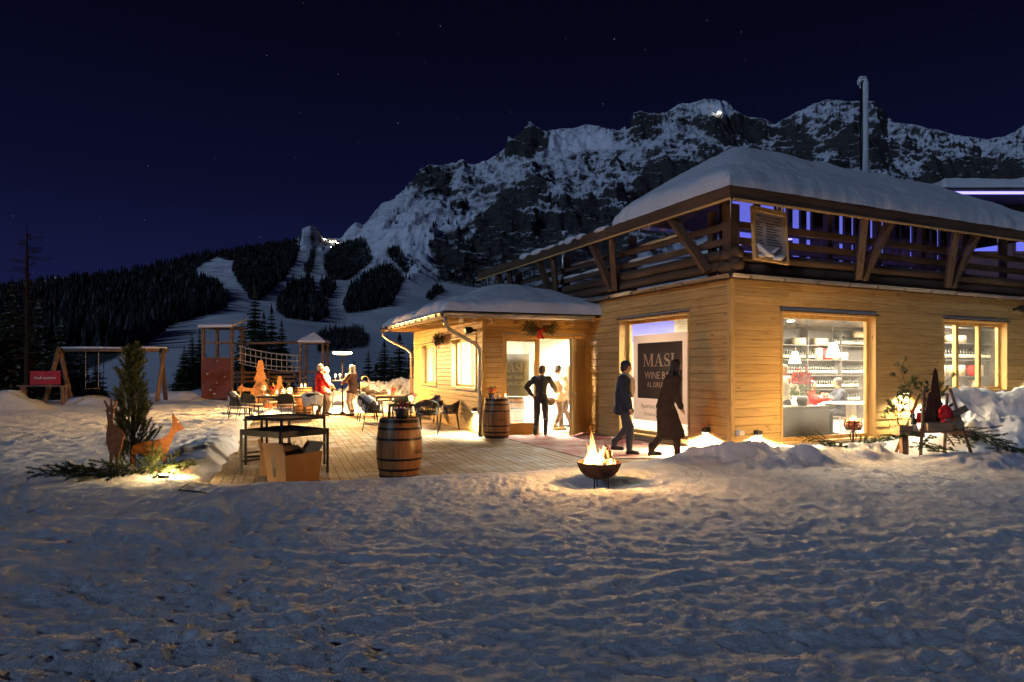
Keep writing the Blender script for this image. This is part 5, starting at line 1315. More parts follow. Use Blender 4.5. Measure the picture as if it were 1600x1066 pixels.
# ------------------------------------------------------------------ barrels
def barrel_parts(o, h=0.90, r=0.34, top='redhead'):
    prof = lambda z: r * (0.815 + 0.185 * math.sin(math.pi * (0.06 + 0.88 * z / h)) ** 1.2)
    mb = MB(); n = 32
    for k in range(n):   # staves
        a0, a1 = 2 * math.pi * (k + 0.03) / n, 2 * math.pi * (k + 0.97) / n; vs = []; m_ = 12
        for i in range(m_ + 1):
            z = h * i / m_; q = prof(z); vs += [(q * math.cos(a0), q * math.sin(a0), z), (q * 1.003 * math.cos((a0 + a1) / 2), q * 1.003 * math.sin((a0 + a1) / 2), z), (q * math.cos(a1), q * math.sin(a1), z)]
        fs = []
        for i in range(m_):
            for c in (0, 1): fs.append((3 * i + c, 3 * i + c + 1, 3 * i + 4 + c, 3 * i + 3 + c))
        b0 = 3 * m_; q = prof(h) * 0.93
        vs += [(q * math.cos(a0), q * math.sin(a0), h), (q * math.cos(a1), q * math.sin(a1), h)]; L2 = len(vs)
        fs.append((b0, b0 + 1, b0 + 2, L2 - 1, L2 - 2))
        vs += [(q * math.cos(a0), q * math.sin(a0), h - 0.04), (q * math.cos(a1), q * math.sin(a1), h - 0.04)]; fs.append((L2 - 2, L2 - 1, L2 + 1, L2))
        mb.add(vs, fs)
    mb.build('staves', M['barrelwood'], o, sharp=60)
    mb = MB(); mb.lathe([(0.001, h - 0.03), (prof(h) * 0.935, h - 0.03)], 32); mb.build('barrel_head', M['barrelhead'] if top == 'redhead' else M['barrelwood'], o)
    for z, w in ((0.035, 0.05), (0.145, 0.035), (0.30, 0.035), (h - 0.30, 0.035), (h - 0.145, 0.035), (h - 0.035, 0.05)):
        mb = MB(); mb.lathe([(prof(z - w / 2) + 0.001, z - w / 2), (prof(z - w / 2) + 0.005, z - w / 2), (prof(z + w / 2) + 0.005, z + w / 2), (prof(z + w / 2) + 0.001, z + w / 2)], 40)
        mb.build('hoop', M['hoop'], o, smooth=False)
M['barrelwood'] = wood('barrel_oak', 'z', (0.16, 0.066, 0.018), (0.36, 0.165, 0.052), rough=0.32, knots=False, isl=0.3)
M['barrelhead'] = plain('red_barrel_head', (0.55, 0.020, 0.012), 0.4, 0, 0.12, 8)
M['hoop'] = plain('black_hoop', (0.012, 0.010, 0.009), 0.4, 0.4, 0.2, 12, 0.05)
bl1 = thing('wine_barrel', 'oak barrel with red top and heather pot at the snow edge of the deck', 'barrel', px2(624, 10.05, -0.01), R(20))
barrel_parts(bl1, 0.90, 0.345)
def curved_text(txt, size, r, z, a0, parent, mat):
    o = text_mesh(txt, size, Matrix.Rotation(R(90), 4, 'X'), mat, ext=0.002, parent=parent, align='CENTER')
    for v in o.data.vertices:
        a = a0 + v.co.x / r; rr = r + (-v.co.y) * 1.0; v.co = Vector((rr * math.cos(a), rr * math.sin(a), z + v.co.z))
    return o
def face_ang(o): # local angle facing the camera
    d = -o.location; return math.atan2(d.y, d.x) - o.rotation_euler.z
curved_text('MASI', 0.075, 0.349, 0.385, face_ang(bl1) + R(52), bl1, M['black'])
bl2 = thing('wine_barrel', 'oak barrel with candles by the annex door downpipe', 'barrel', annex_pt(0.22, -0.42, 0.0), R(50)); barrel_parts(bl2, 0.95, 0.335, 'wood')
curved_text('MASI', 0.07, 0.34, 0.43, face_ang(bl2) + R(20), bl2, M['black'])
bl3 = thing('wine_barrel', 'pale oak barrel inside the lit doorway', 'barrel', annex_pt(1.02, 0.75, 0.021), 0); barrel_parts(bl3, 0.92, 0.33, 'wood')
bl4 = thing('wine_barrel', 'brightly lit barrel with candles behind the red jacket guest', 'barrel', px2(474, 25.0, 0.0), 0); barrel_parts(bl4, 0.98, 0.36, 'wood')
def flowerpot(loc, mesh, label, s=1.0, pot='pot'):
    t_ = thing('flower_pot', label, 'plant', loc, rnd.random() * 6); t_.scale = (s,) * 3
    mb = MB(); mb.lathe([(0.075, 0), (0.10, 0.13), (0.108, 0.13), (0.108, 0.16), (0.09, 0.16), (0.085, 0.12), (0.001, 0.12)], 16); mb.build('pot', M[pot], t_, sharp=40)
    o = bpy.data.objects.new('foliage', mesh); COL.objects.link(o); o.parent = t_; o.location = (0, 0, 0.17); return t_
flowerpot(px2(628, 10.05, 0.86), HEA, 'dark heather pot on the red barrel top', 1.05, 'dark')
flowerpot(annex_pt(0.13, -0.38, 0.92), flower_mesh(0.15, 9, 'flower', 50), 'red flower pot on the barrel by the annex door', 0.95)
def candle(loc, label, jar=False, s=1.0, power=1.2, grp='lit candles on the tables and barrels'):
    t_ = thing('candle', label, 'candle', loc, 0, grp); t_.scale = (s,) * 3
    mb = MB(); mb.lathe([(0.001, 0), (0.028, 0), (0.028, 0.06), (0.001, 0.062)], 12); mb.build('wax', M['white'], t_, smooth=True)
    mb = MB(); mb.lathe([(0.001, 0.065), (0.009, 0.078), (0.010, 0.088), (0.004, 0.108), (0.0005, 0.122)], 10); mb.build('candle_flame', M['wax'], t_, smooth=True)
    if jar:
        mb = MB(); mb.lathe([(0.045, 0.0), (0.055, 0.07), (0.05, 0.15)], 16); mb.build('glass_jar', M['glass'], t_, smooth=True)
    lamp('candle_light', 'POINT', (0, 0, 0.13), power, (1.0, 0.55, 0.18), 0.02, t_)
    return t_
candle(annex_pt(0.40, -0.56, 0.93), 'candle at the right rim of the barrel by the annex door', s=1.0, power=3)
for k, (px, lb) in enumerate(((768, 'small glass jar left of two on the barrel by the annex door'), (773, 'small glass jar right of two on the barrel by the annex door'))):
    mb = MB(); mb.lathe([(0.001, 0), (0.04, 0), (0.04, 0.11), (0.036, 0.11), (0.036, 0.006), (0.001, 0.006)], 14); o = mb.build('glass_jar', M['labelp'], None, loc=annex_pt(0.10 + 0.12 * k, -0.58, 0.92)); tag(o, lb, 'jar')

# ------------------------------------------------------------------ tables and chairs
M['tabletop'] = wood('table_top', 'x', (0.20, 0.11, 0.05), (0.40, 0.25, 0.13), rough=0.5, knots=False)
def table(px, Y, w, d, h, label, rz=0.0, name='cafe_table', z=0.0):
    t_ = thing(name, label, 'table', px2(px, Y, z), rz)
    mb = MB(); n = 5; ol_ = []
    r_ = 0.06
    for cx, cy, a0 in ((w / 2 - r_, d / 2 - r_, 0), (-w / 2 + r_, d / 2 - r_, 90), (-w / 2 + r_, -d / 2 + r_, 180), (w / 2 - r_, -d / 2 + r_, 270)):
        for k in range(n): a = R(a0 + 90 * k / (n - 1)); ol_.append((cx + r_ * math.cos(a), cy + r_ * math.sin(a)))
    m_ = len(ol_); mb.add([(x, y, h - 0.025) for x, y in ol_] + [(x, y, h) for x, y in ol_], [tuple(range(m_))[::-1], tuple(range(m_, 2 * m_))] + [(i, (i + 1) % m_, m_ + (i + 1) % m_, m_ + i) for i in range(m_)])
    mb.build('table_top', M['tabletop'], t_)
    mb = MB(); 
    for sx_, sy_ in ((1, 0), (-1, 0)): mb.box2((sx_ * (w / 2 - .08) - .02, -d / 2 + .06, h - 0.075), (sx_ * (w / 2 - .08) + .02, d / 2 - .06, h - 0.026))
    for sy_ in (1, -1): mb.box2((-w / 2 + .10, sy_ * (d / 2 - .06) - .02, h - 0.075), (w / 2 - .10, sy_ * (d / 2 - .06) + .02, h - 0.026))
    mb.build('apron', M['dark'], t_)
    for sx_ in (1, -1):
        for sy_ in (1, -1):
            mb = MB(); mb.beam((sx_ * (w / 2 - .07), sy_ * (d / 2 - .07), h - 0.03), (sx_ * (w / 2 - .05), sy_ * (d / 2 - .05), 0.001), 0.035, 0.035); mb.build('leg', M['dark'], t_)
    return t_
tab_l = table(440, 23.4, 2.1, 0.85, 0.74, 'long wooden table with glasses and candles on the left deck', R(-3))
tab_r = table(632, 18.4, 0.95, 0.85, 0.72, 'pale cafe table with a candle among the rope chairs', R(12))
tab_b = table(606, 23.6, 0.9, 0.8, 0.73, 'further cafe table near the snow heap with red flowers', R(12))
def leg(mb, a, b_, r=0.012): mb.tube([a, b_], [r * 1.15, r * 0.8], 8)
def chair_a():
    t_ = thing('dining_chair', 'x', 'chair', (0, 0, 0))
    mb = MB(); n = 10; vs = []; fs = []
    for i in range(n + 1):
        u = i / n; a = (u - 0.5) * 1.15; x = 0.245 * math.sin(a) / math.sin(0.575); y = -0.25 + 0.10 * (1 - math.cos(a)) / (1 - math.cos(0.575))
        top = 0.80 - 0.10 * abs(2 * u - 1) ** 4; bot = 0.50
        for z, dy in ((bot, 0), (top, -0.06)): vs += [(x, y + dy - 0.018, z), (x, y + dy + 0.018, z)]
    for i in range(n):
        o = 4 * i; p = o + 4
        fs += [(o, p, p + 2, o + 2), (o + 1, o + 3, p + 3, p + 1), (o + 2, p + 2, p + 3, o + 3), (o, o + 1, p + 1, p)]
    fs += [(0, 2, 3, 1), (4 * n, 4 * n + 1, 4 * n + 3, 4 * n + 2)]
    mb.add(vs, fs); mb.build('backrest', M['upholstery'], t_, sharp=50)
    mb = MB(); mb.box2((-0.235, -0.24, 0.425), (0.235, 0.24, 0.47)); o = mb.build('seat', M['cushion'], t_); bev(o, 0.015)
    for sx_ in (-1, 1):
        mb = MB(); leg(mb, (sx_ * .21, .20, .43), (sx_ * .24, .26, 0)); mb.build('leg', M['dark'], t_, smooth=True)
        mb = MB(); mb.tube([(sx_ * .235, -.235, .70), (sx_ * .225, -.22, .43), (sx_ * .25, -.33, 0)], [.011, .013, .010], 8); mb.build('leg', M['dark'], t_, smooth=True)
    return t_
def bev(o, w, seg=2):
    bm = bmesh.new(); bm.from_mesh(o.data); bmesh.ops.bevel(bm, geom=list(bm.edges), offset=w, segments=seg, affect='EDGES'); bm.to_mesh(o.data); bm.free()
    for p in o.data.polygons: p.use_smooth = True
def rope_chair():
    t_ = thing('rope_chair', 'x', 'chair', (0, 0, 0))
    top = []; low = []; n = 28
    for i in range(n + 1):
        u = i / n; a = R(-38 + 256 * u) + math.pi   # from front right arm round the back to the front left
        a = R(218) - R(256) * u + R(0)
        ca, sa = math.cos(R(-38) + R(256) * u), math.sin(R(-38) + R(256) * u)
        x = 0.29 * ca; y = -0.27 * sa; e = max(0, sa)
        top.append(Vector((x * 1.02, y * (1.08 if sa > 0 else 0.95), 0.64 + 0.16 * e ** 1.6))); low.append(Vector((x * 0.86, y * 0.86, 0.45)))
    mb = MB(); mb.tube(top, 0.013, 8); mb.build('arm_rail', M['dark'], t_, smooth=True)
    mb = MB()
    for i in range(n):
        a, b_ = top[i], top[i].lerp(top[i + 1], 0.62); c, d = low[min(n, i + 1)], low[min(n, i + 1)].lerp(low[min(n, i + 2)], 0.62)
        c2, d2 = low[max(0, i - 1)], low[max(0, i - 1)].lerp(low[i], 0.62)
        th = Vector((a.x, a.y, 0)).normalized() * 0.006
        for q, q2, off in ((c, d, th), (c2, d2, -th)):
            mb.add([a + off, b_ + off, q2 + off, q + off, a - off * .2, b_ - off * .2, q2 - off * .2, q - off * .2], [(0, 1, 2, 3), (7, 6, 5, 4), (0, 3, 7, 4), (1, 5, 6, 2)])
    mb.build('woven_back', M['rope'], t_)
    mb = MB(); mb.tube(low + [Vector((low[-1].x * .9, .24, .45)), Vector((low[0].x * .9, .24, .45)), low[0]], 0.012, 6)
    mb.build('seat_frame', M['dark'], t_, smooth=True)
    mb = MB(); mb.box2((-.225, -.22, .45), (.225, .235, .51)); o = mb.build('cushion', M['cushion'], t_); bev(o, 0.02)
    for sx_ in (-1, 1):
        mb = MB(); leg(mb, (sx_ * .235, .20, .64), (sx_ * .27, .27, 0), .013); mb.build('leg', M['dark'], t_, smooth=True)
        mb = MB(); mb.tube([(sx_ * .22, -.18, .62), (sx_ * .25, -.27, 0)], [.013, .010], 8); mb.build('leg', M['dark'], t_, smooth=True)
    return t_
CA = chair_a(); CB = rope_chair(); used = {}
def place(proto, px, Y, rz, label, group, z=0.0, s=1.0):
    k = proto.name
    if k in used: o = dup(proto, label=label)
    else: o = proto; used[k] = 1; o['label'] = label
    o.location = px2(px, Y, z); o.rotation_euler = (0, 0, R(rz)); o.scale = (s,) * 3; o['group'] = group; return o
GA = 'dark chairs round the long left table'; GB = 'rope armchairs round the right tables'
place(CA, 394, 22.0, -12, 'dark chair with its back to us at the left table end', GA, s=1.08)
place(CA, 449, 21.6, 6, 'dark chair with its back to us at the middle of the left table', GA, s=1.08)
place(CA, 487, 22.0, 22, 'fleece covered chair right of the left table', GA, s=1.08)
place(CA, 372, 23.0, -62, 'fleece draped chair at the far left end of the left table', GA, s=1.08)
place(CA, 424, 24.6, 172, 'dark chair facing us behind the left table', GA, s=1.0)
place(CA, 462, 24.9, 190, 'dark chair half hidden behind the candles of the left table', GA, s=1.0)
place(CA, 377, 20.4, -40, 'dark empty chair on the snow left of the steel tables', GA, z=0.03)
place(CB, 584, 18.0, -78, 'rope armchair with a white fleece on its back nearest the left', GB, s=1.08)
place(CB, 667, 16.9, 6, 'black rope armchair with its back to us behind the oak barrel', GB, s=1.10)
place(CB, 702, 18.2, 98, 'rope armchair against the lit annex wall', GB, s=1.0)
place(CB, 628, 19.6, 186, 'rope armchair facing us behind the pale cafe table', GB, s=1.05)
place(CB, 678, 20.6, 140, 'rope armchair with a striped throw under the annex window', GB, s=1.05)
place(CB, 574, 21.2, -70, 'rope armchair with a bright fleece behind the standing guest', GB, s=1.05)
place(CB, 600, 24.9, 180, 'pale rope armchair beyond the further cafe table', GB, s=1.1)
place(CB, 628, 22.9, 110, 'rope armchair between the two right tables', GB, s=1.05)
place(CB, 583, 26.6, -150, 'rope armchair at the far end beside the snow heap', GB, s=1.05)
# fleeces: lumpy hides lying over the chair backs
def fleece(loc, rz, w, h, label, seed, drape=0.30, group='sheep fleeces on the chairs'):
    rs = np.random.RandomState(seed); n, k = 40, 44; U_, V_ = np.meshgrid(np.linspace(-1, 1, n), np.linspace(-1, 1, k))
    # v<0 hangs behind the back, v>0 in front; the hide bends over the top rail
    X = U_ * w * (0.92 + 0.12 * np.cos(V_ * 2.4)) * np.sqrt(np.clip(1 - 0.16 * V_ ** 4, 0, 1)); arc = V_ * h
    Y = np.tanh(arc * 9) * (0.075 + 0.07 * np.abs(arc) / h); Z = -np.abs(arc) ** 1.15 * 1.08 / h ** 0.15
    Y = Y - 0.16 * (1 - (U_) ** 2) * 0.8 + 0.0; Z = Z - 0.10 * U_ ** 2
    b_ = 0.035 * (fbm(U_ * 4.5, V_ * 5.5, 3, seed) + 0.5)
    Y = Y + np.sign(V_) * b_ * 1.3; Z = Z + b_
    o = grid_mesh('sheep_fleece', X, Y, Z, M['fur']); md = o.modifiers.new('thick', 'SOLIDIFY'); md.thickness = 0.03; md.offset = 0
    o.location = loc; o.rotation_euler = (0, 0, rz); return tag(o, label, 'fleece', group)
fleece(px2(488, 21.92, 0.90), R(22), 0.33, 0.36, 'grey white fleece hanging over the chair right of the left table', 3)
fleece(px2(370, 22.95, 0.87), R(-62), 0.24, 0.28, 'small pale fleece on the far left chair', 4)
fleece(px2(583.2, 18.0, 0.90), R(-78), 0.27, 0.34, 'white fleece over the nearest left rope armchair', 5)
fleece(px2(573, 21.2, 0.87), R(-70), 0.26, 0.30, 'glowing white fleece on the armchair behind the standing guest', 6)
mb = MB()
for i in range(9):
    x = -0.26 + 0.065 * i; m_ = i % 2
    mb.add([(x, -0.36, 0.42), (x + 0.062, -0.36, 0.42), (x + 0.062, -0.33, 0.84), (x, -0.33, 0.84), (x, -0.20, 0.62), (x + 0.062, -0.20, 0.62)], [(0, 1, 2, 3), (3, 2, 5, 4)], m_)
o = mb.build('striped_throw', [M['fur'], M['upholstery']], None, loc=px2(678, 20.6, 0.02), rz=R(140)); md = o.modifiers.new('t', 'SOLIDIFY'); md.thickness = 0.012; tag(o, 'striped brown throw over the armchair under the annex window', 'throw')
# things on the tables
candle(px2(642, 18.3, 0.721), 'candle on the pale cafe table', True, 1.3, 4)
flowerpot(px2(645, 18.75, 0.721), HEA, 'dark red plant on the pale cafe table', 0.9)
candle(px2(608, 23.4, 0.731), 'candle on the further cafe table', True, 1.4, 5)
flowerpot(px2(613, 23.8, 0.731), FLW, 'bright red flowers on the further cafe table', 0.95)
candle(px2(453, 23.3, 0.741), 'large candle in a jar at the right end of the long table', True, 1.9, 9)
candle(px2(433, 23.1, 0.741), 'low candle at the front edge of the long table', False, 1.5, 5)
candle(px2(443, 23.75, 0.741), 'candle at the back of the long table', True, 1.6, 6)
candle(px2(471, 24.9, 0.965), 'left candle on the bright barrel', False, 1.3, 3); candle(px2(477, 24.8, 0.965), 'right candle on the bright barrel', False, 1.3, 3)
flowerpot(px2(428, 23.6, 0.741), FLW, 'red flower pot on the long table', 1.25)
def wine_glass(loc, label, s=1.0, grp=None, full=False):
    t_ = thing('wine_glass', label, 'glass', loc, 0, grp); t_.scale = (s,) * 3
    mb = MB(); mb.lathe([(0.035, 0), (0.035, 0.003), (0.004, 0.008), (0.004, 0.09), (0.02, 0.10), (0.04, 0.135), (0.041, 0.165), (0.031, 0.215)], 16); mb.build('bowl', M['stem'], t_, smooth=True); return t_
m, t, b = nmat('wine_glass'); M['stem'] = m; b.inputs['Base Color'].default_value = (0.75, 0.7, 0.62, 1); b.inputs['Roughness'].default_value = 0.06; b.inputs['Alpha'].default_value = 0.42
gl1 = wine_glass(px2(412, 23.2, 0.741), 'tall pale goblet on the long table', 1.7)
mb = MB(); mb.lathe([(0.001, 0), (0.075, 0), (0.08, 0.035), (0.06, 0.03), (0.001, 0.03)], 14); o = mb.build('small_bowl', M['ply'], None, loc=px2(423, 23.15, 0.741)); tag(o, 'small orange bowl on the long table', 'bowl')
mb = MB(); mb.box2((-.09, -.06, 0), (.09, .06, .05)); o = mb.build('napkin_holder', M['white'], None, loc=px2(416, 23.05, 0.741), rz=0.4); bev(o, .01); tag(o, 'white napkin holder beside the tall goblet', 'holder')

# ------------------------------------------------------------------ patio heater with high table
M['matt'] = plain('matt_black_pole', (0.008, 0.007, 0.006), 1.0, 0, .1, 9, 0, 0.0)
HP = px2(535, 24.2, 0.0)
ht = thing('patio_heater', 'tall patio heater with a glowing disc and a round high table', 'heater', HP, 0)
mb = MB(); mb.lathe([(0.001, 0), (0.40, 0), (0.40, 0.02), (0.10, 0.07), (0.05, 0.12), (0.001, 0.12)], 24); mb.build('base', M['dark'], ht, sharp=40)
mb = MB(); mb.tube([(0, 0, 0.1), (0, 0, 2.24)], 0.020, 12); mb.build('pole', M['matt'], ht, smooth=True)
mb = MB(); mb.lathe([(0.04, 1.24), (0.36, 1.24), (0.36, 1.27), (0.04, 1.27)], 28); mb.build('table_top', M['steel'], ht, sharp=40)
mb = MB(); mb.lathe([(0.001, 2.385), (0.18, 2.375), (0.34, 2.335), (0.385, 2.30), (0.375, 2.298), (0.33, 2.325), (0.16, 2.36), (0.001, 2.37)], 30); mb.build('reflector', M['steel'], ht, smooth=True)
M['heatglow'] = emis('heater_glow', (1.0, 0.66, 0.26), 7.0)
mb = MB(); mb.lathe([(0.001, 2.20), (0.24, 2.205), (0.33, 2.235), (0.355, 2.265), (0.32, 2.30), (0.15, 2.33), (0.001, 2.335)], 28); mb.build('heating_disc', M['heatglow'], ht, smooth=True)
for k in range(4):
    a = k * math.pi / 2 + 0.4; lamp('heater_light', 'AREA', (0.36 * math.cos(a), 0.36 * math.sin(a), 2.21), (150, 90, 360, 300)[k], (1.0, 0.55, 0.19), parent=ht, rot=(0, R(-42), a), sx=0.25, sy=0.30)
for dx, dy, lb in ((-0.22, -0.12, 'leftmost of three glasses on the heater table'), (-0.12, 0.12, 'middle of three glasses on the heater table'), (0.17, -0.10, 'rightmost of three glasses on the heater table')): wine_glass(HP + Vector((dx, dy, 1.271)), lb, 1.05, 'glasses on the heater table')
def bar_stool(px, Y, rz, label):
    t_ = thing('bar_stool', label, 'stool', px2(px, Y, 0), R(rz), 'high stools by the heater')
    mb = MB(); mb.box2((-.2, -.2, .74), (.2, .2, .79)); o = mb.build('seat', M['cushion'], t_); bev(o, .015)
    for sx_ in (-1, 1):
        mb = MB(); leg(mb, (sx_ * .17, .17, .76), (sx_ * .22, .22, 0), .014); mb.build('leg', M['dark'], t_, smooth=True)
        mb = MB(); mb.tube([(sx_ * .18, -.2, 1.08), (sx_ * .17, -.18, .75), (sx_ * .22, -.23, 0)], .014, 7); mb.build('leg', M['dark'], t_, smooth=True)
    mb = MB(); mb.box2((-.19, -.215, .86), (.19, -.185, 1.1)); o = mb.build('backrest', M['rope'], t_); bev(o, .012)
    mb = MB(); mb.tube([(-.2, -.2, .28), (.2, -.2, .28), (.2, .2, .28), (-.2, .2, .28), (-.2, -.2, .28)], .010, 6); mb.build('footrest', M['dark'], t_)
bar_stool(528, 26.2, -75, 'high stool left of the heater pole'); bar_stool(552, 27.0, 70, 'high stool right of the heater behind the guest')

# ------------------------------------------------------------------ steel tables and cardboard boxes at the deck front
def steel_table(corner_px, h, label, rim=0.09, tray=True, rz=0, feet=True):
    P_ = [px2(px, Y, 0) for px, Y in corner_px]; c = sum(P_, Vector()) / 4; c.z = 0
    t_ = thing('steel_table', label, 'table', c, 0); Q = [p - c for p in P_]
    for p in Q:
        mb = MB(); mb.beam(p + Vector((0, 0, 0.0)), p + Vector((0, 0, h)), 0.035, 0.035); mb.build('leg', M['dark'], t_)
    mb = MB(); up = Vector((0, 0, 1))
    for i in range(4):
        a, b_ = Q[i], Q[(i + 1) % 4]; d = (b_ - a).normalized() * 0.019
        mb.beam(a + d + up * (h - rim / 2), b_ - d + up * (h - rim / 2), 0.02, rim)
    mb.build('rim', M['dark'], t_)
    mb = MB(); mb.add([q * 0.97 + up * (h - rim * 0.8) for q in Q] + [q * 0.97 + up * (h - rim * 0.8 + 0.012) for q in Q], [(3, 2, 1, 0), (4, 5, 6, 7), (0, 1, 5, 4), (1, 2, 6, 5), (2, 3, 7, 6), (3, 0, 4, 7)]); mb.build('tray', M['dark'], t_)
    mb = MB(); mb.beam(Q[0] + up * 0.2, Q[3] + up * 0.2, 0.02, 0.03); mb.build('stretcher', M['dark'], t_)
    return t_
steel_table([(377, 10.25), (438, 9.75), (512, 10.45), (452, 11.1)], 0.70, 'lower dark steel table standing over the cardboard boxes')
steel_table([(384, 11.3), (440, 10.75), (507, 11.4), (452, 12.1)], 0.83, 'taller dark steel table tucked behind the lower one', 0.045)
ped = thing('pedestal_table', 'dark pedestal table foot behind the steel tables', 'table', px2(413, 12.4, 0), 0.3)
for s_ in (-1, 1):
    mb = MB(); mb.beam((s_ * 0.045, 0, 0.03), (s_ * 0.045, 0, 0.70), 0.04, 0.04); mb.build('column', M['dark'], ped)
mb = MB(); mb.box2((-.36, -.03, 0.0), (.36, .03, .03)); mb.build('foot', M['dark'], ped)
mb = MB(); mb.box2((-.03, -.36, 0.001), (.03, .36, .028)); mb.build('foot', M['dark'], ped)
mb = MB(); mb.box2((-.34, -.34, .70), (.34, .34, .73)); mb.build('table_top', M['dark'], ped)
def card_box(loc, rz, w, d, h, label, flare=0.12, cut=True, tilt=0):
    t_ = thing('cardboard_box', label, 'box', loc, R(rz)); t_.rotation_euler = (R(tilt), 0, R(rz))
    b4 = [(-w / 2, -d / 2), (w / 2, -d / 2), (w / 2, d / 2), (-w / 2, d / 2)]; f = 1 + flare
    mb = MB(); th = 0.006
    sides = []
    for i in range(4):
        (x0, y0), (x1, y1) = b4[i], b4[(i + 1) % 4]
        a, b_, c, e = Vector((x0, y0, 0)), Vector((x1, y1, 0)), Vector((x1 * f, y1 * f, h)), Vector((x0 * f, y0 * f, h))
        n = (b_ - a).cross(e - a).normalized() * th
        mb.add([a, b_, c, e, a - n, b_ - n, c - n, e - n], [(0, 1, 2, 3), (7, 6, 5, 4), (3, 2, 6, 7), (1, 0, 4, 5)])
        sides.append((a, b_, c, e, n))
    mb.add([(x, y, 0.004) for x, y in b4], [(0, 1, 2, 3)]); mb.build('carton', M['card'], t_)
    for i, ang in ((1, 50), (3, 75), (2, 30)):
        a, b_, c, e, n = sides[i]; mb = MB(); out = (n.normalized() * math.cos(R(ang)) + Vector((0, 0, 1)) * math.sin(R(ang))) * (d * 0.42 if i != 2 else w * .2)
        if i == 1: q0, q1 = e.lerp(c, 0.15), c
        else: q0, q1 = e, c
        mb.add([q0, q1, q1 + out, q0 + out], [(0, 1, 2, 3)]); o = mb.build('flap', M['card'], t_); md = o.modifiers.new('t', 'SOLIDIFY'); md.thickness = 0.006
    return t_, sides
bx1, sd = card_box(px2(459, 9.66, 0.0), 57, 0.58, 0.40, 0.42, 'open cardboard box with a cut slot at the deck edge', 0.16)
# slot: dark cut-out, printed logo stroke on the lit side
a, b_, c, e, n = sd[3]
mb = MB()
def onside(u, v, off=0.004): return a.lerp(b_, u).lerp(e.lerp(c, u), v) + n.normalized() * off
mb.add([onside(*q) for q in ((.46, .92), (.34, .92), (.36, .22), (.47, .22), (.52, .55), (.44, .55))], [(0, 1, 2, 3, 4, 5)]); mb.build('slot', M['black'], bx1)
bx2, sd2 = card_box(px2(431, 10.35, 0.0), 14, 0.42, 0.36, 0.40, 'cardboard box standing under the steel table', 0.02)
a, b_, c, e, n = sd2[0]
for k, (u, ss) in enumerate(((.38, .05), (.5, .05))):
    mb = MB(); mb.add([onside(u, .72), onside(u + .05, .72), onside(u + .08, .84), onside(u + .03, .84)], [(0, 1, 2, 3)]); mb.build('printed_mark', M['white'], bx2)

# ------------------------------------------------------------------ fire bowl
fz = gh(*FIRE)
fb = thing('fire_bowl', 'rusty round fire bowl on thin legs burning in the snow', 'fire bowl', (FIRE[0], FIRE[1], fz), 0)
BH = 0.17; br = 0.31
prof = [(0.001, BH), (0.10, BH + 0.008), (0.19, BH + 0.045), (0.26, BH + 0.115), (0.30, BH + 0.20), (br, BH + 0.245), (br - 0.012, BH + 0.245), (0.285, BH + 0.20), (0.245, BH + 0.125), (0.18, BH + 0.06), (0.09, BH + 0.022), (0.001, BH + 0.016)]
mb = MB(); mb.lathe(prof, 36); mb.build('bowl', M['darkrust'], fb, sharp=50)
for a in (R(-115), R(-60), R(90)):
    mb = MB(); mb.tube([(0.2 * math.cos(a), 0.2 * math.sin(a), BH + 0.07), (0.22 * math.cos(a), 0.22 * math.sin(a), -0.05)], 0.011, 8); mb.build('leg', M['dark'], fb, smooth=True)
M['char'] = plain('charred_log', (0.10, 0.055, 0.030), 0.9, 0, 0.5, 12, 0.6)
LG = 'logs burning in the fire bowl'
for i, (p, q, r_, lb) in enumerate((((-.16, -.10, BH + .16), (.14, .02, BH + .24), .045, 'charred log lying across the front of the fire bowl'), ((.02, .12, BH + .15), (.10, -.02, BH + .46), .04, 'log standing upright in the flames'), ((.19, .05, BH + .18), (.12, -.03, BH + .42), .032, 'thin log leaning at the right of the flames'), ((-.05, -.16, BH + .13), (.2, -.06, BH + .20), .04, 'log end glowing at the bowl front right'))):
    mb = MB(); mb.tube([p, (Vector(p) + Vector(q)) / 2, q], [r_, r_ * 1.04, r_ * .95], 9); o = mb.build('burning_log', M['char'], None, loc=fb.location, sharp=50); tag(o, lb, 'log', LG)
mb = MB(); rs = random.Random(9)
for i in range(40): 
    a = rs.random() * 6.28; q = 0.2 * rs.random() ** .5; mb.ell((q * math.cos(a), q * math.sin(a), BH + 0.09 + rs.random() * .03), (.025, .02, .016), 6, 4)
o = mb.build('embers', M['ember'], None, loc=fb.location); tag(o, 'glowing embers in the bottom of the fire bowl', 'embers', kind='stuff')
def flame_mesh(mb, base, h, r, rs, lean=(0, 0)):
    n = 9; pts_ = []; rad = []; ph = rs.random() * 6
    for i in range(n + 1):
        u = i / n; pts_.append(Vector(base) + Vector((lean[0] * u + 0.35 * r * math.sin(u * 5.5 + ph) * u, lean[1] * u + 0.35 * r * math.cos(u * 4.7 + ph) * u, h * u)))
        rad.append(max(0.0015, r * (math.sin(math.pi * min(1, u * 0.9 + 0.16)) ** 1.0) * (1 - u) ** 0.55))
    i0 = len(mb.v); mb.tube(pts_, rad, 14)
    for q in range(i0, len(mb.v)):
        x, y, z = mb.v[q]; w_ = 0.35 * r; X_ = np.array([x * 16 + ph]); Z_ = np.array([z * 11 - ph]); mb.v[q] = (x + w_ * float(fbm(X_, Z_, 3, 3)[0]), y + w_ * float(fbm(X_ + 9, Z_, 3, 5)[0]), z + 0.3 * w_ * float(fbm(X_, Z_ + 5, 3, 7)[0]))
mb = MB(); rs = random.Random(14)
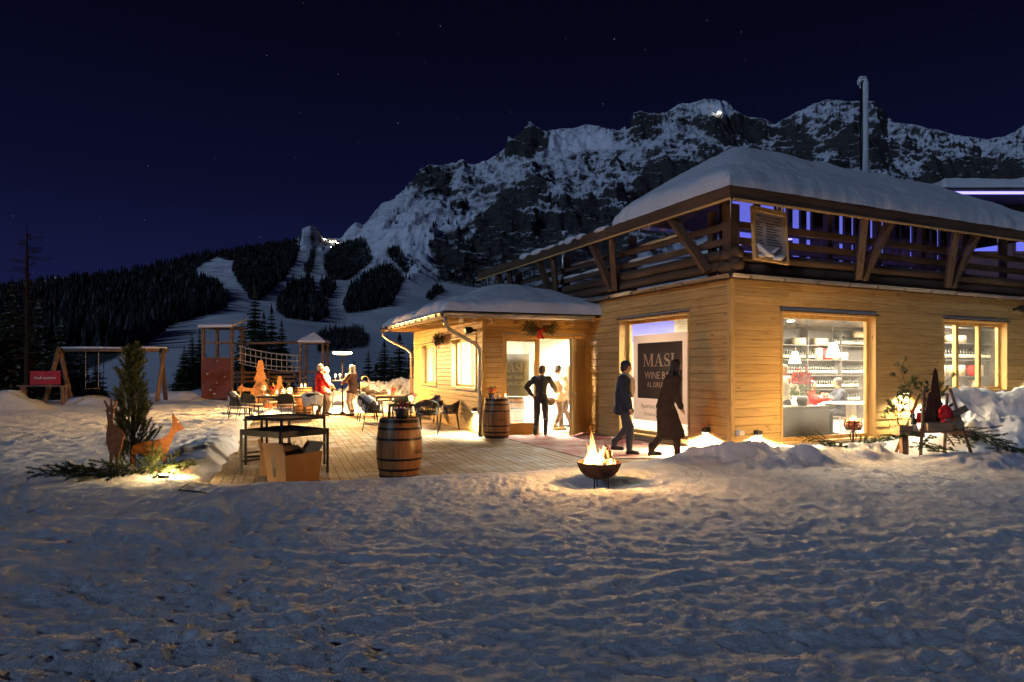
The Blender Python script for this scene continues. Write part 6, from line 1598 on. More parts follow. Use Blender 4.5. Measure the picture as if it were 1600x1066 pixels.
for b_, h, r_, ln in (((-.05, 0, BH + .12), .52, .075, (-.06, 0)), ((-.10, .03, BH + .12), .38, .06, (-.07, 0)), ((.0, -.05, BH + .12), .34, .07, (-.02, 0)), ((.05, .03, BH + .12), .30, .05, (.0, 0)), ((-.15, -.04, BH + .12), .25, .045, (-.03, 0)), ((.14, 0, BH + .12), .28, .04, (.05, 0)), ((.19, -.03, BH + .12), .17, .03, (.02, 0)), ((-.02, -.12, BH + .11), .20, .05, (-.02, 0)), ((.09, -.1, BH + .11), .15, .04, (.01, 0)), ((-.02, .08, BH + .12), .62, .045, (-.10, 0)), ((-.18, .03, BH + .13), .17, .03, (-.02, 0))):
    flame_mesh(mb, b_, h, r_, rs, ln)
o = mb.build('flames', M['flame'], None, loc=fb.location, smooth=True); tag(o, 'yellow flames leaping from the fire bowl', 'fire', kind='stuff')
lamp('fire_light', 'POINT', (-0.03, -0.02, BH + 0.42), 130, (1.0, 0.50, 0.16), 0.10, fb)

# ------------------------------------------------------------------ torch basket lantern
lp = gpx(1333, 11.95)
tl = thing('torch_lantern', 'wrought iron basket torch burning before the tall window', 'torch', lp, 0)
mb = MB(); mb.tube([(0, 0, -0.05), (0, 0, 0.36)], 0.016, 8)
for a in range(3):
    c, s_ = math.cos(a * 2.09), math.sin(a * 2.09); mb.tube([(0.02 * c, 0.02 * s_, 0.34), (0.06 * c, 0.06 * s_, 0.28), (0.05 * c, 0.05 * s_, 0.2), (0.02 * c, 0.02 * s_, 0.14)], 0.008, 6)
mb.build('stem', M['darkrust'], tl, smooth=True)
mb = MB()
for k in range(10):
    a = k * 0.628; c, s_ = math.cos(a), math.sin(a); mb.tube([(0.02 * c, 0.02 * s_, 0.36), (0.12 * c, 0.12 * s_, 0.37), (0.155 * c, 0.155 * s_, 0.45), (0.13 * c, 0.13 * s_, 0.53), (0.15 * c, 0.15 * s_, 0.57)], 0.009, 6)
for z, r_ in ((0.40, 0.14), (0.45, 0.157), (0.50, 0.142)): mb.tube([(r_ * math.cos(k * .393), r_ * math.sin(k * .393), z) for k in range(17)], 0.009, 6)
mb.build('basket', M['darkrust'], tl, smooth=True)
mb = MB(); mb.lathe([(0.001, 0.37), (0.085, 0.37), (0.09, 0.53), (0.001, 0.53)], 14); mb.build('fire_pot', M['pot'], tl, sharp=40)
mb = MB(); rs = random.Random(3)
for b_, h, r_ in (((0, 0, .52), .15, .05), ((.045, 0, .52), .09, .035), ((-.05, .01, .52), .07, .03), ((.02, -.04, .52), .10, .04)): flame_mesh(mb, b_, h, r_, rs)
mb.build('torch_flame', M['flame'], tl, smooth=True)
lamp('torch_light', 'POINT', (0, 0, 0.66), 60, (1.0, 0.60, 0.24), 0.05, tl)
for k, (i, px, Y, rz, s, lb) in enumerate(((0, 1312, 11.6, 170, 0.75, 'fir branch on the snow left of the basket torch'), (1, 1350, 11.5, 10, 0.9, 'fir branch with a bare stem right of the basket torch'), (1, 1325, 11.4, 200, 0.8, 'fir branch in front of the basket torch'), (2, 1338, 11.9, 20, 0.6, 'fir branch behind the foot of the basket torch'))):
    branch(i, gpx(px, Y, 0.06), R(rz), lb, tilt=R(-5), roll=R(15 * k - 20), s=s)

# ------------------------------------------------------------------ christmas stand
sp_ = gpx(1460, 11.75); 
st_ = thing('display_stand', 'rough wooden trestle stand full of christmas decorations', 'stand', sp_, R(8))
for s_ in (-1, 1):
    poleo(st_, 'leg', (s_ * 0.53, -0.30, -0.12), (s_ * 0.25, -0.06, 1.22), 0.026, M['play_z']); poleo(st_, 'leg', (s_ * 0.52, 0.38, -0.1), (s_ * 0.27, 0.02, 1.12), 0.026, M['play_z'])
    mb = MB(); mb.beam((s_ * 0.45, -0.28, 0.42), (s_ * 0.45, 0.33, 0.42), 0.06, 0.08); mb.build('bracket', M['play_y'], st_)
mb = MB(); mb.box2((-0.52, -0.27, 0.455), (0.52, 0.30, 0.485)); mb.build('shelf', M['play_x'], st_)
def ptree(h, w): 
    out = [(-w, 0)]
    for i in range(3):
        z = h * (0.02 + .31 * i); ww = w * (1 - .30 * i); out += [(-ww, z), (-ww * .52, z + h * .30)]
    return out + [(0, h)] + [(-x, z) for x, z in out[::-1]]
def on_stand(x, y, z): return st_.location + Matrix.Rotation(R(8), 3, 'Z') @ Vector((x, y, z))
o = outline_obj(ptree(1.10, 0.22)[1:-1], 0.012, M['darkrust'], 'metal_tree'); o.location = on_stand(0.03, 0.02, 0.485); o.rotation_euler = (0, 0, R(10)); tag(o, 'tall rusty metal fir silhouette on the stand', 'decoration', 'metal fir silhouettes on the stand')
o = outline_obj(ptree(0.68, 0.19)[1:-1], 0.012, M['darkrust'], 'metal_tree'); o.location = on_stand(-0.17, -0.10, 0.485); o.rotation_euler = (0, 0, R(5)); tag(o, 'short rusty metal fir silhouette left of the tall one', 'decoration', 'metal fir silhouettes on the stand')
def crate(loc, rz, d, label, name='wooden_crate', rot=None, mat='kraft'):
    w, dd, h = d; t_ = thing(name, label, 'crate', loc, R(rz))
    if rot: t_.rotation_euler = rot
    for nm, a, b_ in (('side', (-w / 2, -dd / 2, 0), (w / 2, -dd / 2 + .012, h)), ('side', (-w / 2, dd / 2 - .012, 0), (w / 2, dd / 2, h)), ('end', (-w / 2, -dd / 2 + .0125, 0), (-w / 2 + .014, dd / 2 - .0125, h)), ('end', (w / 2 - .014, -dd / 2 + .0125, 0), (w / 2, dd / 2 - .0125, h)), ('bottom', (-w / 2 + .015, -dd / 2 + .013, 0), (w / 2 - .015, dd / 2 - .013, .012))):
        mb = MB(); mb.box2(a, b_); mb.build(nm, M['ply2'], t_)
    return t_
M['ply2'] = wood('crate_wood', 'x', (0.20, 0.12, 0.065), (0.36, 0.24, 0.14), rough=0.7)
crate(on_stand(-0.12, -0.20, 0.487), 4, (0.46, 0.17, 0.14), 'long wooden wine crate on the stand shelf')
crate(on_stand(-0.58, 0.02, 0.40), 6, (0.34, 0.24, 0.17), 'square planter crate left of the stand with a fir and a bottle')
cb_ = MB(); cb_.box2((-.055, -.05, -.6), (.055, .05, 0)); o = cb_.build('log_block', M['play_z'], None, loc=on_stand(-0.58, 0.02, 0.40)); tag(o, 'short wooden block under the planter crate', 'block')
crate(on_stand(0.40, -0.05, 0.72), 10, (0.36, 0.26, 0.11), 'open wine box tilted at the right of the stand', rot=Euler((R(-30), R(-16), R(20))))
o = bpy.data.objects.new('small_fir', pine_bush(0.62, 0.24, 15, M['needle'], 60)); COL.objects.link(o); o.location = on_stand(-0.66, 0.06, 0.42); tag(o, 'small green fir growing from the planter crate', 'plant')
def bottle_parts(o, s=1.0, cap='red', lab='labelp'):
    mb = MB(); mb.lathe([(0.001, 0), (0.037, 0), (0.038, 0.19), (0.030, 0.215), (0.015, 0.235), (0.0145, 0.255)], 16); mb.build('glass', M['bottle'], o, smooth=True)
    mb = MB(); mb.lathe([(0.0155, 0.25), (0.0155, 0.305), (0.001, 0.306)], 12); mb.build('capsule', M[cap], o, smooth=True)
    mb = MB(); mb.lathe([(0.0386, 0.05), (0.0386, 0.14)], 16); mb.build('label', M[lab], o, smooth=True)
for p, sc, lb, cap in ((on_stand(-0.46, -0.07, 0.415), 1.25, 'dark bottle with a pale label in the planter crate', 'black'), (on_stand(-0.36, 0.10, 0.485), 1.15, 'red capped bottle behind the left trestle leg', 'red')):
    t_ = thing('wine_bottle', lb, 'bottle', p, 1.0, 'bottles on the christmas stand'); t_.scale = (sc,) * 3; bottle_parts(t_, 1, cap)
gk = thing('keg', 'small round keg with a pale end on the stand shelf', 'keg', on_stand(0.25, -0.16, 0.60), R(8))
mb = MB(); mb.lathe([(0.09, -0.12), (0.115, -0.05), (0.115, 0.05), (0.09, 0.12)], 20); o = mb.build('staves', M['barrelwood'], gk, smooth=True); o.rotation_euler = (R(90), 0, 0)
mb = MB(); mb.lathe([(0.001, 0.123), (0.088, 0.123)], 20); o = mb.build('keg_end', M['kraft'], gk); o.rotation_euler = (R(90), 0, 0)
gn = thing('plush_gnome', 'red plush gnome slumped beside the metal fir on the stand', 'toy', on_stand(0.14, -0.09, 0.49), 0)
mb = MB(); mb.ell((0, 0, 0.10), (0.10, 0.09, 0.13), 16, 10); mb.build('body', M['red'], gn, smooth=True)
mb = MB(); mb.lathe([(0.115, 0.20), (0.12, 0.25), (0.105, 0.34), (0.06, 0.42), (0.001, 0.44)], 18); mb.ell((-0.09, -0.03, 0.33), (0.05, 0.05, 0.06), 10, 8); mb.build('hat', M['red'], gn, smooth=True)
mb = MB(); mb.ell((0.0, -0.06, 0.20), (0.06, 0.05, 0.06), 12, 8); mb.build('beard', M['cushion'], gn, smooth=True)
mb = MB(); mb.box2((-.07, -.02, 0), (.07, .02, .19)); o = mb.build('red_gift', M['red'], None, loc=on_stand(-0.24, 0.06, 0.60), rz=0.3); bev(o, .01); tag(o, 'small red parcel behind the short metal fir', 'parcel')
o = dup(o, on_stand(0.30, 0.10, 0.62), 0.1, 'small red parcel behind the keg')
mb = MB(); mb.box2((-.08, -.03, 0), (.08, .03, .04)); o = mb.build('white_tin', M['white'], None, loc=on_stand(0.05, -0.22, 0.49), rz=.1); bev(o, .008); tag(o, 'small white tin at the front of the stand shelf', 'tin')
# pine twigs standing in the stand and fir boughs under it
def sprig(loc, rz, h, seed, label, lean):
    rs = random.Random(seed); mb = MB(); P_ = [Vector((0, 0, 0)), Vector((lean * .3, 0, h * .5)), Vector((lean, 0.02, h))]; mb.tube(P_, [.012, .009, .005], 6, 1)
    for i in range(16):
        u = 0.35 + 0.65 * rs.random(); p = P_[0].lerp(P_[1], u * 2) if u < .5 else P_[1].lerp(P_[2], u * 2 - 1); d = Vector((rs.uniform(-1, 1), rs.uniform(-1, 1), rs.uniform(.1, 1.1))); q = p + d.normalized() * rs.uniform(.08, .22); mb.tube([p, q], .004, 4, 1)
        for k in range(3): spray(mb, q, d + Vector((rs.uniform(-.6, .6), rs.uniform(-.6, .6), rs.uniform(0, .6))), rs.uniform(.06, .10), rs, .055, 150, curl=.1)
    o = mb.build('pine_twig', [M['needle'], M['branchbark']], None, loc=loc, rz=rz); return tag(o, label, 'branch')
sprig(on_stand(-0.30, 0.16, 0.485), R(10), 1.08, 4, 'tall pine twig rising left of the metal firs', -0.22)
sprig(on_stand(0.18, 0.18, 0.485), R(0), 0.80, 5, 'pine twig rising right of the tall metal fir', 0.10)
sprig(on_stand(-0.02, 0.2, 0.485), R(0), 0.70, 8, 'pine twig between the metal firs', -0.05)
for k, (i, x, y, z, rz, s, tl_, lb) in enumerate(((2, 0.38, 0.05, .60, -8, 0.95, 24, 'big fir bough hanging off the right of the stand'), (0, 0.42, -0.05, .50, -20, 1.0, 22, 'fir bough under the tilted wine box'), (2, 0.45, 0.25, .40, 5, 0.9, 14, 'fir bough behind the right trestle leg'), (0, -0.40, -0.15, .42, 180, 0.75, 8, 'fir bough sticking out left under the crate'), (1, 0.0, -0.25, .44, 260, 0.6, 25, 'fir bough hanging under the stand shelf'), (1, -0.15, -0.1, .42, 220, 0.7, 25, 'fir bough hanging left under the shelf'), (1, 0.2, -0.2, .42, 290, 0.6, 25, 'fir bough hanging right under the shelf'))):
    branch(i, on_stand(x, y, z), R(rz), lb, tilt=R(tl_), roll=R(12 * k - 30), s=s)
for i, px, Y, rz, s, lb in ((0, 1500, 11.1, 170, 0.8, 'fir scraps on the snow before the stand'), (1, 1480, 11.2, 200, 0.6, 'fir twig on the snow under the stand'), (2, 1640, 11.0, 178, 0.9, 'dark fir bough at the right picture edge')):
    branch(i, gpx(px, Y, 0.05), R(rz), lb, tilt=R(-4), s=s)
sprig(on_stand(-0.62, 0.12, 0.44), R(60), 0.5, 12, 'green twig leaning from the planter crate', -0.18)

# ------------------------------------------------------------------ garlands with red bows, speakers, notice board
def garland(loc, rz, s, label, drop=0.0):
    t_ = thing('fir_garland', label, 'garland', loc, rz)
    for k, (i, a, sc) in enumerate(((0, 8, .62), (1, -10, .7), (0, 172, .66), (1, 190, .7), (1, 20, .6), (1, 160, .6), (0, 2, .55), (0, 178, .5), (1, -20, .5), (1, 200, .5), (0, 14, .5), (0, 166, .52))):
        o = bpy.data.objects.new('fir_sprig', FB[i]); COL.objects.link(o); o.parent = t_; o.rotation_euler = Euler((R(90 + 15 * (k % 3) - 10), R(-a), 0)); o.scale = (sc * s,) * 3; o.location = (0, -0.05 - 0.012 * k, 0)
    mb = MB()
    for s_ in (-1, 1): mb.add([(0, -.10, -.02), (s_ * .13, -.14, .07), (s_ * .17, -.11, -.02), (s_ * .12, -.13, -.10), (s_ * .02, -.10, -.05)], [(0, 1, 2, 3, 4)])
    mb.add([(-.02, -.11, -.05), (.02, -.11, -.05), (.10, -.12, -.28), (.02, -.10, -.24)], [(0, 1, 2, 3)]); mb.add([(-.03, -.105, -.05), (.0, -.105, -.05), (-.02, -.10, -.27), (-.12, -.12, -.22)], [(0, 1, 2, 3)])
    mb.ell((0, -.12, -.03), (.04, .03, .04), 10, 8)
    o = mb.build('bow', M['red'], t_); md = o.modifiers.new('t', 'SOLIDIFY'); md.thickness = 0.012; return t_
garland(annex_pt(1.45, -0.06, 2.66), B_ANG, 1.0, 'fir garland with a red bow over the annex doors')
garland(annex_pt(-0.06, 4.2, 2.55), B_ANG - R(90), 1.0, 'fir garland with a red bow on the annex side wall')
def speaker(loc, rz, label):
    t_ = thing('outdoor_speaker', label, 'speaker', loc, rz, 'black wall speakers')
    mb = MB(); mb.lathe([(0.001, -.10), (.06, -.10), (.085, -.04), (.105, .06), (.11, .10), (.10, .105), (.001, .09)], 20); o = mb.build('horn', M['black'], t_, sharp=40); o.rotation_euler = (R(100), 0, 0)
    mb = MB(); mb.box2((-.02, .08, -.03), (.02, .22, .03)); mb.build('bracket', M['black'], t_)
speaker(main_pt(9.2, -0.24, 3.14), A_ANG, 'black speaker on the right wall above the triple window')
speaker(annex_pt(-0.24, 0.42, 2.62), B_ANG - R(90), 'black speaker on the annex wall beside the downpipe')
nbd = thing('notice_board', 'framed notice board with snow in its corner hung under the roof corner', 'sign', main_pt(0.60, -0.42, 3.66), A_ANG); nbd.rotation_euler = Euler((R(-7), R(3.2), A_ANG))
bw, bh_ = 0.44, 1.04
mb = MB(); mb.box2((-bw + .05, -0.008, .05), (bw - .05, .03, bh_ - .09)); mb.build('sheet', plain('notice_paper', (0.50, 0.40, 0.30), .8, 0, .05, 3, .05), nbd)
for a, b_ in (((-bw, -.03, 0), (-bw + .05, .035, bh_)), ((bw - .05, -.03, 0), (bw, .035, bh_)), ((-bw + .0505, -.03, 0), (bw - .0505, .034, .05)), ((-bw + .0505, -.03, bh_ - .09), (bw - .0505, .034, bh_))):
    mb = MB(); mb.box2(a, b_); mb.build('frame', M['larch_z'], nbd)
TX4 = lambda x, z, y=-0.011: Matrix.Translation((x, y, z)) @ Matrix.Rotation(R(90), 4, 'X')
text_mesh('ORARI DI FUNZIONAMENTO', 0.052, TX4(0.0, 0.855), M['black'], .001, parent=nbd, sxx=1.0)
text_mesh('FUNIVIA COL DRUSCIÉ', 0.052, TX4(0.02, 0.79), M['black'], .001, parent=nbd, sxx=1.05)
mb = MB(); rs = random.Random(2)
for k in range(9):
    z = 0.74 - 0.052 * k
    if k not in (6,): mb.box2((-.36, -.0115, z), (-.36 + rs.uniform(.1, .2), -.0085, z + .014))
    mb.box2((-.10, -.0115, z - .005), (-.10 + rs.uniform(.2, .42), -.0085, z + .011))
mb.build('lettering', M['dark'], nbd)
mb = MB(); mb.tube([(-.37, -.035, .30), (-.30, -.04, .22), (-.15, -.045, .12), (.02, -.04, .10)], [.025, .05, .06, .03], 8); mb.tube([(-.02, -.04, .16), (.12, -.035, .26), (.22, -.03, .30)], [.03, .025, .015], 8); mb.tube([(.0, -.04, .06), (.18, -.05, .09), (.34, -.04, .17)], [.03, .05, .02], 8); mb.ell((-.28, -.045, .075), (.09, .03, .03), 10, 6); mb.build('snow', M['roofsnow'], nbd, smooth=True)

# ------------------------------------------------------------------ posters with the bar name
def masi(parent, base, w, hgt, mat, to3):
    """serif capitals as flat plates; to3 maps (x right, z up) on the poster to a point"""
    H_ = hgt; polys = []
    st, sf = 0.17 * H_, 0.055 * H_
    def rect(x0, z0, x1, z1): polys.append([(x0, z0), (x1, z0), (x1, z1), (x0, z1)])
    x = 0.0
    # M
    mw = 1.12 * H_; rect(x + .10 * H_, sf, x + .10 * H_ + .07 * H_, H_ - sf); rect(x + mw - .27 * H_, sf, x + mw - .27 * H_ + st, H_ - sf); rect(x, 0, x + .28 * H_, sf); rect(x + mw - .36 * H_, 0, x + mw, sf); rect(x, H_ - sf, x + .24 * H_, H_); rect(x + mw - .30 * H_, H_ - sf, x + mw, H_)
    polys.append([(x + .10 * H_, H_ - sf), (x + .28 * H_, H_ - sf), (x + .60 * H_, .08 * H_), (x + .52 * H_, .02 * H_)]); polys.append([(x + mw - .27 * H_, H_ - sf), (x + mw - .20 * H_, H_ - sf), (x + .60 * H_, .02 * H_), (x + .54 * H_, .04 * H_)])
    x += mw + .04 * H_; aw = .98 * H_
    polys.append([(x + .12 * H_, sf), (x + .19 * H_, sf), (x + .50 * H_, H_ * .98), (x + .44 * H_, H_)]); polys.append([(x + .62 * H_, sf), (x + .82 * H_, sf), (x + .52 * H_, H_), (x + .42 * H_, H_)]); rect(x + .24 * H_, .30 * H_, x + .68 * H_, .30 * H_ + sf); rect(x, 0, x + .30 * H_, sf); rect(x + .54 * H_, 0, x + aw - .04 * H_, sf)
    x += aw + .02 * H_
    # S as a ribbon
    cx = x + .30 * H_; pts_ = []
    for k in range(25):
        u = k / 24
        if u < .5: a = R(35 + 235 * (u * 2)); c_ = (cx, .735 * H_); r0 = .225 * H_
        else: a = R(90 - 235 * ((u - .5) * 2)); c_ = (cx, .265 * H_); r0 = .235 * H_
        pts_.append((c_[0] + r0 * 1.0 * math.cos(a), c_[1] + r0 * math.sin(a)))
    for k in range(24):
        (xa, za), (xb, zb_) = pts_[k], pts_[k + 1]; dx, dz = xb - xa, zb_ - za; l = math.hypot(dx, dz) or 1; u = (k + .5) / 24; t_ = (.030 + .065 * math.exp(-((u - .5) / .22) ** 2)) * H_; nx, nz = -dz / l * t_, dx / l * t_
        polys.append([(xa - nx, za - nz), (xb - nx, zb_ - nz), (xb + nx, zb_ + nz), (xa + nx, za + nz)])
    rect(cx + .15 * H_, .70 * H_, cx + .20 * H_, .98 * H_); rect(cx - .24 * H_, .02 * H_, cx - .19 * H_, .30 * H_)
    x += .66 * H_; rect(x + .09 * H_, sf, x + .09 * H_ + st, H_ - sf); rect(x, 0, x + .35 * H_, sf); rect(x, H_ - sf, x + .35 * H_, H_)
    x += .35 * H_; sc = w / x; mb = MB()
    for i, p in enumerate(polys): mb.add([to3(base[0] + q[0] * sc, base[1] + q[1], 0.0020 + 0.00012 * (i % 9)) for q in p], [tuple(range(len(p)))])
    return mb.build('lettering', mat, parent)
M['gold'] = plain('cream_lettering', (0.66, 0.50, 0.30), .5, 0, .05, 5, 0)
M['posterdark'] = plain('poster_dark', (0.055, 0.045, 0.036), .5, 0, .1, 4, 0.02)
m, t, b = nmat('poster_pale'); M['posterpale'] = m
b.inputs['Base Color'].default_value = (0.66, 0.53, 0.46, 1); b.inputs['Roughness'].default_value = .7
tl_ = nd(t, 'ShaderNodeBsdfTranslucent'); tl_.inputs[0].default_value = (0.66, 0.50, 0.40, 1); ms = nd(t, 'ShaderNodeMixShader'); ms.inputs[0].default_value = .20
t.links.new(b.outputs[0], ms.inputs[1]); t.links.new(tl_.outputs[0], ms.inputs[2]); t.links.new(ms.outputs[0], t.nodes['Material Output'].inputs[0])
M['greytext'] = plain('grey_lettering', (0.16, 0.13, 0.11), .6, 0, .05, 4, 0)
ps = thing('bar_poster', 'large poster with the bar name inside the left wall window', 'poster', main_pt(0.17, 3.39, 0.46), A_ANG - R(90))
# local: x to the right as read from outside, -y towards the viewer
PW, PH = 2.0, 1.98
mb = MB(); mb.quad((0, 0, 0), (PW, 0, 0), (PW, 0, PH), (0, 0, PH)); mb.build('sheet', M['posterpale'], ps)
mb = MB(); mb.box2((0.18, -.004, 0.51), (1.78, -.0005, 1.79)); mb.build('dark_field', M['posterdark'], ps)
masi(ps, (0.40, 1.245), 1.12, 0.29, M['gold'], lambda x, z, d: (x, -.0045 - d, z))
PT = lambda x, z, y=-0.0055: Matrix.Translation((x, y, z)) @ Matrix.Rotation(R(90), 4, 'X')
text_mesh('WINE BAR', 0.235, PT(0.97, 0.965), M['gold'], .001, parent=ps, sxx=.93); text_mesh('AL DRUSCIÉ', 0.170, PT(0.97, 0.775), M['gold'], .001, parent=ps, sxx=.93)
text_mesh('Apertura a', 0.16, PT(0.30, 0.285, -.0015), M['greytext'], .001, parent=ps, sxx=.9, align='LEFT'); text_mesh('Christmas', 0.125, PT(0.40, 0.115, -.0015), M['cushion'], .001, parent=ps, sxx=.9, align='LEFT')
p2 = thing('bar_poster', 'grey poster with the bar name behind the annex door glass', 'poster', annex_pt(0.52, 0.30, 0.96), B_ANG)
mb = MB(); mb.box2((0, 0, 0), (0.80, .012, 1.08)); mb.build('sheet', plain('poster_grey', (0.20, 0.21, 0.19), .6, 0, .05, 4, 0.02), p2)
masi(p2, (-0.02 + .04, 0.62), 0.60, 0.23, M['white'], lambda x, z, d: (x, -.001 - d, z))
text_mesh('WINE BAR', 0.135, PT(0.33, 0.44, -.003), M['white'], .001, parent=p2, sxx=.95); text_mesh('AL DRUSCIÉ', 0.125, PT(0.33, 0.28, -.003), M['white'], .001, parent=p2, sxx=.95)
# ------------------------------------------------------------------ bar interior
HID = None
def interior(o): o.parent = None; return o
sh = thing('wine_shelf', 'grey wall shelf with rows of bottles seen through the tall window', 'shelf', main_pt(6.4, 5.28, 0.03), A_ANG)
mb = MB(); mb.box2((0, .02, 0), (6.2, .10, 2.9)); mb.build('back_panel', M['greyshelf'], sh)
for z in (0.55, 0.98, 1.42, 1.90, 2.36):
    mb = MB(); mb.box2((0, -.26, z), (6.2, .019, z + .03)); mb.build('shelf_board', M['greyshelf'], sh)
for x in (0, 1.5, 3.0, 4.5, 6.1):
    mb = MB(); mb.box2((x, -.25, 0), (x + .03, .0195, 2.88)); mb.build('upright', M['greyshelf'], sh)
mb = MB(); mb.lathe([(0.001, 0), (0.037, 0), (0.038, 0.19), (0.030, 0.215), (0.015, 0.235), (0.0145, 0.305), (.001, .306)], 10); k0 = len(mb.f); mb.lathe([(0.0386, 0.05), (0.0386, 0.14)], 10, m=1); BOT = mb.mesh('wine_bottle', [M['bottle'], M['labelp']], True)
rs = random.Random(7)
def bottle(x, y, z, label, grp):
    o = bpy.data.objects.new('wine_bottle', BOT); COL.objects.link(o); o.location = main_pt(x, y, z); o.rotation_euler = (0, 0, rs.random() * 6); tag(o, label, 'bottle', grp)
for z, lb, x0, x1, st in ((2.42, 'wine bottle in the top shelf row behind the tall window', 9.2, 11.2, .10), (1.482, 'wine bottle in the long middle shelf row behind the tall window', 7.0, 10.6, .105), (0.612, 'wine bottle in the lowest shelf row behind the tall window', 7.0, 10.4, .12), (1.042, 'wine bottle in the low shelf row behind the tall window', 7.0, 10.4, .11), (1.962, 'wine bottle in the upper middle shelf row behind the tall window', 7.0, 8.3, .10)):
    x = x0
    while x < x1:
        if abs((x - 6.4) % 1.5 - 0.015) > .05: bottle(x, 5.14, z, lb, 'wine bottles on the back shelf')
        x += st
def pale_box(x, y, z, d, mat, label, rz=0):
    mb = MB(); mb.box2((-d[0] / 2, -d[1] / 2, 0), (d[0] / 2, d[1] / 2, d[2])); o = mb.build('gift_box', mat, None, loc=main_pt(x, y, z), rz=A_ANG + rz); bev(o, .006); tag(o, label, 'box', 'boxes on the wine shelves')
for x, z, d, mat, lb in ((7.6, 2.425, (.45, .2, .2), 'kraft', 'pale wine box left on the top shelf'), (8.55, 2.425, (.5, .2, .2), 'kraft', 'long pale wine box in the middle of the top shelf'), (10.5, 2.70, (.75, .2, .2), 'kraft', 'wide pale wine box above the top bottles'), (8.45, 1.965, (.2, .2, .36), 'kraft', 'pale upright box beside the red one'), (8.78, 1.965, (.36, .2, .34), 'red', 'red gift box on the middle shelf'), (9.2, 1.965, (.2, .2, .36), 'kraft', 'pale box right of the red gift box'), (9.55, 1.965, (.3, .2, .22), 'white', 'white box on the middle shelf')):
    pale_box(x, 5.12, z, d, M[mat], lb)
rk = thing('wine_rack', 'grey rack of boxes and bottles right behind the triple window', 'shelf', main_pt(8.25, 1.45, 0.03), A_ANG)
mb = MB(); mb.box2((0, .2, 0), (4.3, .26, 2.9)); mb.build('back_panel', M['greyshelf'], rk)
for z in (0.9, 1.40, 1.85, 2.30, 2.72):
    mb = MB(); mb.box2((0, -.12, z), (4.3, .199, z + .03)); mb.build('shelf_board', M['greyshelf'], rk)
for i, (x, z, d, mat, lb) in enumerate(((8.55, 2.36, (.3, .2, .2), 'kraft', 'small pale box high left in the rack'), (9.3, 2.36, (.7, .2, .2), 'kraft', 'long pale box on the rack top shelf'), (8.6, 1.46, (.3, .2, .3), 'white', 'white box low left in the rack'), (9.0, 1.46, (.2, .2, .3), 'kraft', 'narrow pale box in the middle of the rack'), (9.45, 1.46, (.3, .2, .3), 'kraft', 'square pale box in the middle of the rack'), (10.0, 1.46, (.25, .2, .3), 'red', 'red box in the right of the rack'), (10.3, 1.46, (.25, .2, .3), 'kraft', 'pale box right of the red one in the rack'), (10.2, .96, (.3, .2, .4), 'kraft', 'tall pale box on the low rack shelf'))):
    pale_box(x, 1.45, z, d, M[mat], lb)
x = 8.9
while x < 10.9: bottle(x, 1.45, 1.912, 'wine bottle in the rack behind the triple window', 'wine bottles in the front rack'); x += .13
def pendant(px, Y, z, top, label, power):
    p = px2(px, Y, z); t_ = thing('pendant_lamp', label, 'lamp', p, 0, 'pendant lamps in the bar')
    mb = MB(); mb.lathe([(0.055, .17), (.075, .15), (.165, -.16), (.160, -.16), (.07, .145), (.05, .16)], 22); mb.build('lamp_shade', M['shade'], t_, smooth=True)
    mb = MB(); mb.tube([(0, 0, .13), (0, 0, 2.98 - z)], .008, 6); mb.lathe([(.02, .17), (.03, .20), (.012, .30)], 10); mb.build('cord', M['dark'], t_)
    mb = MB(); mb.ell((0, 0, 0), (.05, .05, .06), 10, 8); mb.build('bulb', M['bulb'], t_, smooth=True)
    lamp('pendant_light', 'POINT', (0, 0, -.2), power, (1, .80, .55), .06, t_)
pendant(1302, 15.6, 2.10, 0, 'nearer pendant lamp with a pale conical shade in the bar', 30)
pendant(1242, 18.6, 1.98, 0, 'further pendant lamp left in the bar', 30)
ct = thing('counter', 'dark grey counter inside the tall window under the red flowers', 'counter', main_pt(2.55, 0.78, 0.03), A_ANG)
mb = MB(); mb.box2((-.75, -.28, 0), (.75, .28, .78)); o = mb.build('body', M['greyshelf'], ct); bev(o, .01)
mb = MB(); mb.box2((-.78, -.30, .781), (.78, .30, .81)); mb.build('counter_top', M['stone'], ct)
fv = thing('flower_vase', 'big vase of red flowers on the dark counter', 'flowers', main_pt(2.75, 0.75, 0.84), 0)
mb = MB(); mb.lathe([(.001, 0), (.09, 0), (.13, .12), (.10, .2), (.085, .2), (.001, .15)], 16); mb.build('vase', M['dark'], fv, smooth=True)
o = bpy.data.objects.new('foliage', flower_mesh(0.30, 31, 'leaf', 60)); COL.objects.link(o); o.parent = fv; o.location = (0, 0, .22)
o = bpy.data.objects.new('blossoms', flower_mesh(0.25, 32, 'flower', 120, 'flower')); COL.objects.link(o); o.parent = fv; o.location = (-.02, 0, .50); o.scale = (.95, .95, 1.25)
bt = thing('bar_table', 'white round edged table further inside the tall window', 'table', main_pt(4.7, 1.05, 0.03), A_ANG)
mb = MB(); mb.lathe([(.001, .80), (.60, .80), (.61, .815), (.60, .835), (.001, .835)], 30); mb.build('table_top', M['white'], bt, sharp=40)
mb = MB(); mb.box2((-.08, -.08, 0), (.08, .08, .799)); mb.build('column', M['white'], bt)
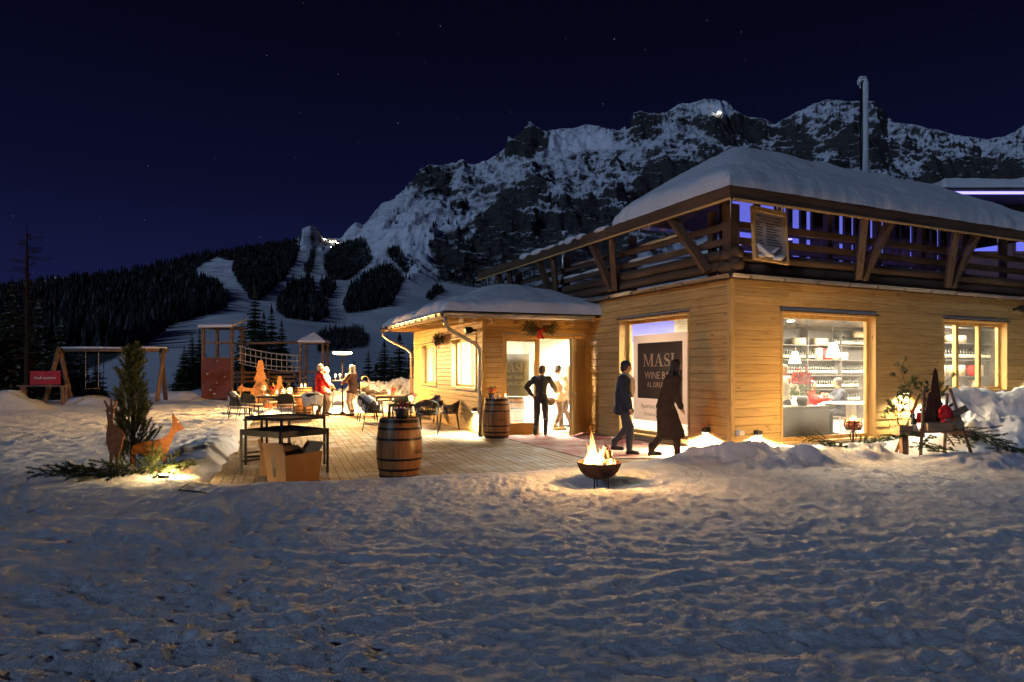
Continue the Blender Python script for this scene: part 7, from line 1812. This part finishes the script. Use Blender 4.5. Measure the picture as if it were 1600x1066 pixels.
for x, y, rz, lb in ((5.75, .75, 100, 'white chair at the right of the inner table'), (4.2, 1.9, -20, 'white chair behind the inner table'), (5.2, 2.1, 10, 'white bench seat behind the inner table')):
    t_ = thing('white_chair', lb, 'chair', main_pt(x, y, .03), A_ANG + R(rz), 'white chairs in the bar')
    mb = MB(); mb.box2((-.24, -.24, .42), (.24, .24, .48)); o = mb.build('seat', M['white'], t_); bev(o, .02)
    mb = MB(); mb.box2((-.24, .20, .481), (.24, .245, .95)); o = mb.build('backrest', M['white'], t_); bev(o, .02)
    for sx_ in (-1, 1):
        for sy_ in (-1, 1):
            mb = MB(); leg(mb, (sx_ * .2, sy_ * .2, .42), (sx_ * .22, sy_ * .22, 0), .016); mb.build('leg', M['white'], t_, smooth=True)

# ------------------------------------------------------------------ people
M['skin'] = plain('skin', (0.50, 0.27, 0.17), 0.55, 0, .08, 12, .03, .3)
def cloth(name, col, r=.85): return plain(name, col, r, 0, .16, 22, .25, .2)
class Blob:
    """capsules and ellipsoids fused into one continuous skin by a voxel remesh"""
    def __init__(s): s.mb = MB()
    def cap(s, a, b_, r0, r1=None, n=14, sq=None):
        r1 = r0 if r1 is None else r1; a = Vector(a); b_ = Vector(b_); d = b_ - a
        if d.length < 1e-5: d = Vector((0, 0, .001))
        d.normalize(); pts_ = []; rad = []
        for k in range(4): t = math.pi / 2 * (1 - k / 4); pts_.append(a - d * r0 * math.sin(t)); rad.append(max(.0008, r0 * math.cos(t)))
        m_ = 5
        for k in range(m_ + 1): u = k / m_; pts_.append(a.lerp(b_, u)); rad.append(r0 * (1 - u) + r1 * u)
        for k in range(1, 5): t = math.pi / 2 * k / 4; pts_.append(b_ + d * r1 * math.sin(t)); rad.append(max(.0008, r1 * math.cos(t)))
        s.mb.tube(pts_, rad, n)
    def ell(s, c, r, rot=None): s.mb.ell(c, r, 18, 12, rot=rot)
    def build(s, name, mat, parent=None, vox=.011, smooth_it=3, post=None, folds=0):
        o = s.mb.build(name, mat, None)
        md = o.modifiers.new('r', 'REMESH'); md.mode = 'VOXEL'; md.voxel_size = vox; md.use_smooth_shade = True
        if smooth_it: sm = o.modifiers.new('s', 'SMOOTH'); sm.iterations = smooth_it; sm.factor = .5
        dg = bpy.context.evaluated_depsgraph_get(); me = bpy.data.meshes.new_from_object(o.evaluated_get(dg)); o.modifiers.clear(); old = o.data; o.data = me; me.name = name; bpy.data.meshes.remove(old)
        if post is not None: post(me)
        if folds:
            n = len(me.vertices); co = np.empty(n * 3, np.float32); me.vertices.foreach_get('co', co); co = co.reshape(-1, 3); no = np.empty(n * 3, np.float32); me.vertices.foreach_get('normal', no); no = no.reshape(-1, 3)
            a = co[:, 0] * 9 + co[:, 1] * 7 + 2.5 * vnoise(co[:, 2] * 6., co[:, 0] * 5., 3); h_ = ridged(a, co[:, 2] * 5.5 + co[:, 1] * 3, 3, 5) * 0.5 + fbm(co[:, 0] * 5 + co[:, 2] * 4, co[:, 1] * 5 - co[:, 2] * 7, 3, 9)
            co += no * (h_ * folds)[:, None]; me.vertices.foreach_set('co', co.ravel())
        me.polygons.foreach_set('use_smooth', [True] * len(me.polygons))
        if parent is not None: o.parent = parent
        return o
def ik(a, b_, l1, l2, bend):
    a = Vector(a); b_ = Vector(b_); d = b_ - a; L_ = d.length
    if L_ > (l1 + l2) * .999: b_ = a + d * ((l1 + l2) * .999 / L_); d = b_ - a; L_ = d.length
    x = (l1 * l1 - l2 * l2 + L_ * L_) / (2 * L_); h = math.sqrt(max(0, l1 * l1 - x * x)); dn = d.normalized(); bv = Vector(bend); bv = (bv - dn * bv.dot(dn)).normalized()
    return a + dn * x + bv * h, b_
def person(label, loc, rz, H=1.75, female=False, feet=((-.10, 0), (.10, .0)), hands=((-.30, .02, .80), (.30, .02, .80)), elbow=((-1, -.6, 0), (1, -.6, 0)), lean=(0, 0), look=(0, 1, 0), seat=None, lift=(0, 0),
           trousers='navy', top='black', coat=None, hair='brown', hat=None, shoes='black', hem=.50, scarf=None, hair_len=.0, vox=.011, bag=None, group=None, knee=(0, 1, 0), collar=None, heel=0.0):
    """x right, y forward; feet given as (x, y); built standing at the origin"""
    s = H / 1.75; hipz = (seat if seat else .93 * s) ; lx, ly = lean
    P0 = Vector((0, 0, hipz)); chest = Vector((lx * .75, ly * .75, hipz + .40 * s)); neck = Vector((lx, ly, hipz + .565 * s)); lk = Vector(look).normalized()
    head = neck + Vector((lx * .20, ly * .20, .145 * s)) + lk * .018
    shw = (.165 if female else .19) * s; hw_ = .095 * s
    side = Vector((1, 0, 0))
    sh_ = [neck + Vector((sg * shw, 0, -.075 * s)) for sg in (-1, 1)]
    hip = [P0 + Vector((sg * hw_, 0, -.02)) for sg in (-1, 1)]
    ank = [Vector((f[0], f[1], .085 * s + l)) for f, l in zip(feet, lift)]
    kn = []
    for i in (0, 1):
        k, a = ik(hip[i], ank[i], .43 * s, .43 * s, knee); kn.append(k); ank[i] = a
    el = []; ha = []
    for i in (0, 1):
        e, h = ik(sh_[i], hands[i], .30 * s, .265 * s, elbow[i]); el.append(e); ha.append(h)
    up = Vector((0, 0, 1)); rt = lk.cross(up).normalized()
    R_head = Matrix((rt, lk, rt.cross(lk))).transposed()
    hp = lambda x, y, z: head + R_head @ (Vector((x, y, z)) * s)
    # ---- body
    B = Blob()
    B.ell(P0 + Vector((0, 0, .02)), (.150 * s, .11 * s, .12 * s)); B.cap(P0 + Vector((0, 0, .05)), chest, .118 * s, .125 * s)
    B.ell(chest + Vector((0, 0, .02)), ((.15 if female else .17) * s, .115 * s, .16 * s)); B.cap(sh_[0], sh_[1], .058 * s, .058 * s); B.cap(chest + Vector((0, 0, .1 * s)), neck, .085 * s, .058 * s)
    B.cap(neck, head - Vector((0, 0, .05 * s)), .052 * s, .050 * s)
    B.ell(head + Vector((0, 0, .025 * s)), (.074 * s, .092 * s, .098 * s), R_head); B.ell(hp(0, .022, -.055), (.052 * s, .06 * s, .055 * s), R_head)
    B.ell(hp(0, .100, -.012), (.011 * s, .018 * s, .022 * s), R_head); B.ell(hp(0, .085, -.057), (.022 * s, .012 * s, .008 * s), R_head)
    for sg in (-1, 1): B.ell(hp(sg * .078, -.004, -.005), (.010 * s, .020 * s, .032 * s), R_head)
    for i in (0, 1):
        sg = (-1, 1)[i]
        B.cap(sh_[i], el[i], .050 * s, .038 * s); B.cap(el[i], ha[i], .039 * s, .026 * s)
        B.cap(hip[i], kn[i], .082 * s, .056 * s); B.cap(kn[i], ank[i], .055 * s, .037 * s); B.ell(kn[i].lerp(ank[i], .3) - Vector((0, .012, 0)), (.050 * s, .055 * s, .10 * s))
        B.cap(ank[i] - Vector((0, 0, .02)), ank[i] + Vector((0, .14 * s, -.055 * s)), .036 * s, .030 * s)
        f = (ha[i] - el[i]).normalized(); palm = ha[i] + f * .045 * s; B.ell(palm, (.034 * s, .034 * s, .040 * s)); B.cap(ha[i], palm + f * .03 * s, .026 * s, .028 * s)
        w = f.cross(Vector((0, 1, 0.2))).normalized(); cu = w.cross(f) * (1 if i else -1) * .35
        for q, l in ((-1.5, .052), (-.5, .066), (.5, .070), (1.5, .060)):
            b0 = palm + f * .03 * s + w * q * .0205 * s; m1 = b0 + (f + w * q * .05).normalized() * l * .55 * s; m2 = m1 + (f + Vector((0, .5, 0))).normalized() * l * .5 * s
            B.cap(b0, m1, .0090 * s, .0085 * s, 8); B.cap(m1, m2, .0085 * s, .0075 * s, 8)
        t0 = ha[i] + f * .02 * s + w * .03 * s * (-1 if i else 1); B.cap(t0, t0 + (f * .8 + w * (-.7 if i else .7)).normalized() * .055 * s, .0125 * s, .010 * s, 8)
    eyes = [hp(sg * .030, .088, .022) for sg in (-1, 1)]; mouth = hp(0, .094, -.057)
    def post(me):
        me.materials.clear(); me.materials.append(M['skin']); me.materials.append(M['black']); me.materials.append(M['pot'])
        co = np.empty(len(me.polygons) * 3, np.float32); me.polygons.foreach_get('center', co); co = co.reshape(-1, 3); mi = np.zeros(len(co), np.int32)
        for e in eyes: mi[np.linalg.norm((co - np.array(e)) * np.array((1, .5, 1.5)), axis=1) < .0125 * s] = 1
        mi[np.linalg.norm((co - np.array(mouth)) * np.array((.55, .6, 1.7)), axis=1) < .0125 * s] = 2
        me.polygons.foreach_set('material_index', mi)
    body = B.build('person', M['skin'], None, .0075, 2, post)
    body.location = loc; body.rotation_euler = (0, 0, rz); tag(body, label, 'person', group)
    # ---- clothes
    T = Blob(); g = .016 * s
    T.ell(P0 + Vector((0, 0, .02)), (.165 * s, .125 * s, .13 * s))
    for i in (0, 1): T.cap(hip[i], kn[i], .094 * s, .070 * s); T.cap(kn[i], ank[i] + Vector((0, 0, .03)), .069 * s, .056 * s)
    T.build('trousers', M[trousers], body, vox, folds=.010)
    for i in (0, 1):
        S_ = Blob(); a = ank[i]; S_.ell(a + Vector((0, .01, -.02 * s)), (.055 * s, .065 * s, .06 * s)); S_.cap(a + Vector((0, 0, .10 * s)), a, .052 * s, .05 * s); S_.cap(a + Vector((0, .02, -.040 * s)), a + Vector((0, .165 * s, -.050 * s)), .044 * s, .036 * s); S_.cap(a + Vector((0, -.035, -.05 * s)), a + Vector((0, .02, -.045 * s)), .034 * s, .04 * s)
        if heel: S_.cap(a + Vector((0, -.04, -.04)), a + Vector((0, -.045, -.085)), .022, .016)
        S_.build('shoe', M[shoes], body, .010)
    J = Blob(); th = .020 if coat else .012; th *= s
    J.ell(chest + Vector((0, 0, .02)), ((.155 if female else .178) * s + th, .12 * s + th, .17 * s)); J.cap(P0 + Vector((0, 0, .04)), chest, .128 * s + th, .135 * s + th); J.cap(sh_[0], sh_[1], .066 * s + th, .066 * s + th); J.cap(chest + Vector((0, 0, .1 * s)), neck - Vector((0, 0, .02)), .095 * s + th, .062 * s + th * .5)
    J.ell(P0 + Vector((0, 0, .03)), (.165 * s + th, .125 * s + th, .12 * s))
    z1 = P0.z - (hem - .35) * s if coat else P0.z - .06
    if coat:
        n = 13
        for k in range(n):
            u = k / (n - 1); z = P0.z - .02 - u * max(0, hem - .42) * s * 1.9
            cx = (kn[0] + kn[1]) / 2; uu = min(1.2, (P0.z - z) / max(.05, (P0.z - cx.z))); c = P0.lerp(cx, uu)
            spread = abs(kn[0].y - kn[1].y) * .5 * min(1, uu)
            J.ell(Vector((c.x, c.y, z)), ((.175 + .02 * u) * s + th, (.14 + .03 * u) * s + th + spread * .7, .085 * s))
    for i in (0, 1): J.cap(sh_[i], el[i], .062 * s + th, .052 * s + th * .8); J.cap(el[i], el[i].lerp(ha[i], .93), .053 * s + th * .8, .040 * s + th * .6)
    J.build('jacket' if not coat else 'coat', M[coat or top], body, vox, 10 if hem > .5 else 4, folds=.013)
    if scarf:
        C = Blob(); n = 10
        for k in range(n): a0, a1 = 2 * math.pi * k / n, 2 * math.pi * (k + 1) / n; C.cap(neck + Vector((.078 * s * math.cos(a0), .078 * s * math.sin(a0), .0)), neck + Vector((.078 * s * math.cos(a1), .078 * s * math.sin(a1), .0)), .034 * s, .034 * s, 8)
        if scarf[1] > 0: C.cap(neck + Vector((.03, .10, -.02)), chest + Vector((.02, .165 * s, .05)), .035 * s, .05 * s); C.ell(chest + Vector((.0, .155 * s, -.06 * s)), (.12 * s, .055 * s, scarf[1] * s))
        C.build('scarf', M[scarf[0]], body, .011, folds=.012)
    if hat:
        K = Blob(); K.ell(hp(0, -.012, .062), (.087 * s, .103 * s, .082 * s), R_head); K.build('hat', M[hat], body, .009)
    if hair:
        K = Blob(); K.ell(hp(0, -.022, .045), (.084 * s, .098 * s, .092 * s), R_head); K.ell(hp(0, -.055, -.005), (.080 * s, .062 * s, .085 * s), R_head)
        for sg in (-1, 1): K.ell(hp(sg * .066, -.02, .005), (.024 * s, .05 * s, .06 * s), R_head)
        if hair_len > 0:
            for k in range(5): K.ell(hp(0, -.068 - .004 * k, -.05 - hair_len * k / 4), (.086 * s, .045 * s, .06 * s), R_head)
            for sg in (-1, 1): K.cap(hp(sg * .072, .005, -.0), hp(sg * .085, .01, -.06 - hair_len), .028 * s, .03 * s)
        K.build('hair', M[hair], body, .009, folds=.008)
    return body
for nm, c in (('navy', (.020, .026, .045)), ('charcoal', (.030, .031, .034)), ('jeans', (.045, .050, .065)), ('redjacket', (.55, .020, .016)), ('cream', (.62, .52, .40)), ('beige', (.50, .36, .20)), ('browncoat', (.075, .040, .028)), ('darkbrown', (.042, .027, .020)), ('whitecloth', (.74, .70, .64)), ('knit', (.42, .34, .25))): M[nm] = cloth('cloth_' + nm, c)
M['brown'] = plain('brown_hair', (.055, .030, .018), .6, 0, .3, 40, .5); M['blonde'] = plain('blond_hair', (.62, .48, .28), .6, 0, .2, 40, .5); M['darkhair'] = plain('dark_hair', (.022, .015, .012), .5, 0, .3, 40, .5)
# guest in the red jacket, seen from behind and side, looking right
p = px2(500, 23.4, 0.0)
person('person in a red jacket with blond hair standing left of the heater', p, R(-62), 1.83, True, feet=((-.11, -.06), (.12, .10)), hands=((-.24, .20, .98), (.24, .26, 1.02)), look=(.15, 1, 0), trousers='darkbrown', coat='redjacket', hem=.47, hair='blonde', shoes='darkbrown', collar='white')
p = px2(509, 24.3, 0.0)
person('person in a white jacket half hidden behind the red jacket guest', p, R(-75), 1.72, True, feet=((-.10, 0), (.10, .06)), hands=((-.2, .25, 1.0), (.22, .25, 1.0)), trousers='cream', coat='whitecloth', hem=.46, hair='blonde', shoes='black')
p = px2(551, 23.6, 0.0)
person('person in a dark jacket and beige trousers right of the heater', p, R(72), 1.80, True, feet=((-.10, 0), (.10, .05)), hands=((-.12, .34, 1.18), (.16, .32, 1.22)), look=(0, 1, -.05), trousers='beige', coat='browncoat', hem=.45, hair='blonde', hair_len=.08, hat='whitecloth', scarf=('cream', .06), shoes='darkbrown')
bagp = thing('shoulder_bag', 'pale shoulder bag on the arm of the guest in beige trousers', 'bag', px2(570.5, 23.75, 0.86), R(72))
mb = MB(); mb.box2((-.06, -.17, 0), (.06, .17, .28)); o = mb.build('pouch', M['beige'], bagp); bev(o, .04)
mb = MB(); mb.tube([(0, .12, .27), (0, .13, .5), (0, .0, .58), (0, -.12, .5), (0, -.12, .27)], .012, 6); mb.build('strap', M['beige'], bagp, smooth=True)
# man in the doorway, back to us
p = annex_pt(1.36, -0.42, 0.016)
person('person in dark clothes standing at the doors with a hand on the hip', p, R(-12), 1.71, False, feet=((-.13, -.02), (.11, .05)), hands=((-.20, -.04, .98), (.30, .52, 1.08)), elbow=((-1, -.35, -.1), (.6, -.8, -.3)), lean=(.02, .04), look=(.5, .9, 0), trousers='charcoal', top='charcoal', hair='brown', shoes='black')
p = annex_pt(2.29, 0.75, 0.022)
person('person in a cream jacket with a dark hat just inside the open door', p, R(-70), 1.72, True, feet=((-.08, .12), (.09, -.12)), hands=((-.22, .22, .98), (.2, .26, 1.05)), look=(0, 1, -.15), trousers='brown', coat='cream', hem=.46, hair='darkhair', hat='charcoal', shoes='beige')
bag2 = thing('hand_bag', 'small brown bag hanging at the side of the cream jacket guest', 'bag', annex_pt(2.05, 0.62, 0.80), 0)
mb = MB(); mb.ell((0, 0, 0), (.12, .06, .11), 12, 8); mb.build('pouch', M['darkbrown'], bag2, smooth=True)
mb = MB(); mb.tube([(-.07, 0, .08), (.02, 0, .3), (.10, 0, .5)], .008, 5); mb.build('strap', M['darkbrown'], bag2)
p = annex_pt(2.86, 1.5, 0.022)
person('person in a light top behind the cream jacket guest inside', p, R(60), 1.74, True, feet=((-.08, .08), (.09, -.10)), hands=((-.2, .24, 1.1), (.18, .26, 1.0)), look=(.2, 1, 0), trousers='brown', coat='knit', hem=.45, hair='blonde', hair_len=.10, shoes='charcoal')
# two walkers before the poster
p = px2(972, 12.75, gh(px2(972, 12.75).x, 12.75)); p.z = 0.016
person('person in a navy jacket and cream scarf walking past the poster', p, R(-108), 1.76, False, feet=((-.09, -.17), (.10, .15)), hands=((-.30, -.10, .84), (.28, .20, .86)), elbow=((-.6, -1, 0), (.6, -1, 0)), lean=(0, .05), look=(0, 1, -.1), trousers='jeans', coat='navy', hem=.47, hair='darkhair', hat='navy', scarf=('cream', .20), shoes='black', lift=(.05, 0))
p = px2(1040, 11.95, 0.03)
person('person in a long dark brown coat striding in front of the corner window', p, R(-84), 1.76, True, feet=((-.08, -.24), (.09, .18)), hands=((-.27, -.06, .86), (.25, .20, .92)), elbow=((-.6, -1, 0), (.6, -1, 0)), lean=(0, .15), look=(-.25, 1, -.25), trousers='darkbrown', coat='darkbrown', hem=.68, hair='darkhair', hair_len=.12, shoes='black', lift=(.04, 0), heel=1)
# inside
p = main_pt(2.85, 1.35, .03)
person('waiter in a white shirt behind the dark counter', p, R(-75), 1.70, True, feet=((-.1, 0), (.1, 0)), hands=((-.2, .25, 1.0), (.2, .25, 1.0)), trousers='charcoal', top='whitecloth', hair='blonde', shoes='black')
p = main_pt(4.5, 2.0, .03)
person('person in a red top sitting at the white inner table', p, R(-120), 1.70, True, seat=.52, feet=((-.1, .42), (.1, .42)), hands=((-.18, .36, .90), (.18, .38, .90)), elbow=((-1, -.3, -.5), (1, -.3, -.5)), trousers='charcoal', top='redjacket', hair='darkhair', shoes='black')
p = main_pt(5.35, 1.75, .03)
person('person in a dark jacket leaning over the white inner table', p, R(75), 1.75, False, seat=.56, feet=((-.1, .42), (.1, .42)), hands=((-.18, .40, .95), (.18, .42, .95)), elbow=((-1, -.3, -.5), (1, -.3, -.5)), lean=(0, .12), trousers='navy', coat='navy', hem=.42, hair='darkhair', shoes='black')

# ------------------------------------------------------------------ far lamps and a hut on the mountain
def far_lamp(px, py, r, label, fwd=0.985):
    j = int(np.clip(round((px - PX[0]) / (PX[1] - PX[0])), 0, len(PX) - 1)); w = terrain_at(px, py)
    if w is None: return
    x, y, z = w; q = Vector((x, y, z)); q = q * 0.9985 + Vector((0, 0, r * 0.8))
    t_ = thing('mast_lamp', label, 'lamp', q, 0, 'lamps burning on the mountain')
    mb = MB(); mb.ell((0, 0, 0), (r, r, r), 10, 6); mb.build('lamp_glow', M['starlamp'], t_, smooth=True)
    mb = MB(); mb.tube([(0, 0, -r * 6), (0, 0, -r * .9)], r * .2, 6); mb.build('mast', M['dark'], t_)
far_lamp(1123, 176, 1.5, 'bright lamp near the highest summit'); far_lamp(508, 374, .55, 'lamp right of the rock pinnacle'); far_lamp(527, 380, .45, 'lamp on the snow saddle'); far_lamp(517, 386, .35, 'small lamp under the saddle hut')
w = terrain_at(521, 379)
if w:
    hut = thing('mountain_hut', 'tiny lit hut on the snowy saddle beside the rock pinnacle', 'hut', Vector(w) * 0.997, 0)
    mb = MB(); mb.box2((-9, -4, -2), (9, 4, 4)); mb.build('wall', M['old_x'], hut)
    mb = MB(); mb.add([(-10, -5, 4), (10, -5, 4), (10, 5, 4), (-10, 5, 4), (-10, 0, 8), (10, 0, 8)], [(0, 1, 5, 4), (2, 3, 4, 5), (1, 2, 5), (3, 0, 4), (3, 2, 1, 0)]); mb.build('roof', M['roofsnow'], hut)
    for x in (-5, 0, 5):
        mb = MB(); mb.box2((x - 1, -4.2, 0), (x + 1, -4.02, 2)); mb.build('window', M['ceillight'], hut)
